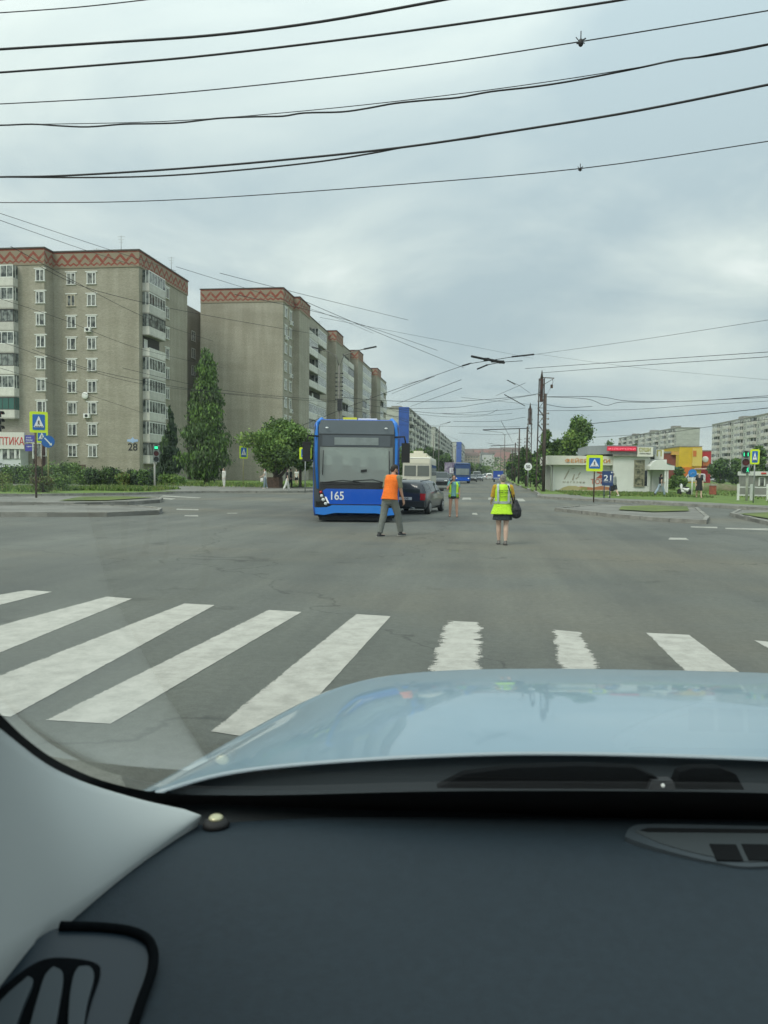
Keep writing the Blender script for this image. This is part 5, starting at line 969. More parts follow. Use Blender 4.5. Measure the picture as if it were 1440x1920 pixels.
    if beard: b = MB(); b.cone(hd-up*.088+fwd_*.058, .034, hd-up*.062+fwd_*.045, (.056, .05)); fin(b, 'beard', hair, .009)
    for w_ in (wear or []):
        kind, m = w_[0], w_[1]; b = MB()
        if kind in ('shirt', 'top', 'blouse'):
            e_ = .014; b.cone((0, 0, .84 if kind != 'top' else .95), (.168*F, .125*F), (0, 0, .98), (.162*F, .125*F), cap0=False); b.cone((0, 0, .98), (.162*F, .125*F), ln((0, 0, 1.12)), (.150*F, .116*F)); b.cone(ln((0, 0, 1.12)), (.150*F, .116*F), ln((0, 0, 1.33)), (.18*F**.6, .125*F**.5)); b.cone(ln((-.13, 0, 1.395)), .062, ln((.13, 0, 1.395)), .062, ref=(0, 1, 0)); b.cone(ln((0, 0, 1.36)), .09, ln((0, 0, 1.435)), .066, cap1=False)
            fr = w_[2] if len(w_) > 2 else .55
            for key in ('armL', 'armR'):
                s0, el, wr, d1, d2 = J[key]
                if fr <= 1: b.cone(s0, .066, s0.lerp(el, fr), .060, cap1=False)
                else: b.cone(s0, .066, el, .054); b.cone(el, .054, el.lerp(wr, fr-1), .040, cap1=False)
        elif kind == 'vest':                    # open-sided safety vest flaring at the hem
            fl = w_[2] if len(w_) > 2 else 1.; zb = w_[3] if len(w_) > 3 else .80
            b.cone((0, -.01, zb), (.19*F*fl, .15*F*fl), (0, 0, 1.0), (.178*F, .140*F), cap0=False, cap1=False); b.cone((0, 0, 1.0), (.178*F, .14*F), ln((0, 0, 1.12)), (.166*F, .132*F)); b.cone(ln((0, 0, 1.12)), (.166*F, .132*F), ln((0, 0, 1.33)), (.19*F**.6, .138*F**.5)); b.cone(ln((-.135, 0, 1.40)), .066, ln((.135, 0, 1.40)), .066, ref=(0, 1, 0)); b.cone(ln((0, 0, 1.36)), .092, ln((0, 0, 1.43)), .068, cap1=False)
        elif kind in ('trousers', 'shorts', 'leggings'):
            fr = w_[2] if len(w_) > 2 else 1.92; g_ = .016 if kind != 'leggings' else .008; b.cone((0, 0, .86), (.168*F, .12*F), (0, 0, 1.0), (.16*F, .12*F), cap1=False)
            for key in ('legL', 'legR'):
                h, kn, an, d1, d2 = J[key]; wl = w_[3] if len(w_) > 3 else 1.
                if fr <= 1: b.cone(h, .098*F, h.lerp(kn, fr), (.085*F+.01)*wl, cap1=False)
                else: b.cone(h, .098*F, kn, (.06*F**.5+g_)*wl); b.cone(kn, (.06*F**.5+g_)*wl, kn.lerp(an, min(1.05, fr-1)), (.052+g_*.8)*wl, cap1=False)
        elif kind in ('skirt', 'dress'):
            zb = w_[2]; fl = w_[3] if len(w_) > 3 else 1.1
            if kind == 'dress': b.cone((0, 0, .98), (.162*F, .125*F), ln((0, 0, 1.12)), (.148*F, .115*F)); b.cone(ln((0, 0, 1.12)), (.148*F, .115*F), ln((0, 0, 1.32)), (.175*F**.6, .122*F**.5)); b.cone(ln((-.12, 0, 1.39)), .06, ln((.12, 0, 1.39)), .06, ref=(0, 1, 0)); [b.cone(J[q][0], .064, J[q][0].lerp(J[q][1], .6), .062, cap1=False) for q in ('armL', 'armR')]
            b.cone((0, 0, zb), (.18*F*fl, .15*F*fl), (0, 0, 1.0), (.16*F, .123*F), cap0=False)
        elif kind == 'shoes':
            for key in ('legL', 'legR'):
                an = J[key][2]; q = MB(); q.cone(an+Vector((0, -.045, -.045)), (.04, .036), an+Vector((0, .15, -.055)), (.047, .024)); q.cone(an+Vector((0, -.02, -.02)), .042, an+Vector((0, 0, .015)), .043, cap1=False); fin(q, 'shoe', m, .009)
                if len(w_) > 2: q = MB(); q.box(an.x-.045, an.x+.045, an.y-.085, an.y+.19, an.z-.085+dz+.003, an.z-.067+dz); q.build('sole', w_[2], T)
            continue
        elif kind == 'sandals':
            for key in ('legL', 'legR'): an = J[key][2]; q = MB(); q.box(an.x-.045, an.x+.045, an.y-.09, an.y+.19, an.z-.08+dz, an.z-.062+dz); q.bar((an.x-.045, an.y+.1, an.z-.03+dz), (an.x+.045, an.y+.1, an.z-.03+dz), .035, .014); q.build('sandal', m, T)
            continue
        elif kind == 'cap': b.cone(hd+up*.045-fwd_*.01, (.085, .095), hd+up*.075-fwd_*.01, (.07, .08)); b.cone(hd+up*.045+fwd_*.06, (.06, .02), hd+up*.042+fwd_*.13, (.05, .012))
        fin(b, kind, m, .011)
    T['_'] = 1; del T['_']
    return T, J, dz, k
FL_ = lambda n, c, e=0: mat(n, c, .85, var=.16, vs=4, bump=.9)
ORV = FL_('orange_vest', (.95, .19, .015)); LMV = FL_('lime_vest', (.50, .82, .03)); GRYT = FL_('grey_cargo_cloth', (.17, .185, .17)); KHAKI = FL_('khaki_shirt', (.22, .23, .15)); NAVY = FL_('dark_navy_cloth', (.03, .04, .05)); TEAL = FL_('teal_cloth', (.16, .38, .38)); MUST = FL_('mustard_cloth', (.55, .33, .03)); WHC = FL_('white_cloth', (.66, .66, .62)); DEN = FL_('pale_denim', (.32, .40, .48)); BLC = FL_('black_cloth', (.018, .018, .02)); GRC = FL_('grey_cloth', (.28, .30, .28)); YLC = FL_('pale_yellow_cloth', (.50, .50, .12)); REFL = mat('reflective_band', (.42, .47, .45), .35, .2)
def ctilt(px, Y): return math.atan2(-atY(px, 900, Y)[0], Y)      # turning towards or away from us is measured from this line
p = gnd(730, 1006)
M_, J, dz, k = person('person', 'man in an orange safety vest and grey trousers walking in front of the blue bus', (p[0], p[1], 0.), R(-32), 1.83, SKIN, HAIRD, dict(lean=11, legL=(-12, 5, 2), legR=(24, 10, 2), armL=(-6, 14, 6), armR=(10, 10, 5), head=(-28, 24)),
    [('shirt', KHAKI, .85), ('trousers', GRYT, 1.97, 1.06), ('vest', ORV, 1.08, .88), ('shoes', mat('dark_shoe', (.03, .03, .032), .7), mat('pale_sole', (.3, .3, .28), .8))], beard=True, fat=1.08)
# sleeve patch
p = gnd(941, 1021)
W1, J, dz, k = person('person', 'grey haired woman in a lime vest seen from behind, black bag on her hip', (p[0], p[1], 0.), R(4), 1.58, SKINP, HAIRG, dict(lean=2, legL=(7, 3, -3.5), legR=(-4, 7, -3), armL=(8, 60, 12), armR=(6, 62, 14), head=(4, 6)),
    [('blouse', MUST, .9), ('skirt', NAVY, .60, 1.18), ('vest', LMV, 1.38, .74), ('shoes', mat('striped_sandal', (.25, .22, .2), .7, c2=(.04, .04, .04), vs=60), mat('dark_sole', (.03, .03, .03), .8))], fat=1.14)
def band(parent, pts, w_, m, nm, n=(0, -1, 0), t=.006):      # flat strip laid over the cloth
    b = MB(); b2 = [Vector(q) for q in pts]
    for i in range(len(b2)-1): b.bar(b2[i], b2[i+1], w_, t)
    return b.build(nm, m, parent)
def strip(parent, ring, z0_, z1_, m, nm):
    b = MB(); n = len(ring); v = [(x, y, z0_) for x, y in ring]+[(x, y, z1_) for x, y in ring]; b.add(v, [(i, i+1, n+i+1, n+i) for i in range(n-1)], 0, True); return b.build(nm, m, parent)
F = 1.14; zc = 1.03+dz; ring = [(.186*F*math.sin(a)*1.03, -.146*F*math.cos(a)*1.03-.0) for a in np.linspace(-2.4, 2.4, 30)]
strip(W1, ring, zc-.03, zc+.03, REFL, 'reflective_band')
for s_ in (-1, 1): band(W1, [(s_*.125, -.168, 1.03+dz), (s_*.128, -.164, 1.18+dz), (s_*.13, -.15, 1.30+dz), (s_*.13, -.105, 1.42+dz), (s_*.12, -.02, 1.475+dz)], .05, REFL, 'reflective_band', t=.012)
for i, (tx, w_) in enumerate((('ДИСПЕТЧЕРСКАЯ', .23), ('СЛУЖБА ГОРОДА', .23), ('ТРАНСПОРТ', .16))): text(tx, w_, .024, BLC, W1, (0, -.176+.006*(2-i), (1.335, 1.285, 1.185)[i]-.015+dz), name='vest_lettering', ext=.004, bold=.012)
b = MB(); b.tube([(.11, -.12, 1.44+dz), (.155, -.19, 1.30+dz), (.21, -.2, 1.12+dz), (.27, -.1, .98+dz)], .016, 6); b.build('bag_strap', BLC, W1)
BG = thing('shoulder_bag', 'black glossy shoulder bag hanging on the lime vest woman right hip', 'bag', (p[0]+.30, p[1]-.06, .78), R(4)); b = MB(); b.cone((0, 0, -.10), (.12, .085), (0, 0, .02), (.125, .09)); b.cone((0, 0, .02), (.125, .09), (-.02, 0, .20), (.06, .05)); o = b.build('bag_body', mat('black_vinyl', (.012, .012, .016), .3, bump=.6, vs=3), BG); remesh(o, .012)
b = MB(); b.tube([(-.04, 0, .22), (-.045, -.01, .3), (-.06, -.01, .36)], .014); b.build('handle', BLC, BG)
p = gnd(850, 969)
G3, J, dz, k = person('person', 'young woman with open lime vest over teal shirt, phone at her ear', (p[0]+.0, p[1], 0.), R(180)+ctilt(850, 28), 1.52, SKIN, HAIRD, dict(legL=(4, 2, 4), legR=(-4, 3, 4), armR=(18, 110, 16, (-.45, .12, .9)), armL=(-2, 8, 8), head=(6, 8)),
    [('shirt', TEAL, .6), ('shorts', NAVY, .35), ('sandals', BLC)], long_hair=True, fat=1.08)
F = 1.08
for s_ in (-1, 1):
    b = MB(); n = 8; vs = []
    for zz, rx, ry in ((.80, .20, .155), (1.0, .185, .145), (1.12, .175, .138), (1.3, .20, .145), (1.42, .15, .10)):
        for i in range(n): a = .55+(math.pi-.7)*i/(n-1); vs.append((s_*rx*F*math.sin(a), ry*F*math.cos(a), zz+dz))
    b.add(vs, [(j*n+i, j*n+i+1, (j+1)*n+i+1, (j+1)*n+i) for j in range(4) for i in range(n-1)], 0, True); o = b.build('vest_panel', LMV, G3); m_ = o.modifiers.new('s', 'SOLIDIFY'); m_.thickness = .008
    strip(G3, [(s_*.19*F*1.04*math.sin(a), .15*F*1.04*math.cos(a)) for a in np.linspace(.6, 2.5, 10)], .94+dz, .99+dz, REFL, 'reflective_band')
hd_ = J['armR'][2]
PH = thing('phone', 'dark phone held to the ear of the young woman in the road', 'phone', (0, 0, 0)); wv = Matrix.Rotation(G3.rotation_euler.z, 3, 'Z') @ (Vector((hd_.x+J['armR'][4].x*.09, hd_.y+.0+J['armR'][4].y*.09, hd_.z+dz+J['armR'][4].z*.09))*k); PH.location = (G3.location.x+wv.x, G3.location.y+wv.y, wv.z); b = MB(); b.box(-.035, .035, -.005, .005, -.07, .07); b.build('phone_body', BLACK, PH); b = MB(); b.box(-.031, .031, -.0062, -.0052, -.064, .064); b.build('screen', GLASSD, PH)
# passers-by
def ped(px, py, h_px, rz, lab, wear, **kw):
    g_ = gnd(px, py, .13); H_ = kw.pop('H', 1.66); hz = 888+(px-912)*.0192; Yd = H_*f/h_px; pp = atY(px, py, Yd*.985); z_ = .128
    return person('person', lab, (pp[0], Yd*.985, z_), rz, H_, kw.pop('skin', SKINP), kw.pop('hair', HAIRD), kw.pop('pose', None), wear, vox=.012, **kw)
ped(420, 917, 36, R(150), 'pedestrian in an all white outfit on the left pavement', [('shirt', WHC, 1.9), ('trousers', WHC, 1.97, 1.05), ('shoes', WHC)], pose=dict(legL=(6, 3, 4), legR=(-5, 5, 4)))
ped(497, 919, 38, R(100), 'pedestrian in white top and grey blue trousers carrying a white bag', [('shirt', WHC, .5), ('trousers', mat('blue_grey_cloth', (.2, .25, .29), .8), 1.97), ('shoes', WHC)], pose=dict(legL=(6, 3, 3), legR=(-8, 6, 3), armL=(20, 40, 8)))
BG2 = thing('carrier_bag', 'small white carrier bag held by the pedestrian left of the forked tree', 'bag', (atY(492, 900, 62)[0]-.1, 62.2, .75)); b = MB(); b.cone((0, 0, 0), (.15, .08), (0, 0, .26), (.11, .05), cap0=True, cap1=False); b.build('bag_body', WHC, BG2); b = MB(); b.tube([(-.06, 0, .25), (0, 0, .4), (.06, 0, .25)], .01); b.build('handle', WHC, BG2)
ped(538, 920, 40, R(-60), 'woman in dark top and white wide trousers under the round tree', [('shirt', BLC, .8), ('trousers', WHC, 1.97, 1.25), ('shoes', WHC)], pose=dict(legL=(16, 6, 2), legR=(-14, 12, 2)), long_hair=True)
ped(545, 918, 36, R(-80), 'person all in black just behind the woman in white trousers', [('shirt', BLC, 1.9), ('trousers', BLC, 1.97), ('shoes', BLC)], H=1.7)
ped(556, 905, 30, R(180), 'pedestrian in a pale shirt and dark shorts further back by the small tree', [('shirt', WHC, .5), ('shorts', BLC, .8), ('shoes', BLC)])
ped(148, 906, 30, R(180), 'figure in pale yellow clothes standing at the clipped shrubs', [('shirt', YLC, 1.7), ('trousers', YLC, 1.97, 1.2), ('shoes', YLC)], skin=YLC, hair=YLC)
ped(1150, 939, 43, R(35), 'older pedestrian in grey coat and shorts walking behind sign 21', [('shirt', GRC, 1.9), ('shorts', NAVY, .95), ('shoes', WHC)], hair=HAIRG, pose=dict(legL=(20, 6, 2), legR=(-16, 18, 2), lean=6), fat=1.15)
PB = thing('carry_bag', 'dark bag carried low by the pedestrian in the grey coat', 'bag', (atY(1146, 900, 54)[0], 53.6, .62)); b = MB(); b.cone((0, 0, 0), (.2, .1), (0, 0, .3), (.15, .06)); b.build('bag_body', BLC, PB); b = MB(); b.tube([(-.08, 0, .3), (0, 0, .48), (.08, 0, .3)], .012); b.build('handle', BLC, PB)
ped(1238, 939, 40, R(-65), 'young woman in black top and pale jeans striding to the right of the shop', [('top', BLC, .45), ('trousers', DEN, 1.97, 1.15), ('shoes', BLC)], pose=dict(legL=(-24, 14, 2), legR=(24, 8, 2), armL=(35, 30, 5), armR=(-20, 30, 5)), long_hair=True)
ped(1310, 942, 43, R(178), 'woman in a loose black dress walking towards us past the round blue sign', [('dress', BLC, .52, 1.25), ('sandals', BLC)], hair=HAIRB, pose=dict(legL=(14, 4, 1), legR=(-10, 16, 1)), fat=1.12)
# ================================================================ signs, lights, poles, wires
def signpost(name, label, px, py_base, Y=None, H=3, cat='road sign', m=STEEL, r=.035, rz=None, group=None):
    if Y is None: g_ = gnd(px, py_base, .12); Y = g_[1]
    X = float(atY(px, py_base, Y)[0]); T = thing(name, label, cat, (X, Y, .1), rz if rz is not None else math.atan2(-X, Y), group); b = MB(); b.tube([(0, 0, -.1), (0, 0, H)], r, 8); b.build('post', m, T); return T
def rr(w, h, r=.04, n=3):
    out = []
    for cx, cz, a0 in ((w/2-r, h/2-r, 0), (-w/2+r, h/2-r, 90), (-w/2+r, -h/2+r, 180), (w/2-r, -h/2+r, 270)):
        out += [(cx+r*math.cos(R(a0+90*k/n)), cz+r*math.sin(R(a0+90*k/n))) for k in range(n+1)]
    return out[::-1]
def sh_(p, z): return [(x, q+z) for x, q in p]
def walker(b, z, s, y0, y1):     # the walking pictogram: head, body, arms, legs
    b.plate(sh_([(.035*s*math.cos(a)+.01*s, .19*s+.035*s*math.sin(a)) for a in np.linspace(6.28, .52, 11)], z), y0, y1)
    for q in ([(-.03, .145), (.035, .15), (.03, .0), (-.03, .0)], [(-.03, .02), (.03, .02), (-.055, -.17), (-.10, -.17)], [(-.03, .02), (.03, .02), (.06, -.07), (.10, -.17), (.055, -.17), (.02, -.07)], [(-.03, .14), (-.02, .11), (-.09, .03), (-.11, .05)], [(.03, .14), (.035, .10), (.09, .045), (.10, .07)]): b.plate(sh_([(x*s, w*s) for x, w in q][::-1] if False else [(x*s, w*s) for x, w in q], z), y0, y1)
def ped_sign(T, z, w=.9, h=.9, bw=.12, flip=False):
    y = -.06; b = MB(); b.plate(sh_(rr(w+2*bw, h+2*bw, .07), z), y, y+.02); b.build('lime_board', LIME, T); b = MB(); b.plate(sh_(rr(w*.97, h*.97, .04), z), y-.012, y-.003); b.build('sign_face', BLUE, T)
    b = MB(); b.plate(sh_([(-.40*w, -.32*h), (0, .40*h), (.40*w, -.32*h)], z), y-.024, y-.015); b.build('white_triangle', SWHITE, T)
    b = MB(); walker(b, z-.04*h, .95*min(w, h), y-.036, y-.027)
    for k in range(5): x = (-.26+.13*k)*w; b.plate(sh_([(x-.035, -.30*h), (x-.02, -.25*h), (x+.03, -.25*h), (x+.015, -.30*h)], z), y-.036, y-.027)
    b.build('walker_symbol', BLACK, T)
    b = MB(); b.box(-.04, .04, y+.022, .03, z-.2, z-.14).box(-.04, .04, y+.022, .03, z+.14, z+.2); b.build('bracket', STEEL, T)
def hz(px, py, Y): return Z_(px, py, Y)-.1
g_ = gnd(68, 934, .12); Y = g_[1]; s_ = Y/f
T = signpost('crossing_sign', 'big crossing sign with lime border on a brown post at the far left', 68, 934, None, hz(70, 775, Y), m=RUST, r=.05); w_ = 23*s_*1.02; ped_sign(T, hz(75, 791.5, Y), w_, 32*s_, 5*s_); T.children
for c in T.children:
    if c.name.split('.')[0] != 'post': c.location.x += 6*s_
T = signpost('crossing_sign', 'smaller crossing sign half hidden under the big one at the far left', 79.5, 918, 56, hz(79, 810, 56), m=RUST, r=.05); ped_sign(T, hz(79.5, 818, 56), .62, .75, .12)
T = signpost('lane_sign', 'round blue sign with a white arrow beside the far left crossing signs', 91, 922, 50, hz(92, 818, 50), m=mat('yellow_post', (.28, .26, .12), .7), r=.045, rz=R(36)); zz = hz(92, 828, 50)
b = MB(); b.tube([(0, -.06, zz), (0, -.09, zz)], .42, 26, cap=True); b.build('sign_face', BLUE, T); b = MB(); b.plate([(-.26, zz+.22), (-.20, zz+.27), (.17, zz-.14), (.22, zz-.08), (.24, zz-.27), (.05, zz-.25), (.11, zz-.20)], -.105, -.094); b.build('arrow', SWHITE, T)
T = signpost('crossing_sign', 'lime crossing sign turned almost edge-on, between conifer and round tree', 456, 912, 70, hz(456, 836, 70), r=.04, m=mat('yellow_post', (.3, .27, .1), .7), rz=R(58)); ped_sign(T, hz(456, 848, 70), .7, .9, .14)
T = signpost('crossing_sign', 'lime crossing sign partly hidden by the left mirror of the big bus', 572, 926, 56, hz(572, 838, 56), r=.04, rz=R(10)); ped_sign(T, hz(572, 850, 56), .62, .62, .13)
T = signpost('crossing_sign', 'crossing sign on a thin post in front of the fireworks shop', 1113, 938, None, hz(1115, 855, 50), r=.04, m=RUST); Yq = T.location.y; ped_sign(T, hz(1115, 868.5, Yq), .64, .64, .15)
T = signpost('crossing_sign', 'narrow lime crossing sign right of the lit traffic light', 1412, 950, 46, hz(1412, 842, 46), r=.04); ped_sign(T, hz(1412, 856.5, 46), .30, .66, .09)
T = thing('number_sign', 'dark blue board with the number 21 on two posts before the shop', 'sign', (X_(1139, 51), 51, .1), R(-8)); yq = 51; b = MB(); zc = hz(1139, 897, 51); b.box(-.34, .34, -.05, .02, zc-.47, zc+.47); b.build('board', mat('navy_board', (.02, .05, .15), .5), T)
text('21', .46, .36, SWHITE, T, (0, -.056, zc+.04), name='number', ext=.004, bold=.01); text('улица Ленина', .5, .055, SWHITE, T, (0, -.056, zc-.22), name='caption', ext=.004, bold=.01); b = MB(); b.ell((.25, -.055, zc+.38), (.045, .008, .045)); b.build('emblem', SWHITE, T)
for x in (-.19, .17): b = MB(); b.tube([(x, 0, -.1), (x, 0, zc-.47)], .035); b.build('post', mat('navy_post', (.02, .035, .09), .6), T)
T = signpost('speed_limit_sign', 'round white speed limit sign reading 50 left of the lattice pylon', 989.5, 908, 86, hz(990, 868, 86), r=.04); zc = hz(990, 875, 86); b = MB(); b.tube([(0, -.06, zc), (0, -.08, zc)], .42, 26); b.build('sign_face', SWHITE, T); text('50', .44, .36, BLACK, T, (0, -.09, zc), name='number', ext=.005, bold=.02)
T = signpost('keep_sign', 'round blue arrow sign behind the white scooter', 1297, 930, 60, hz(1297, 882, 60), r=.05, m=PVC); zc = hz(1298, 887, 60); b = MB(); b.tube([(0, -.06, zc), (0, -.08, zc)], .30, 24); b.build('sign_face', mat('mid_blue', (.02, .2, .55), .4), T); b = MB(); b.bar((-.15, -.095, zc-.1), (.03, -.095, zc+.05), .07, .01); b.bar((.03, -.095, zc+.05), (.15, -.095, zc-.02), .07, .01); b.build('arrow', SWHITE, T)
# traffic lights
GRN = mat('green_lens', (.02, .5, .25), .3, emit=(.05, 1, .45, .9)); REDO = mat('red_lens_off', (.10, .015, .02), .25); DKL = mat('lens_off', (.02, .03, .03), .25)
def traffic_light(label, px, pb, ptop, Y, lamps, rz, hw=.19, digits=None, poletop=None, pm=STEEL, x_off=0):
    X = X_(px, Y); T = thing('traffic_light', label, 'traffic light', (X, Y, .1), rz); H = hz(px, poletop or ptop, Y); b = MB(); b.tube([(0, 0, -.1), (0, 0, H)], .075, 10); b.build('pole', pm, T); n = len(lamps)
    z1 = hz(px, ptop, Y); d = hw*1.9
    for i, k in enumerate(lamps):
        zc = z1-d*(i+.5); b = MB(); b.box(x_off-hw, x_off+hw, -.34, -.09, zc-d/2+.004, zc+d/2-.004); h_ = b.build('lamp_housing', [mat('grey_housing', (.22, .25, .24), .6)], T)
        b = MB(); r_ = hw*.82; b.tube([(x_off, -.345, zc), (x_off, -.36, zc)], r_, 20); 
        b.build('lens', {'g': DKL, 'G': GRN, 'r': REDO, 'd': DKL, 't': DKL}[k], h_)
        b = MB(); vs = []
        for s2 in (-.36, -.5):
            for a in np.linspace(R(-20), R(200), 12): vs.append((x_off+r_*1.08*math.cos(a), s2, zc+r_*1.08*math.sin(a)))
        b.add(vs, [(j, j+1, 13+j, 12+j) for j in range(11)], 0, True); b.build('visor', BLACK, h_)
        if k == 't': text(digits, hw*1.1, hw*.9, GRN, h_, (x_off, -.37, zc), name='countdown', ext=.004, bold=.01)
        if k == 'g': q = MB(); walker(q, zc, hw*2.9, -.375, -.365); q.build('green_man', GRN, h_)
    b = MB(); b.bar((0, 0, z1-.1), (x_off, -.09, z1-.1), .05); b.bar((0, 0, z1-d*n+.1), (x_off, -.09, z1-d*n+.1), .05); b.build('bracket', STEEL, T); return T
traffic_light('traffic light on a pale pole left of the conifer, its timer lit green', 290, 916, 834, 58, ['t', 'r', 'd'], R(24), .24, '1', x_off=.12, pm=mat('pale_pole', (.5, .5, .46), .6))
traffic_light('right hand traffic light showing green digits and a green walking man', 1401, 943, 845, 50, ['t', 'r', 'g'], R(-16), .25, '11', x_off=-.12, pm=mat('pale_pole', (.5, .5, .46), .6))
T = thing('traffic_light', 'dark traffic light seen side-on at the extreme left edge', 'traffic light', (X_(-14, 40), 40, .1), R(80)); b = MB(); b.tube([(0, 0, -.1), (0, 0, hz(0, 765, 40))], .07, 8); b.build('pole', STEEL, T)
for i, py in enumerate((776, 790, 803)):
    zc = hz(5, py, 40); b = MB(); b.box(-.1, .18, -.5, -.2, zc-.18, zc+.17); h_ = b.build('lamp_housing', BLACK, T); vs = []; b = MB()
    for s2 in (-.5, -.72):
        for a in np.linspace(R(-10), R(190), 10): vs.append((.04+.17*math.cos(a), s2, zc+.15*math.sin(a)))
    b.add(vs, [(j, j+1, 11+j, 10+j) for j in range(9)], 0, True); b.build('visor', BLACK, h_)
b = MB(); b.plate([(-.1, hz(5, 768, 40)), (.5, hz(5, 772, 40)), (.5, hz(5, 776, 40)), (-.1, hz(5, 774, 40))], -.3, -.27); b.build('marker_plate', RED, T)
# white railing
RL = thing('railing', 'white pipe railing around the right hand traffic light', 'railing', (X_(1410, 51), 51, .1)); W2 = WHITE
pts = [X_(v, 51) for v in (1385, 1409, 1413, 1440, 1470)]
for x in pts: b = MB(); b.box(x-.06, x+.06, 50.94, 51.06, .05, 1.15); b.build('rail_post', W2, RL, True)
for a_, c_ in ((pts[0], pts[1]), (pts[2], pts[4])):
    for z in (.45, .95): b = MB(); b.bar((a_+.06, 51, z), (c_-.06, 51, z), .07); b.build('rail', W2, RL, True)
# pylons along the right of the road
def pylon(label, px, ptop, pbase, Y, lattice=True, lean=0.0, w0=.55, w1=.28, red=True):
    X = X_(px, Y, pbase); xt = float(atY(px+lean, ptop, Y)[0]); H = hz(px, ptop, Y); T = thing('pylon', label, 'pole', (X, Y, .1)); X2 = X_(px, Y, pbase); dx = 0
    b = MB(); PM = [mat('pylon_steel', (.075, .058, .048), .8, var=.4, vs=2), mat('pylon_red', (.085, .045, .038), .8, var=.4, vs=2)]
    if lattice:
        zs = np.linspace(0, H*.93, 16)
        for sx in (-1, 1):
            for sy in (-1, 1): b.bar((sx*w0/2, sy*w0/2, -.1), (dx+sx*w1/2, sy*w1/2, H*.93), .075, m=0)
        for i in range(15):
            for sy in (-1, 1):
                wa, wb = (w0+(w1-w0)*i/15)/2, (w0+(w1-w0)*(i+1)/15)/2; sg = 1 if i % 2 else -1; b.bar((-wa*sg, sy*wa, zs[i]), (wb*sg, sy*wb, zs[i+1]), .04); b.bar((sy*wa, -wa*sg, zs[i]), (sy*wb, wb*sg, zs[i+1]), .04)
        b.box(-w1*.3, w1*.3, -w1*.3, w1*.3, H*.74, H*.93, 1); b.tube([(0, 0, H*.93), (0, 0, H)], [.14, .02], 8, 0)
    else: b.tube([(0, 0, -.1), (0, 0, H)], [.15, .09], 10, 0)
    b.build('mast', PM, T)
    b = MB()
    for k in range(4): zz = H*(.80-.055*k); b.tube([(-.22, 0, zz), (.22, 0, zz)], .035, 6, 0); [b.ell((sx*.26, 0, zz), (.07, .07, .09), 0) for sx in (-1, 1)]
    b.build('insulator', mat('insulator', (.25, .24, .22), .5), T); return T
P1 = pylon('tall lattice pylon, nearest on the right, beside the shop', 1011, 694, 925, 68, True, 0, .55, .42)
b = MB(); hh = hz(1016, 708, 68); b.bar((0, 0, hh), (1.05, 0, hh-.05), .07); b.bar((.25, 0, hh-.55), (1.0, 0, hh-.1), .04); b.box(.75, .95, -.08, .08, hh-.9, hh-.6); b.tube([(.9, 0, hh-.1), (.95, 0, hh-.4), (.8, 0, hh-.8), (.4, 0, hh-1.6)], .018); b.build('crossarm', RUST, P1)
pylon('thin plain post right beside the nearest lattice pylon', 1019, 738, 925, 67.5, False)
pylon('second, darker pylon pair left of the nearest one', 991, 755, 908, 92, True, 0, .5, .38)
pylon('slim post leaning beside the second pylon', 986.5, 800, 905, 93, False)
for i, (px, pt, pb, Y) in enumerate([(972, 803, 902, 118), (965, 830, 899, 142), (960, 842, 897, 168), (956, 852, 896, 205)]): pylon(['third post along the right of the road', 'fourth post along the right of the road, reddish top', 'fifth smaller post along the right of the road', 'smallest far post along the right of the road'][i], px, pt, pb, Y, False)
def lamp(label, px, pt, pb, Y, arm_px, arm_py, arms=1, m=None, r=.11):
    X = X_(px, Y, pb); H = hz(px, pt, Y); T = thing('street_lamp', label, 'street lamp', (X, Y, .1)); m = m or mat('lamp_post', (.17, .165, .15), .8, var=.3, vs=2); b = MB(); b.tube([(0, 0, -.1), (0, 0, H)], [r, r*.7], 8); b.build('pole', m, T)
    for k in range(arms):
        ax = float(atY(arm_px, arm_py, Y)[0])-X; az = hz(arm_px, arm_py, Y); sg = 1 if k == 0 else -.75; b = MB(); b.tube([(0, 0, H-.2), (sg*ax*.12, 0, H+(az-H)*.6), (sg*ax*.45, 0, az-.15), (sg*ax*.7, 0, az if k == 0 else az-.1)], .04); b.build('arm', m, T)
        b = MB(); b.bar((sg*ax*.66, 0, az-.02), (sg*ax, 0, az+.18), .22, .09); b.build('lantern', DARK, T)
    return T
L1 = lamp('double armed street lamp rising behind the blue bus', 634, 685, 926, 62, 706, 654, 2)
b = MB(); 
for k in range(7): zz = hz(634, 700, 62)-.35*k; b.tube([(-.22, 0, zz), (.22, 0, zz)], .03); b.ell((-.26, 0, zz), (.06, .06, .08)); b.ell((.26, 0, zz), (.06, .06, .08))
b.box(-.1, .25, -.2, .2, hz(634, 770, 62), hz(634, 748, 62)); b.build('insulator', DARK, L1)
lamp('dark pole over the bus roof, right of the double armed lamp', 693, 742, 915, 90, 700, 740, 0)
for i, (px, pt, Y, ax, ay) in enumerate([(822, 800, 130, 845, 793), (812, 815, 170, 822, 812), (848, 838, 175, 858, 836), (853, 842, 200, 862, 841), (890, 858, 260, 897, 857), (945, 815, 165, 905, 808), (938, 835, 210, 915, 832)]):
    lamp(['slim lamp post right of the white trolleybus', 'farther lamp post over the white trolleybus roof', 'lamp post right of the billboard', 'thin lamp post by the small blue board', 'far lamp post above the oncoming cars', 'long armed lamp reaching left over the road', 'farther long armed lamp over the road'][i], px, pt, 900, Y, ax, ay, 1, r=.1)
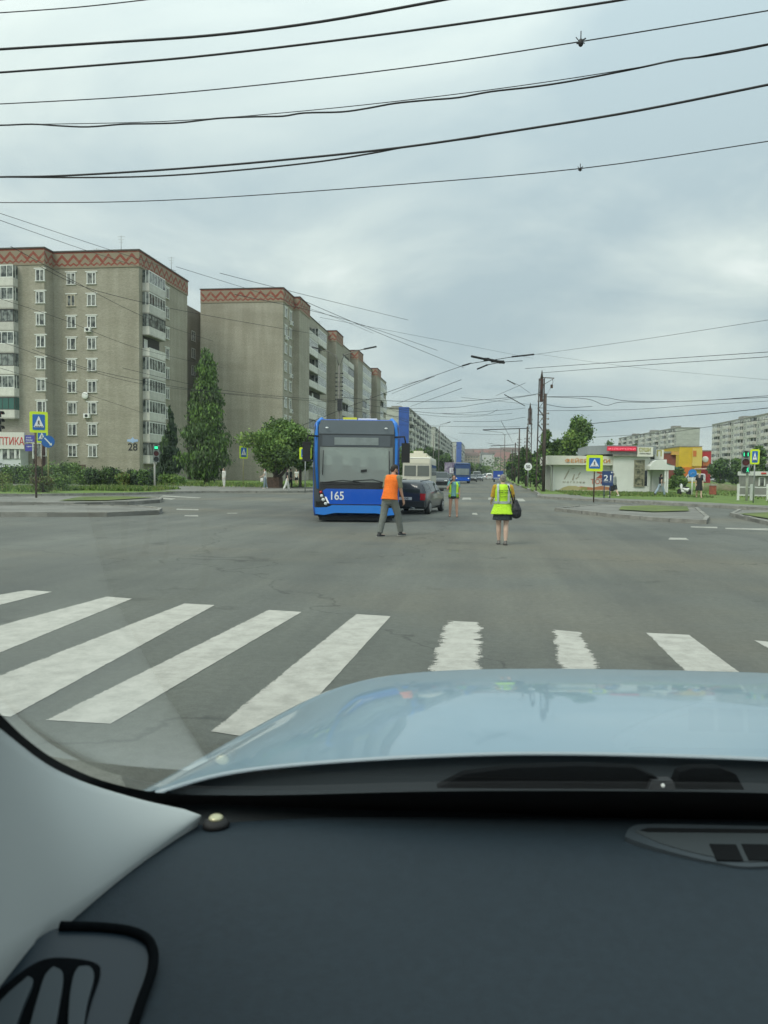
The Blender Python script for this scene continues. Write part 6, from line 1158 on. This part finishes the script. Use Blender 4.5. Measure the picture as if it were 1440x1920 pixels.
# billboard
Yb = 135.; T = thing('billboard', 'billboard with a purple and white crowd picture above the farther bus', 'billboard', (X_(845, Yb), Yb, 0)); wb, z0_, z1_ = X_(858, Yb)-X_(834, Yb), Z_(845, 889, Yb), Z_(845, 867, Yb)
b = MB(); b.box(-wb/2, wb/2, 0, .3, z0_, z1_); b.build('panel', mat('billboard_print', (.42, .40, .46), .6, c2=(.10, .06, .16), vs=1.6), T); b = MB(); b.box(-wb*.1, wb*.42, -.03, -.004, z0_+.2, z0_+1.1); b.build('white_strip', SWHITE, T); b = MB(); b.tube([(0, .15, 0), (0, .15, z0_)], .15); b.build('post', STEEL, T); text('50%', wb*.3, .6, mat('purple', (.15, .04, .25), .5), T, (wb*.15, -.036, z0_+.65), name='poster_lettering', ext=.004)
# ---------------------------------------------------------------- overhead wires
def wire(label, pts, d0, d1, r=.012, name='overhead_wire', group='overhead wires over the junction', mode='Z', extra=None, n=5, m=None):
    """ends fixed at height or distance; the points between lie in the vertical plane through both ends"""
    if mode == 'Z': A_, B_ = gnd(*pts[0], d0), gnd(*pts[-1], d1)
    else: A_, B_ = atY(*pts[0], d0), atY(*pts[-1], d1)
    nrm = np.array([-(B_-A_)[1], (B_-A_)[0], 0]); out = []
    for q in pts: d = ray(*q); t = nrm.dot(A_-CP)/nrm.dot(d); out.append(CP+d*t)
    if len(out) > 2: P = curve_pts(out, n)
    else: P = [Vector(out[0]), Vector(out[1])]
    b = MB(); b.tube(P, r, 5)
    o = b.build(name, m or WIRE); tag(o, label, 'wire', group); return o, P
wire('thick black cable, topmost long one at the left edge', [(-60, 96), (0, 92.5), (200, 80), (400, 66), (600, 41), (830, 0), (900, -14)], 7.2, 7.2, .0165)
wire('second thick cable, passing under the topmost one', [(-60, 139), (0, 136), (200, 121), (400, 103), (700, 67), (1000, 25), (1165, 0), (1260, -18)], 7.2, 7.2, .0145)
_, P = wire('thin wire carrying a small clamp high on the right', [(-60, 197), (0, 195), (250, 181), (500, 158), (800, 122), (1089, 78), (1440, 20), (1500, 9)], 7.2, 7.2, .008)
wire('thin wire crossing the top left corner only', [(-50, 27), (0, 24), (140, 14), (270, 0), (330, -8)], 7.5, 7.5, .007)
wire('shortest wire touching the upper left corner', [(-40, 4), (0, 0), (40, -5)], 7.5, 7.5, .006)
wire('wavy black cable with small ties, fourth from the top', [(-60, 234), (0, 235), (60, 233), (110, 236), (165, 238), (230, 233), (285, 232), (340, 230), (410, 222), (480, 219), (530, 218), (570, 212), (640, 210), (690, 203), (740, 194), (800, 188), (860, 183), (920, 172), (1000, 163), (1060, 154), (1120, 143), (1200, 127), (1270, 112), (1320, 106), (1380, 96), (1440, 84), (1500, 72)], 7., 7., .0125, n=4)
wire('straight thin messenger wire just above the wavy cable', [(-60, 236), (0, 234), (300, 228), (570, 208), (860, 176), (1140, 136), (1440, 82), (1500, 70)], 7., 7., .006)
wire('upper strand of the thick double cable above the blocks', [(-60, 335), (0, 332), (110, 330), (300, 319), (500, 303), (750, 277), (1000, 240), (1200, 207), (1440, 159), (1500, 146)], 6.8, 6.8, .0175)
wire('lower slack strand joining the thick double cable in the middle', [(-60, 333), (0, 332), (160, 333), (300, 330), (450, 319), (600, 303), (700, 287), (760, 276), (900, 257)], 6.8, 6.9, .0145)
_, P2 = wire('lowest near wire with a dark clamp right of centre', [(-60, 381), (0, 380), (200, 379), (400, 371), (700, 350), (1089, 316), (1440, 265), (1500, 255)], 6.8, 6.8, .0085)
for (px, py, lab, s_) in ((1089, 77, 'ragged wire clamp high on the right, against the sky', 1.), (1088, 316, 'small dark clamp on the lowest near wire', .7)):
    q = gnd(px, py, 7.0); b = MB(); b.ell((0, 0, -.02*s_), (.035*s_, .03, .05*s_)); b.tube([(-.06*s_, 0, .05*s_), (-.02, 0, 0), (.05*s_, 0, -.03)], .006); b.tube([(.0, 0, .0), (.0, 0, .12*s_)], .007); b.tube([(-.05*s_, 0, -.03), (.06*s_, 0, .03)], .009); o = b.build('wire_clamp', WIRE); o.location = tuple(q); tag(o, lab, 'clamp')
gw = 'wires running across the blocks on the left'
for i, (q, d0, d1, r_) in enumerate([([(0, 400), (205, 468), (330, 508)], 30, 50, .012), ([(0, 413), (160, 469), (260, 500)], 30, 48, .012), ([(412, 512), (560, 550), (765, 600)], 40, 65, .014), ([(440, 552), (640, 597), (820, 657)], 42, 70, .016), ([(560, 560), (700, 620), (870, 690)], 45, 75, .016), ([(600, 595), (820, 637), (1000, 672)], 50, 80, .01),
     ([(20, 462), (265, 592), (400, 640)], 30, 60, .013), ([(75, 500), (180, 545), (380, 590), (600, 628)], 32, 62, .013), ([(330, 500), (600, 585), (700, 625)], 40, 70, .012), ([(0, 560), (120, 600), (265, 655), (420, 690)], 35, 60, .011), ([(0, 640), (150, 690), (300, 725), (520, 745)], 35, 62, .011), ([(60, 655), (200, 700), (420, 738), (640, 755)], 38, 62, .012), ([(0, 690), (180, 745), (270, 775)], 36, 55, .01), ([(230, 690), (420, 732), (634, 752)], 45, 62, .013)]):
    wire(['upper of two wires dropping from the top left towards block 28', 'lower of two wires dropping from the top left towards block 28', 'wire above the roof of the second block', 'wire skimming the roof corner of the second block', 'wire sloping over the stepped row towards the road', 'long faint wire in the sky right of the stepped row', 'wire crossing the upper windows of block 28', 'long wire across both brick fronts', 'wire between the roofs of the first two blocks', 'wire crossing the middle floors of block 28', 'lower wire sloping across the lower floors of block 28', 'wire reaching the double armed lamp from the left', 'lowest wire on the front of block 28', 'wire over the weeping birch towards the lamp'][i], q, d0, d1, r_, group=gw, mode='Y')
gs = 'trolley wires and span wires over the road'
spans = [([(640, 745), (740, 752), (860, 752), (960, 745), (1010, 738)], 62, 68, .02), ([(730, 767), (850, 764), (900, 757), (1005, 740)], 64, 68, .015), ([(690, 760), (820, 775), (930, 770), (985, 765)], 85, 92, .02), ([(735, 738), (808, 708)], 62, 40, .014), ([(745, 757), (865, 712)], 62, 40, .014), ([(770, 762), (866, 728)], 70, 45, .014), ([(755, 722), (815, 706)], 60, 40, .012),
     ([(950, 713), (972, 722), (995, 738)], 48, 60, .012), ([(930, 742), (985, 718)], 58, 50, .012), ([(830, 776), (905, 778), (933, 768)], 80, 80, .018), ([(850, 790), (930, 790), (985, 782)], 92, 92, .02), ([(905, 806), (990, 803)], 92, 92, .05), ([(920, 836), (970, 834)], 118, 118, .05), ([(940, 790), (962, 830)], 70, 140, .02), ([(946, 740), (984, 761)], 50, 60, .03), ([(952, 713), (966, 721)], 48, 52, .03),
     ([(1010, 744), (1120, 744), (1180, 752), (1300, 752), (1440, 742)], 68, 60, .02), ([(1022, 744), (1100, 748), (1135, 760), (1165, 754), (1240, 754), (1440, 745)], 66, 60, .02), ([(1025, 770), (1180, 768), (1300, 760), (1440, 752)], 66, 60, .015), ([(1020, 757), (1060, 764), (1110, 762)], 68, 74, .022), ([(1100, 795), (1200, 786), (1330, 776), (1440, 765)], 60, 50, .022), ([(1110, 820), (1240, 812), (1330, 800), (1440, 786)], 62, 55, .015),
     ([(985, 691), (1200, 676), (1440, 660), (1500, 655)], 50, 35, .014), ([(1017, 699), (1200, 685), (1440, 669), (1500, 664)], 68, 45, .018), ([(1008, 664), (1200, 690), (1440, 712)], 50, 50, .006), ([(865, 745), (1010, 760)], 62, 68, .012), ([(700, 795), (870, 800), (975, 800)], 100, 112, .02), ([(735, 770), (850, 782), (960, 775)], 72, 80, .014), ([(640, 770), (730, 778), (800, 800), (860, 826)], 62, 160, .018), ([(664, 765), (760, 790), (850, 834)], 62, 180, .018),
     ([(860, 812), (935, 815), (972, 812)], 118, 118, .02), ([(884, 680), (700, 745), (560, 800)], 38, 36, .012), ([(1000, 665), (1180, 640), (1440, 600)], 34, 22, .006)]
labs = ['broad span wire from the double lamp to the nearest pylon', 'second span wire just below the broad one', 'span wire from the dark pole to the second pylon', 'slanting wire rising right of the last brick block', 'longest slanting wire above the blue end board', 'lower slanting wire over the blue end board', 'short upper slanting wire right of the brick row', 'thin wire bending through the upper cross bar', 'thin wire crossing the upper cross bar', 'short sagging span in the middle of the sky', 'span wire at the height of the second pylon neck', 'thick bracket bar reaching left from the second pylon', 'smaller bracket bar further down the road', 'wire dropping to the far long armed lamp', 'dark cross bar, lower of the two short ones', 'dark cross bar, upper of the two short ones',
 'upper cable running right from the nearest pylon', 'kinked cable looping right of the nearest pylon', 'thin cable below the kinked one', 'short drooping cable just right of the pylon neck', 'cable with dark sleeves above the right hand blocks', 'lowest cable over the plain end wall', 'upper of two wires rising right from the pylon top', 'lower of two wires rising right from the pylon top', 'faint thin wire falling to the right in the sky', 'short wire meeting the nearest pylon neck', 'far span wire level with the white blocks roofs', 'middle far span wire above the trolleybus', 'wire falling along the white blocks towards the far poles', 'lower wire falling along the white blocks', 'far span wire near the third post', 'contact wire leading from the crossing frog over the bus', 'hair-thin wire leaving the crossing frog to the right']
for (q, d0, d1, r_), lab in zip(spans, labs): wire(lab, q, d0, d1, r_, group=gs, mode='Y')
# overhead crossing frog
Yf = 34.; T = thing('wire_crossing', 'black overhead wire crossing frog hanging over the middle of the junction', 'wire fitting', tuple(atY(935, 677, Yf)))
b = MB()
def seg(a_, c_, r_, ya, yb): b.tube([atY(*a_, ya), atY(*c_, yb)], r_, 6)
seg((884, 668), (912, 674), .05, 33, 33.6); seg((915, 674), (945, 680), .06, 33.7, 34.6); seg((867, 686), (880, 682), .035, 35, 34.6); seg((880, 682), (962, 669), .014, 34.6, 33.4); seg((960, 669), (1001, 664.5), .035, 33.4, 32.6); seg((895, 692), (914, 684), .035, 35.6, 35.2); seg((914, 684), (940, 679), .018, 35.2, 34.6); seg((940, 679), (980, 676.5), .014, 34.6, 34.4)
b.build('bars', WIRE, T, True)
b = MB()
for q in ((912, 674), (926, 677), (940, 679)): c_ = atY(*q, 34); b.box(c_[0]-.12, c_[0]+.12, c_[1]-.1, c_[1]+.1, c_[2]-.05, c_[2]+.06)
b.build('insulator', WIRE, T, True)
# ================================================================ the car we sit in (its own frame: y ahead, x right)
CAR = thing('our_car', 'light blue car we sit in: bonnet, grey windscreen pillar and dark dashboard in the foreground', 'car', (0, 0, 0), YAW)
def catm(P, n=8): return [np.array(q) for q in curve_pts([Vector(p) for p in P], n)]
HOOD = mat('light_blue_paint', (.33, .48, .58), .4, .1, coat=.8)
HOOD.node_tree.nodes['Principled BSDF'].inputs['Coat Roughness'].default_value = .04
# bonnet: rear edge and outer outline, both real points of the car
rear = [cl(293, 1484, 1.13), cl(420, 1448, 1.17), cl(600, 1427, 1.21), cl(860, 1413, 1.24), cl(1100, 1411, 1.25), cl(1440, 1421, 1.23), cl(1700, 1440, 1.20)]
outl = [cl(290, 1482, 1.135), cl(400, 1419, 1.44), cl(500, 1361, 1.73), cl(600, 1307, 2.05), cl(660, 1283, 2.17), cl(740, 1266, 2.26), cl(850, 1257, 2.30), cl(1000, 1254, 2.32), cl(1200, 1256, 2.31), cl(1440, 1262, 2.28), cl(1640, 1272, 2.20), cl(1850, 1300, 2.0)]
def resample(P, n):
    P = np.array(P); s = np.r_[0, np.cumsum(np.linalg.norm(np.diff(P, axis=0), axis=1))]; t = np.linspace(0, s[-1], n); return np.array([np.interp(t, s, P[:, i]) for i in range(3)]).T
NU, NV = 60, 24
ra = resample(catm(rear), NU); oa = resample(catm(outl), NU); b = MB(); vs = []
# the far rows follow a constant direction: blend by arc position
for j in range(NV+1):
    v = j/NV
    for i in range(NU):
        u = i/(NU-1); p = ra[i]*(1-v)+oa[i]*v; crown = .016*math.sin(math.pi*v)*min(1, u*5)+.012*max(0, math.sin(math.pi*min(1, v*1.0)))*math.exp(-((u-.22)/.05)**2)*0; vs.append((p[0], p[1], p[2]+crown))
nrow = NV+1; c_ = oa.mean(0)
for k, (d, dz_) in enumerate(((.006, -.004), (.014, -.014), (.02, -.04), (.025, -.12), (.02, -.32), (.0, -.6))):      # rolled edge, nose and wing
    for i in range(NU):
        a = oa[max(i-1, 0)]; q = oa[min(i+1, NU-1)]; t = q-a; nn = np.array([-t[1], t[0]]); nn /= np.linalg.norm(nn)+1e-9; vs.append((oa[i][0]+nn[0]*d*3, oa[i][1]+nn[1]*d*3, oa[i][2]+dz_))
rows_ = nrow+6
b.add(vs, [(j*NU+i, j*NU+i+1, (j+1)*NU+i+1, (j+1)*NU+i) for j in range(rows_-1) for i in range(NU-1)], 0, True); b.build('bonnet', HOOD, CAR)
b = MB(); b.tube([p+np.array([0, -.004, -.001]) for p in ra], .0035, 6); b.build('bonnet_edge', mat('pale_edge', (.40, .47, .52), .35, coat=.5), CAR)
# wing strip left of the bonnet and body below
b = MB(); wl = [cl(300, 1482, 1.14), cl(325, 1468, 1.21), cl(350, 1452, 1.30)]; b.tube([p+np.array([-.008, 0, -.012]) for p in wl], [.003, .006, .004], 8); b.build('wing', HOOD, CAR)
b = MB(); b.box(-.52, 1.25, .95, 1.9, .3, .80); b.build('lower_body', HOOD, CAR)
for x in (-.42, 1.15): w_ = wheel(CAR, x, 1.75, .36, .22, True)
# scuttle panel, wipers, washer jet
b = MB(); r0 = resample(catm(rear), 40); lo = r0+np.array([0, -.02, -.03]); l2 = np.array([[p[0], min(p[1]-.12, 1.10), 1.065] for p in r0]); l3 = l2+np.array([0, 0, -.2]); n = 40
v = [tuple(p) for p in np.concatenate([r0+np.array([0, .03, -.012]), lo, l2, l3])]; b.add(v, [(j*n+i, j*n+i+1, (j+1)*n+i+1, (j+1)*n+i) for j in range(3) for i in range(n-1)], 0, True); b.build('scuttle', mat('scuttle_plastic', (.010, .016, .020), .7), CAR)
def blade(pxs, y, m, nm, th=.012):
    b = MB(); P = [cl(px, py, y) for px, py in pxs]; n = len(P); v = [tuple(p) for p in P]+[tuple(p+np.array([0, .02, -.002])) for p in P]; b.add(v, [tuple(range(n))[::-1], tuple(range(n, 2*n))]+[(i, (i+1) % n, n+(i+1) % n, n+i) for i in range(n)]); return b.build(nm, m, CAR)
WB = mat('wiper_black', (.006, .007, .008), 1., spec=.1)
blade([(820, 1478), (870, 1452), (960, 1440), (1090, 1436), (1190, 1440), (1235, 1460), (1240, 1480)], 1.10, WB, 'wiper')
blade([(1262, 1480), (1275, 1448), (1300, 1440), (1350, 1440), (1380, 1452), (1396, 1481)], 1.10, WB, 'wiper')
blade([(1215, 1482), (1222, 1464), (1262, 1464), (1268, 1482)], 1.09, DARK, 'washer_base')
b = MB(); q = cl(1243, 1473, 1.085); b.ell(q, (.003, .003, .003)); b.build('washer_jet', PVC, CAR)
# dashboard top
DASH = mat('dashboard_plastic', (.016, .026, .035), .6, spec=.25, bump=.25, vs=90, var=.12); 
prof = [(1.13, 1.0), (1.115, 1.085), (1.08, 1.103), (.98, 1.113), (.85, 1.117), (.70, 1.112), (.58, 1.098), (.50, 1.07), (.46, 1.0), (.44, .85)]
pf = catm([(a, c, 0) for a, c in prof], 4); b = MB(); xs_ = np.linspace(-.62, 1.35, 24); n = len(pf)
v = [(x, p[0]+.03*max(0, 1-((x-.37)/.9)**2)-.03-.10*max(0, (-x-.12))**1.0, p[1]-.02*((x-.37)/.9)**4) for x in xs_ for p in pf]; b.add(v, [(j*n+i, j*n+i+1, (j+1)*n+i+1, (j+1)*n+i) for j in range(23) for i in range(n-1)], 0, True); b.build('dashboard', DASH, CAR)
# windscreen, black band and seals
PL = lambda p: (p[2]-1.12)*-1.6+1.12       # y of the glass at height z
def on_glass(px, py, off=0.):               # where the line of sight through this point meets the pane
    d = loc_(ray(px, py)); t = (1.12-off+1.6*1.12-1.6*1.6)/(d[1]+1.6*d[2]); return CP+d*t
gp = [(-.78, PL((0, 0, 1.095)), 1.095), (1.45, PL((0, 0, 1.095)), 1.095), (1.35, PL((0, 0, 1.88)), 1.88), (-.70, PL((0, 0, 1.88)), 1.88)]
gm_ = bpy.data.materials.new('windscreen_glass'); gm_.use_nodes = True; nn_ = gm_.node_tree.nodes; L_ = gm_.node_tree.links
tr = nn_.new('ShaderNodeBsdfTransparent'); tr.inputs[0].default_value = (.955, .985, .965, 1); gl_ = nn_.new('ShaderNodeBsdfGlossy'); gl_.inputs['Roughness'].default_value = .02; fr = nn_.new('ShaderNodeFresnel'); fr.inputs[0].default_value = 1.7; mx = nn_.new('ShaderNodeMixShader')
L_.new(fr.outputs[0], mx.inputs[0]); L_.new(tr.outputs[0], mx.inputs[1]); L_.new(gl_.outputs[0], mx.inputs[2]); L_.new(mx.outputs[0], nn_['Material Output'].inputs[0])
b = MB(); b.add(gp, [(0, 1, 2, 3)]); b.build('windscreen', gm_, CAR)
up_ = [(-260, 1040), (-130, 1200), (0, 1338), (60, 1394), (120, 1433), (200, 1466), (300, 1487), (420, 1491), (560, 1490), (800, 1484), (1100, 1483), (1440, 1487), (1750, 1500)]
lw_ = [(-310, 1080), (-160, 1245), (0, 1382), (60, 1424), (120, 1455), (200, 1492), (300, 1517), (420, 1532), (560, 1530), (800, 1526), (1100, 1524), (1440, 1526), (1750, 1540)]
U = resample(catm([on_glass(*p, .012) for p in up_]), 70); Lw = resample(catm([on_glass(*p, .03) for p in lw_]), 70); b = MB(); n = 70
v = [tuple(p) for p in U]+[tuple((p+q)/2+np.array([0, -.008, .004])) for p, q in zip(U, Lw)]+[tuple(p) for p in Lw]+[tuple(p+np.array([0, .03, -.05])) for p in Lw]
b.add(v, [(j*n+i, j*n+i+1, (j+1)*n+i+1, (j+1)*n+i) for j in range(3) for i in range(n-1)], 0, True); b.build('windscreen_seal', mat('seal_black', (.004, .004, .005), .8), CAR)
# grey pillar trim
TRIM = mat('grey_trim', (.40, .43, .43), .65, bump=.05, vs=80)
r0 = [cl(-420, 1010, .37), cl(-200, 1200, .50), cl(0, 1366, .72), cl(100, 1440, .88), cl(200, 1482, .96), cl(300, 1512, 1.02), cl(378, 1529, 1.055)]
r1 = [cl(-420, 1300, .46), cl(-200, 1440, .58), cl(0, 1540, .74), cl(90, 1572, .82), cl(170, 1590, .89), cl(250, 1575, .96), cl(378, 1529, 1.056)]
r1 = [p+np.array([.022, -.02, .012])*(0 if k == 6 else 1) for k, p in enumerate(r1)]
r2 = [cl(-420, 2300, .34), cl(-200, 2010, .50), cl(0, 1822, .66), cl(70, 1765, .74), cl(120, 1728, .79), cl(250, 1625, .918), cl(378, 1530, 1.057)]
A0, A1, A2 = (resample(catm(r, 5), 40) for r in (r0, r1, r2)); rr_ = []
for t in np.linspace(0, 1, 13): rr_.append(A0*(1-t)**2+2*A1*t*(1-t)+A2*t*t)
rr_ = [A0+np.array([-.03, .02, .0])]+rr_+[A2+np.array([-.02, .02, -.05])]; b = MB(); n = 40; b.add([tuple(p) for r in rr_ for p in r], [(j*n+i, j*n+i+1, (j+1)*n+i+1, (j+1)*n+i) for j in range(len(rr_)-1) for i in range(n-1)], 0, True); b.build('pillar_trim', TRIM, CAR)
b = MB(); b.tube([cl(-420, 1010, .37)+np.array([-.05, 0, 0]), (-.66, -.10, 1.86)], .06, 10); b.build('pillar', TRIM, CAR)
# light sensor knob on the dash
def dash_z(px, py, z=1.117): return clz(px, py, z)
q = cl(405, 1531, 1.055); b = MB(); b.tube([q+np.array([0, 0, -.012]), q+np.array([0, 0, -.007]), q+np.array([0, 0, -.003])], [.019, .017, .012], 18); b.build('sensor_base', BLACK, CAR); b = MB(); b.ell(q+np.array([0, 0, -.002]), (.0105, .0105, .005), 0, 18, 8); b.build('sensor_cap', mat('amber_cap', (.45, .43, .28), .25, .3), CAR)
# defroster outlet on the right
def flat_on(pxs, z, th, m, nm, z2=None):
    P = [dash_z(px, py, z) for px, py in pxs]; b = MB(); n = len(P); A_ = sum(P[i][0]*P[(i+1) % n][1]-P[(i+1) % n][0]*P[i][1] for i in range(n)); P = P if A_ > 0 else P[::-1]; b.prism([(p[0], p[1]) for p in P], z-th, z); return b.build(nm, m, CAR)
sm = lambda P: [tuple(q[:2]) for q in curve_pts([(p[0], p[1], 0) for p in P], 5)]
flat_on(sm([(1172, 1566), (1185, 1550), (1230, 1545), (1440, 1549), (1700, 1553), (1700, 1590), (1440, 1624), (1340, 1616), (1240, 1592), (1180, 1572), (1172, 1566)])[:-1], 1.1185, .02, mat('defroster_bezel', (.024, .034, .042), .6), 'defroster_bezel')
flat_on(sm([(1196, 1562), (1215, 1556), (1440, 1559), (1690, 1562), (1690, 1580), (1440, 1614), (1340, 1606), (1250, 1584), (1196, 1562)])[:-1], 1.1196, .004, mat('defroster_inner', (.022, .030, .034), .8), 'defroster_inner')
flat_on([(1200, 1556), (1215, 1552), (1440, 1555), (1690, 1558), (1690, 1564), (1440, 1561), (1215, 1559)], 1.1206, .002, WB, 'defroster_line')
for k, (a_, c_) in enumerate(((1330, 1372), (1390, 1432), (1450, 1492), (1510, 1552))): flat_on([(a_, 1582), (c_+8, 1583), (c_+22, 1613), (a_+14, 1612)], 1.1207, .002, WB, 'defroster_slot')
# side air outlet, glossy surround, left corner
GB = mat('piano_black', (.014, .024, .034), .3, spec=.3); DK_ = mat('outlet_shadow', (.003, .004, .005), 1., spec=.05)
def on_vent(px, py, off=0.):               # sloping face of the outlet
    nrm = np.array([.10, -.16, .98]); nrm /= np.linalg.norm(nrm); p0 = cl(200, 1780, .748)+nrm*off; d = loc_(ray(px, py)); return CP+d*((p0-CP).dot(nrm)/d.dot(nrm)), nrm
def vent_plate(pxs, off, th, m, nm):
    P = [on_vent(px, py, off)[0] for px, py in pxs]; nv_ = on_vent(0, 0)[1]; b = MB(); n = len(P); v = [tuple(p) for p in P]+[tuple(p-nv_*th) for p in P]; b.add(v, [tuple(range(n))[::-1], tuple(range(n, 2*n))]+[(i, (i+1) % n, n+(i+1) % n, n+i) for i in range(n)]); return b.build(nm, m, CAR)
def vent_tube(pxs, off, r_, m, nm): b = MB(); b.tube([on_vent(px, py, off)[0] for px, py in pxs], r_, 8); return b.build(nm, m, CAR)
vent_plate(sm([(-80, 1880), (0, 1812), (60, 1768), (110, 1740), (190, 1742), (255, 1752), (284, 1775), (282, 1820), (262, 1880), (235, 1960), (180, 2060)])+[(-80, 2060)], .010, .03, GB, 'outlet_surround')
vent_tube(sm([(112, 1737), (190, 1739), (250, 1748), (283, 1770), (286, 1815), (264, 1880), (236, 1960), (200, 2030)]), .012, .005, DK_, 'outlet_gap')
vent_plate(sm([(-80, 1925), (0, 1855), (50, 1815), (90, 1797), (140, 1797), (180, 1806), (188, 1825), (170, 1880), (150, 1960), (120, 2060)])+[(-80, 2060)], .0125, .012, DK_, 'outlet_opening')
SLAT = mat('outlet_slat', (.035, .048, .058), .5, spec=.3)
for sp_ in ([(100, 1812), (118, 1826), (112, 1880), (96, 1960), (70, 2050), (20, 2050), (46, 1960), (68, 1880), (84, 1830)], [(148, 1812), (168, 1812), (176, 1832), (164, 1880), (150, 1950), (130, 1950), (130, 1880), (138, 1830)], [(52, 1830), (62, 1840), (46, 1880), (10, 1960), (-50, 1980), (-10, 1890)]): vent_plate(sm(sp_+[sp_[0]])[:-1], .0175, .01, SLAT, 'outlet_slat')
# cabin: roof lining, right pillar, doors below the window line, rear
b = MB(); b.box(-.72, 1.40, -1.6, -.10, 1.88, 1.94); b.build('roof', mat('headliner', (.22, .22, .21), .9), CAR)
b = MB(); b.box(-.80, -.74, -1.6, .55, .3, 1.10).box(1.42, 1.48, -1.6, .95, .3, 1.10); b.build('door', DASH, CAR); b = MB(); b.box(-.74, 1.42, -1.66, -1.6, .3, 1.88); b.build('rear_wall', mat('dark_cloth', (.03, .03, .032), .9), CAR)
b = MB(); b.bar((1.44, 1.05, 1.1), (1.38, -.1, 1.88), .09); b.build('pillar', TRIM, CAR); b = MB(); b.box(-.74, 1.42, -1.6, .40, .28, .34); b.build('cabin_floor', MATS['dark_cloth'], CAR)
b = MB(); b.box(.55, 1.1, -.75, -.2, .55, .8).box(.55, 1.1, -.85, -.7, .8, 1.5); b.build('seat', MATS['dark_cloth'], CAR)

# ================================================================ the air between us and the far town
hb = MB(); hb.box(-3100, 3100, -320, 4100, -2, 90); hz_ = bpy.data.materials.new('haze'); hz_.use_nodes = True; n_ = hz_.node_tree.nodes; n_.remove(n_['Principled BSDF']); pv_ = n_.new('ShaderNodeVolumePrincipled')
pv_.inputs['Density'].default_value = .00024; pv_.inputs['Color'].default_value = (.80, .88, .88, 1); pv_.inputs['Anisotropy'].default_value = .2; hz_.node_tree.links.new(pv_.outputs[0], n_['Material Output'].inputs['Volume'])
ho = hb.build('haze', hz_); tag(ho, 'thin pale haze over the far end of the road', 'haze', kind='stuff')
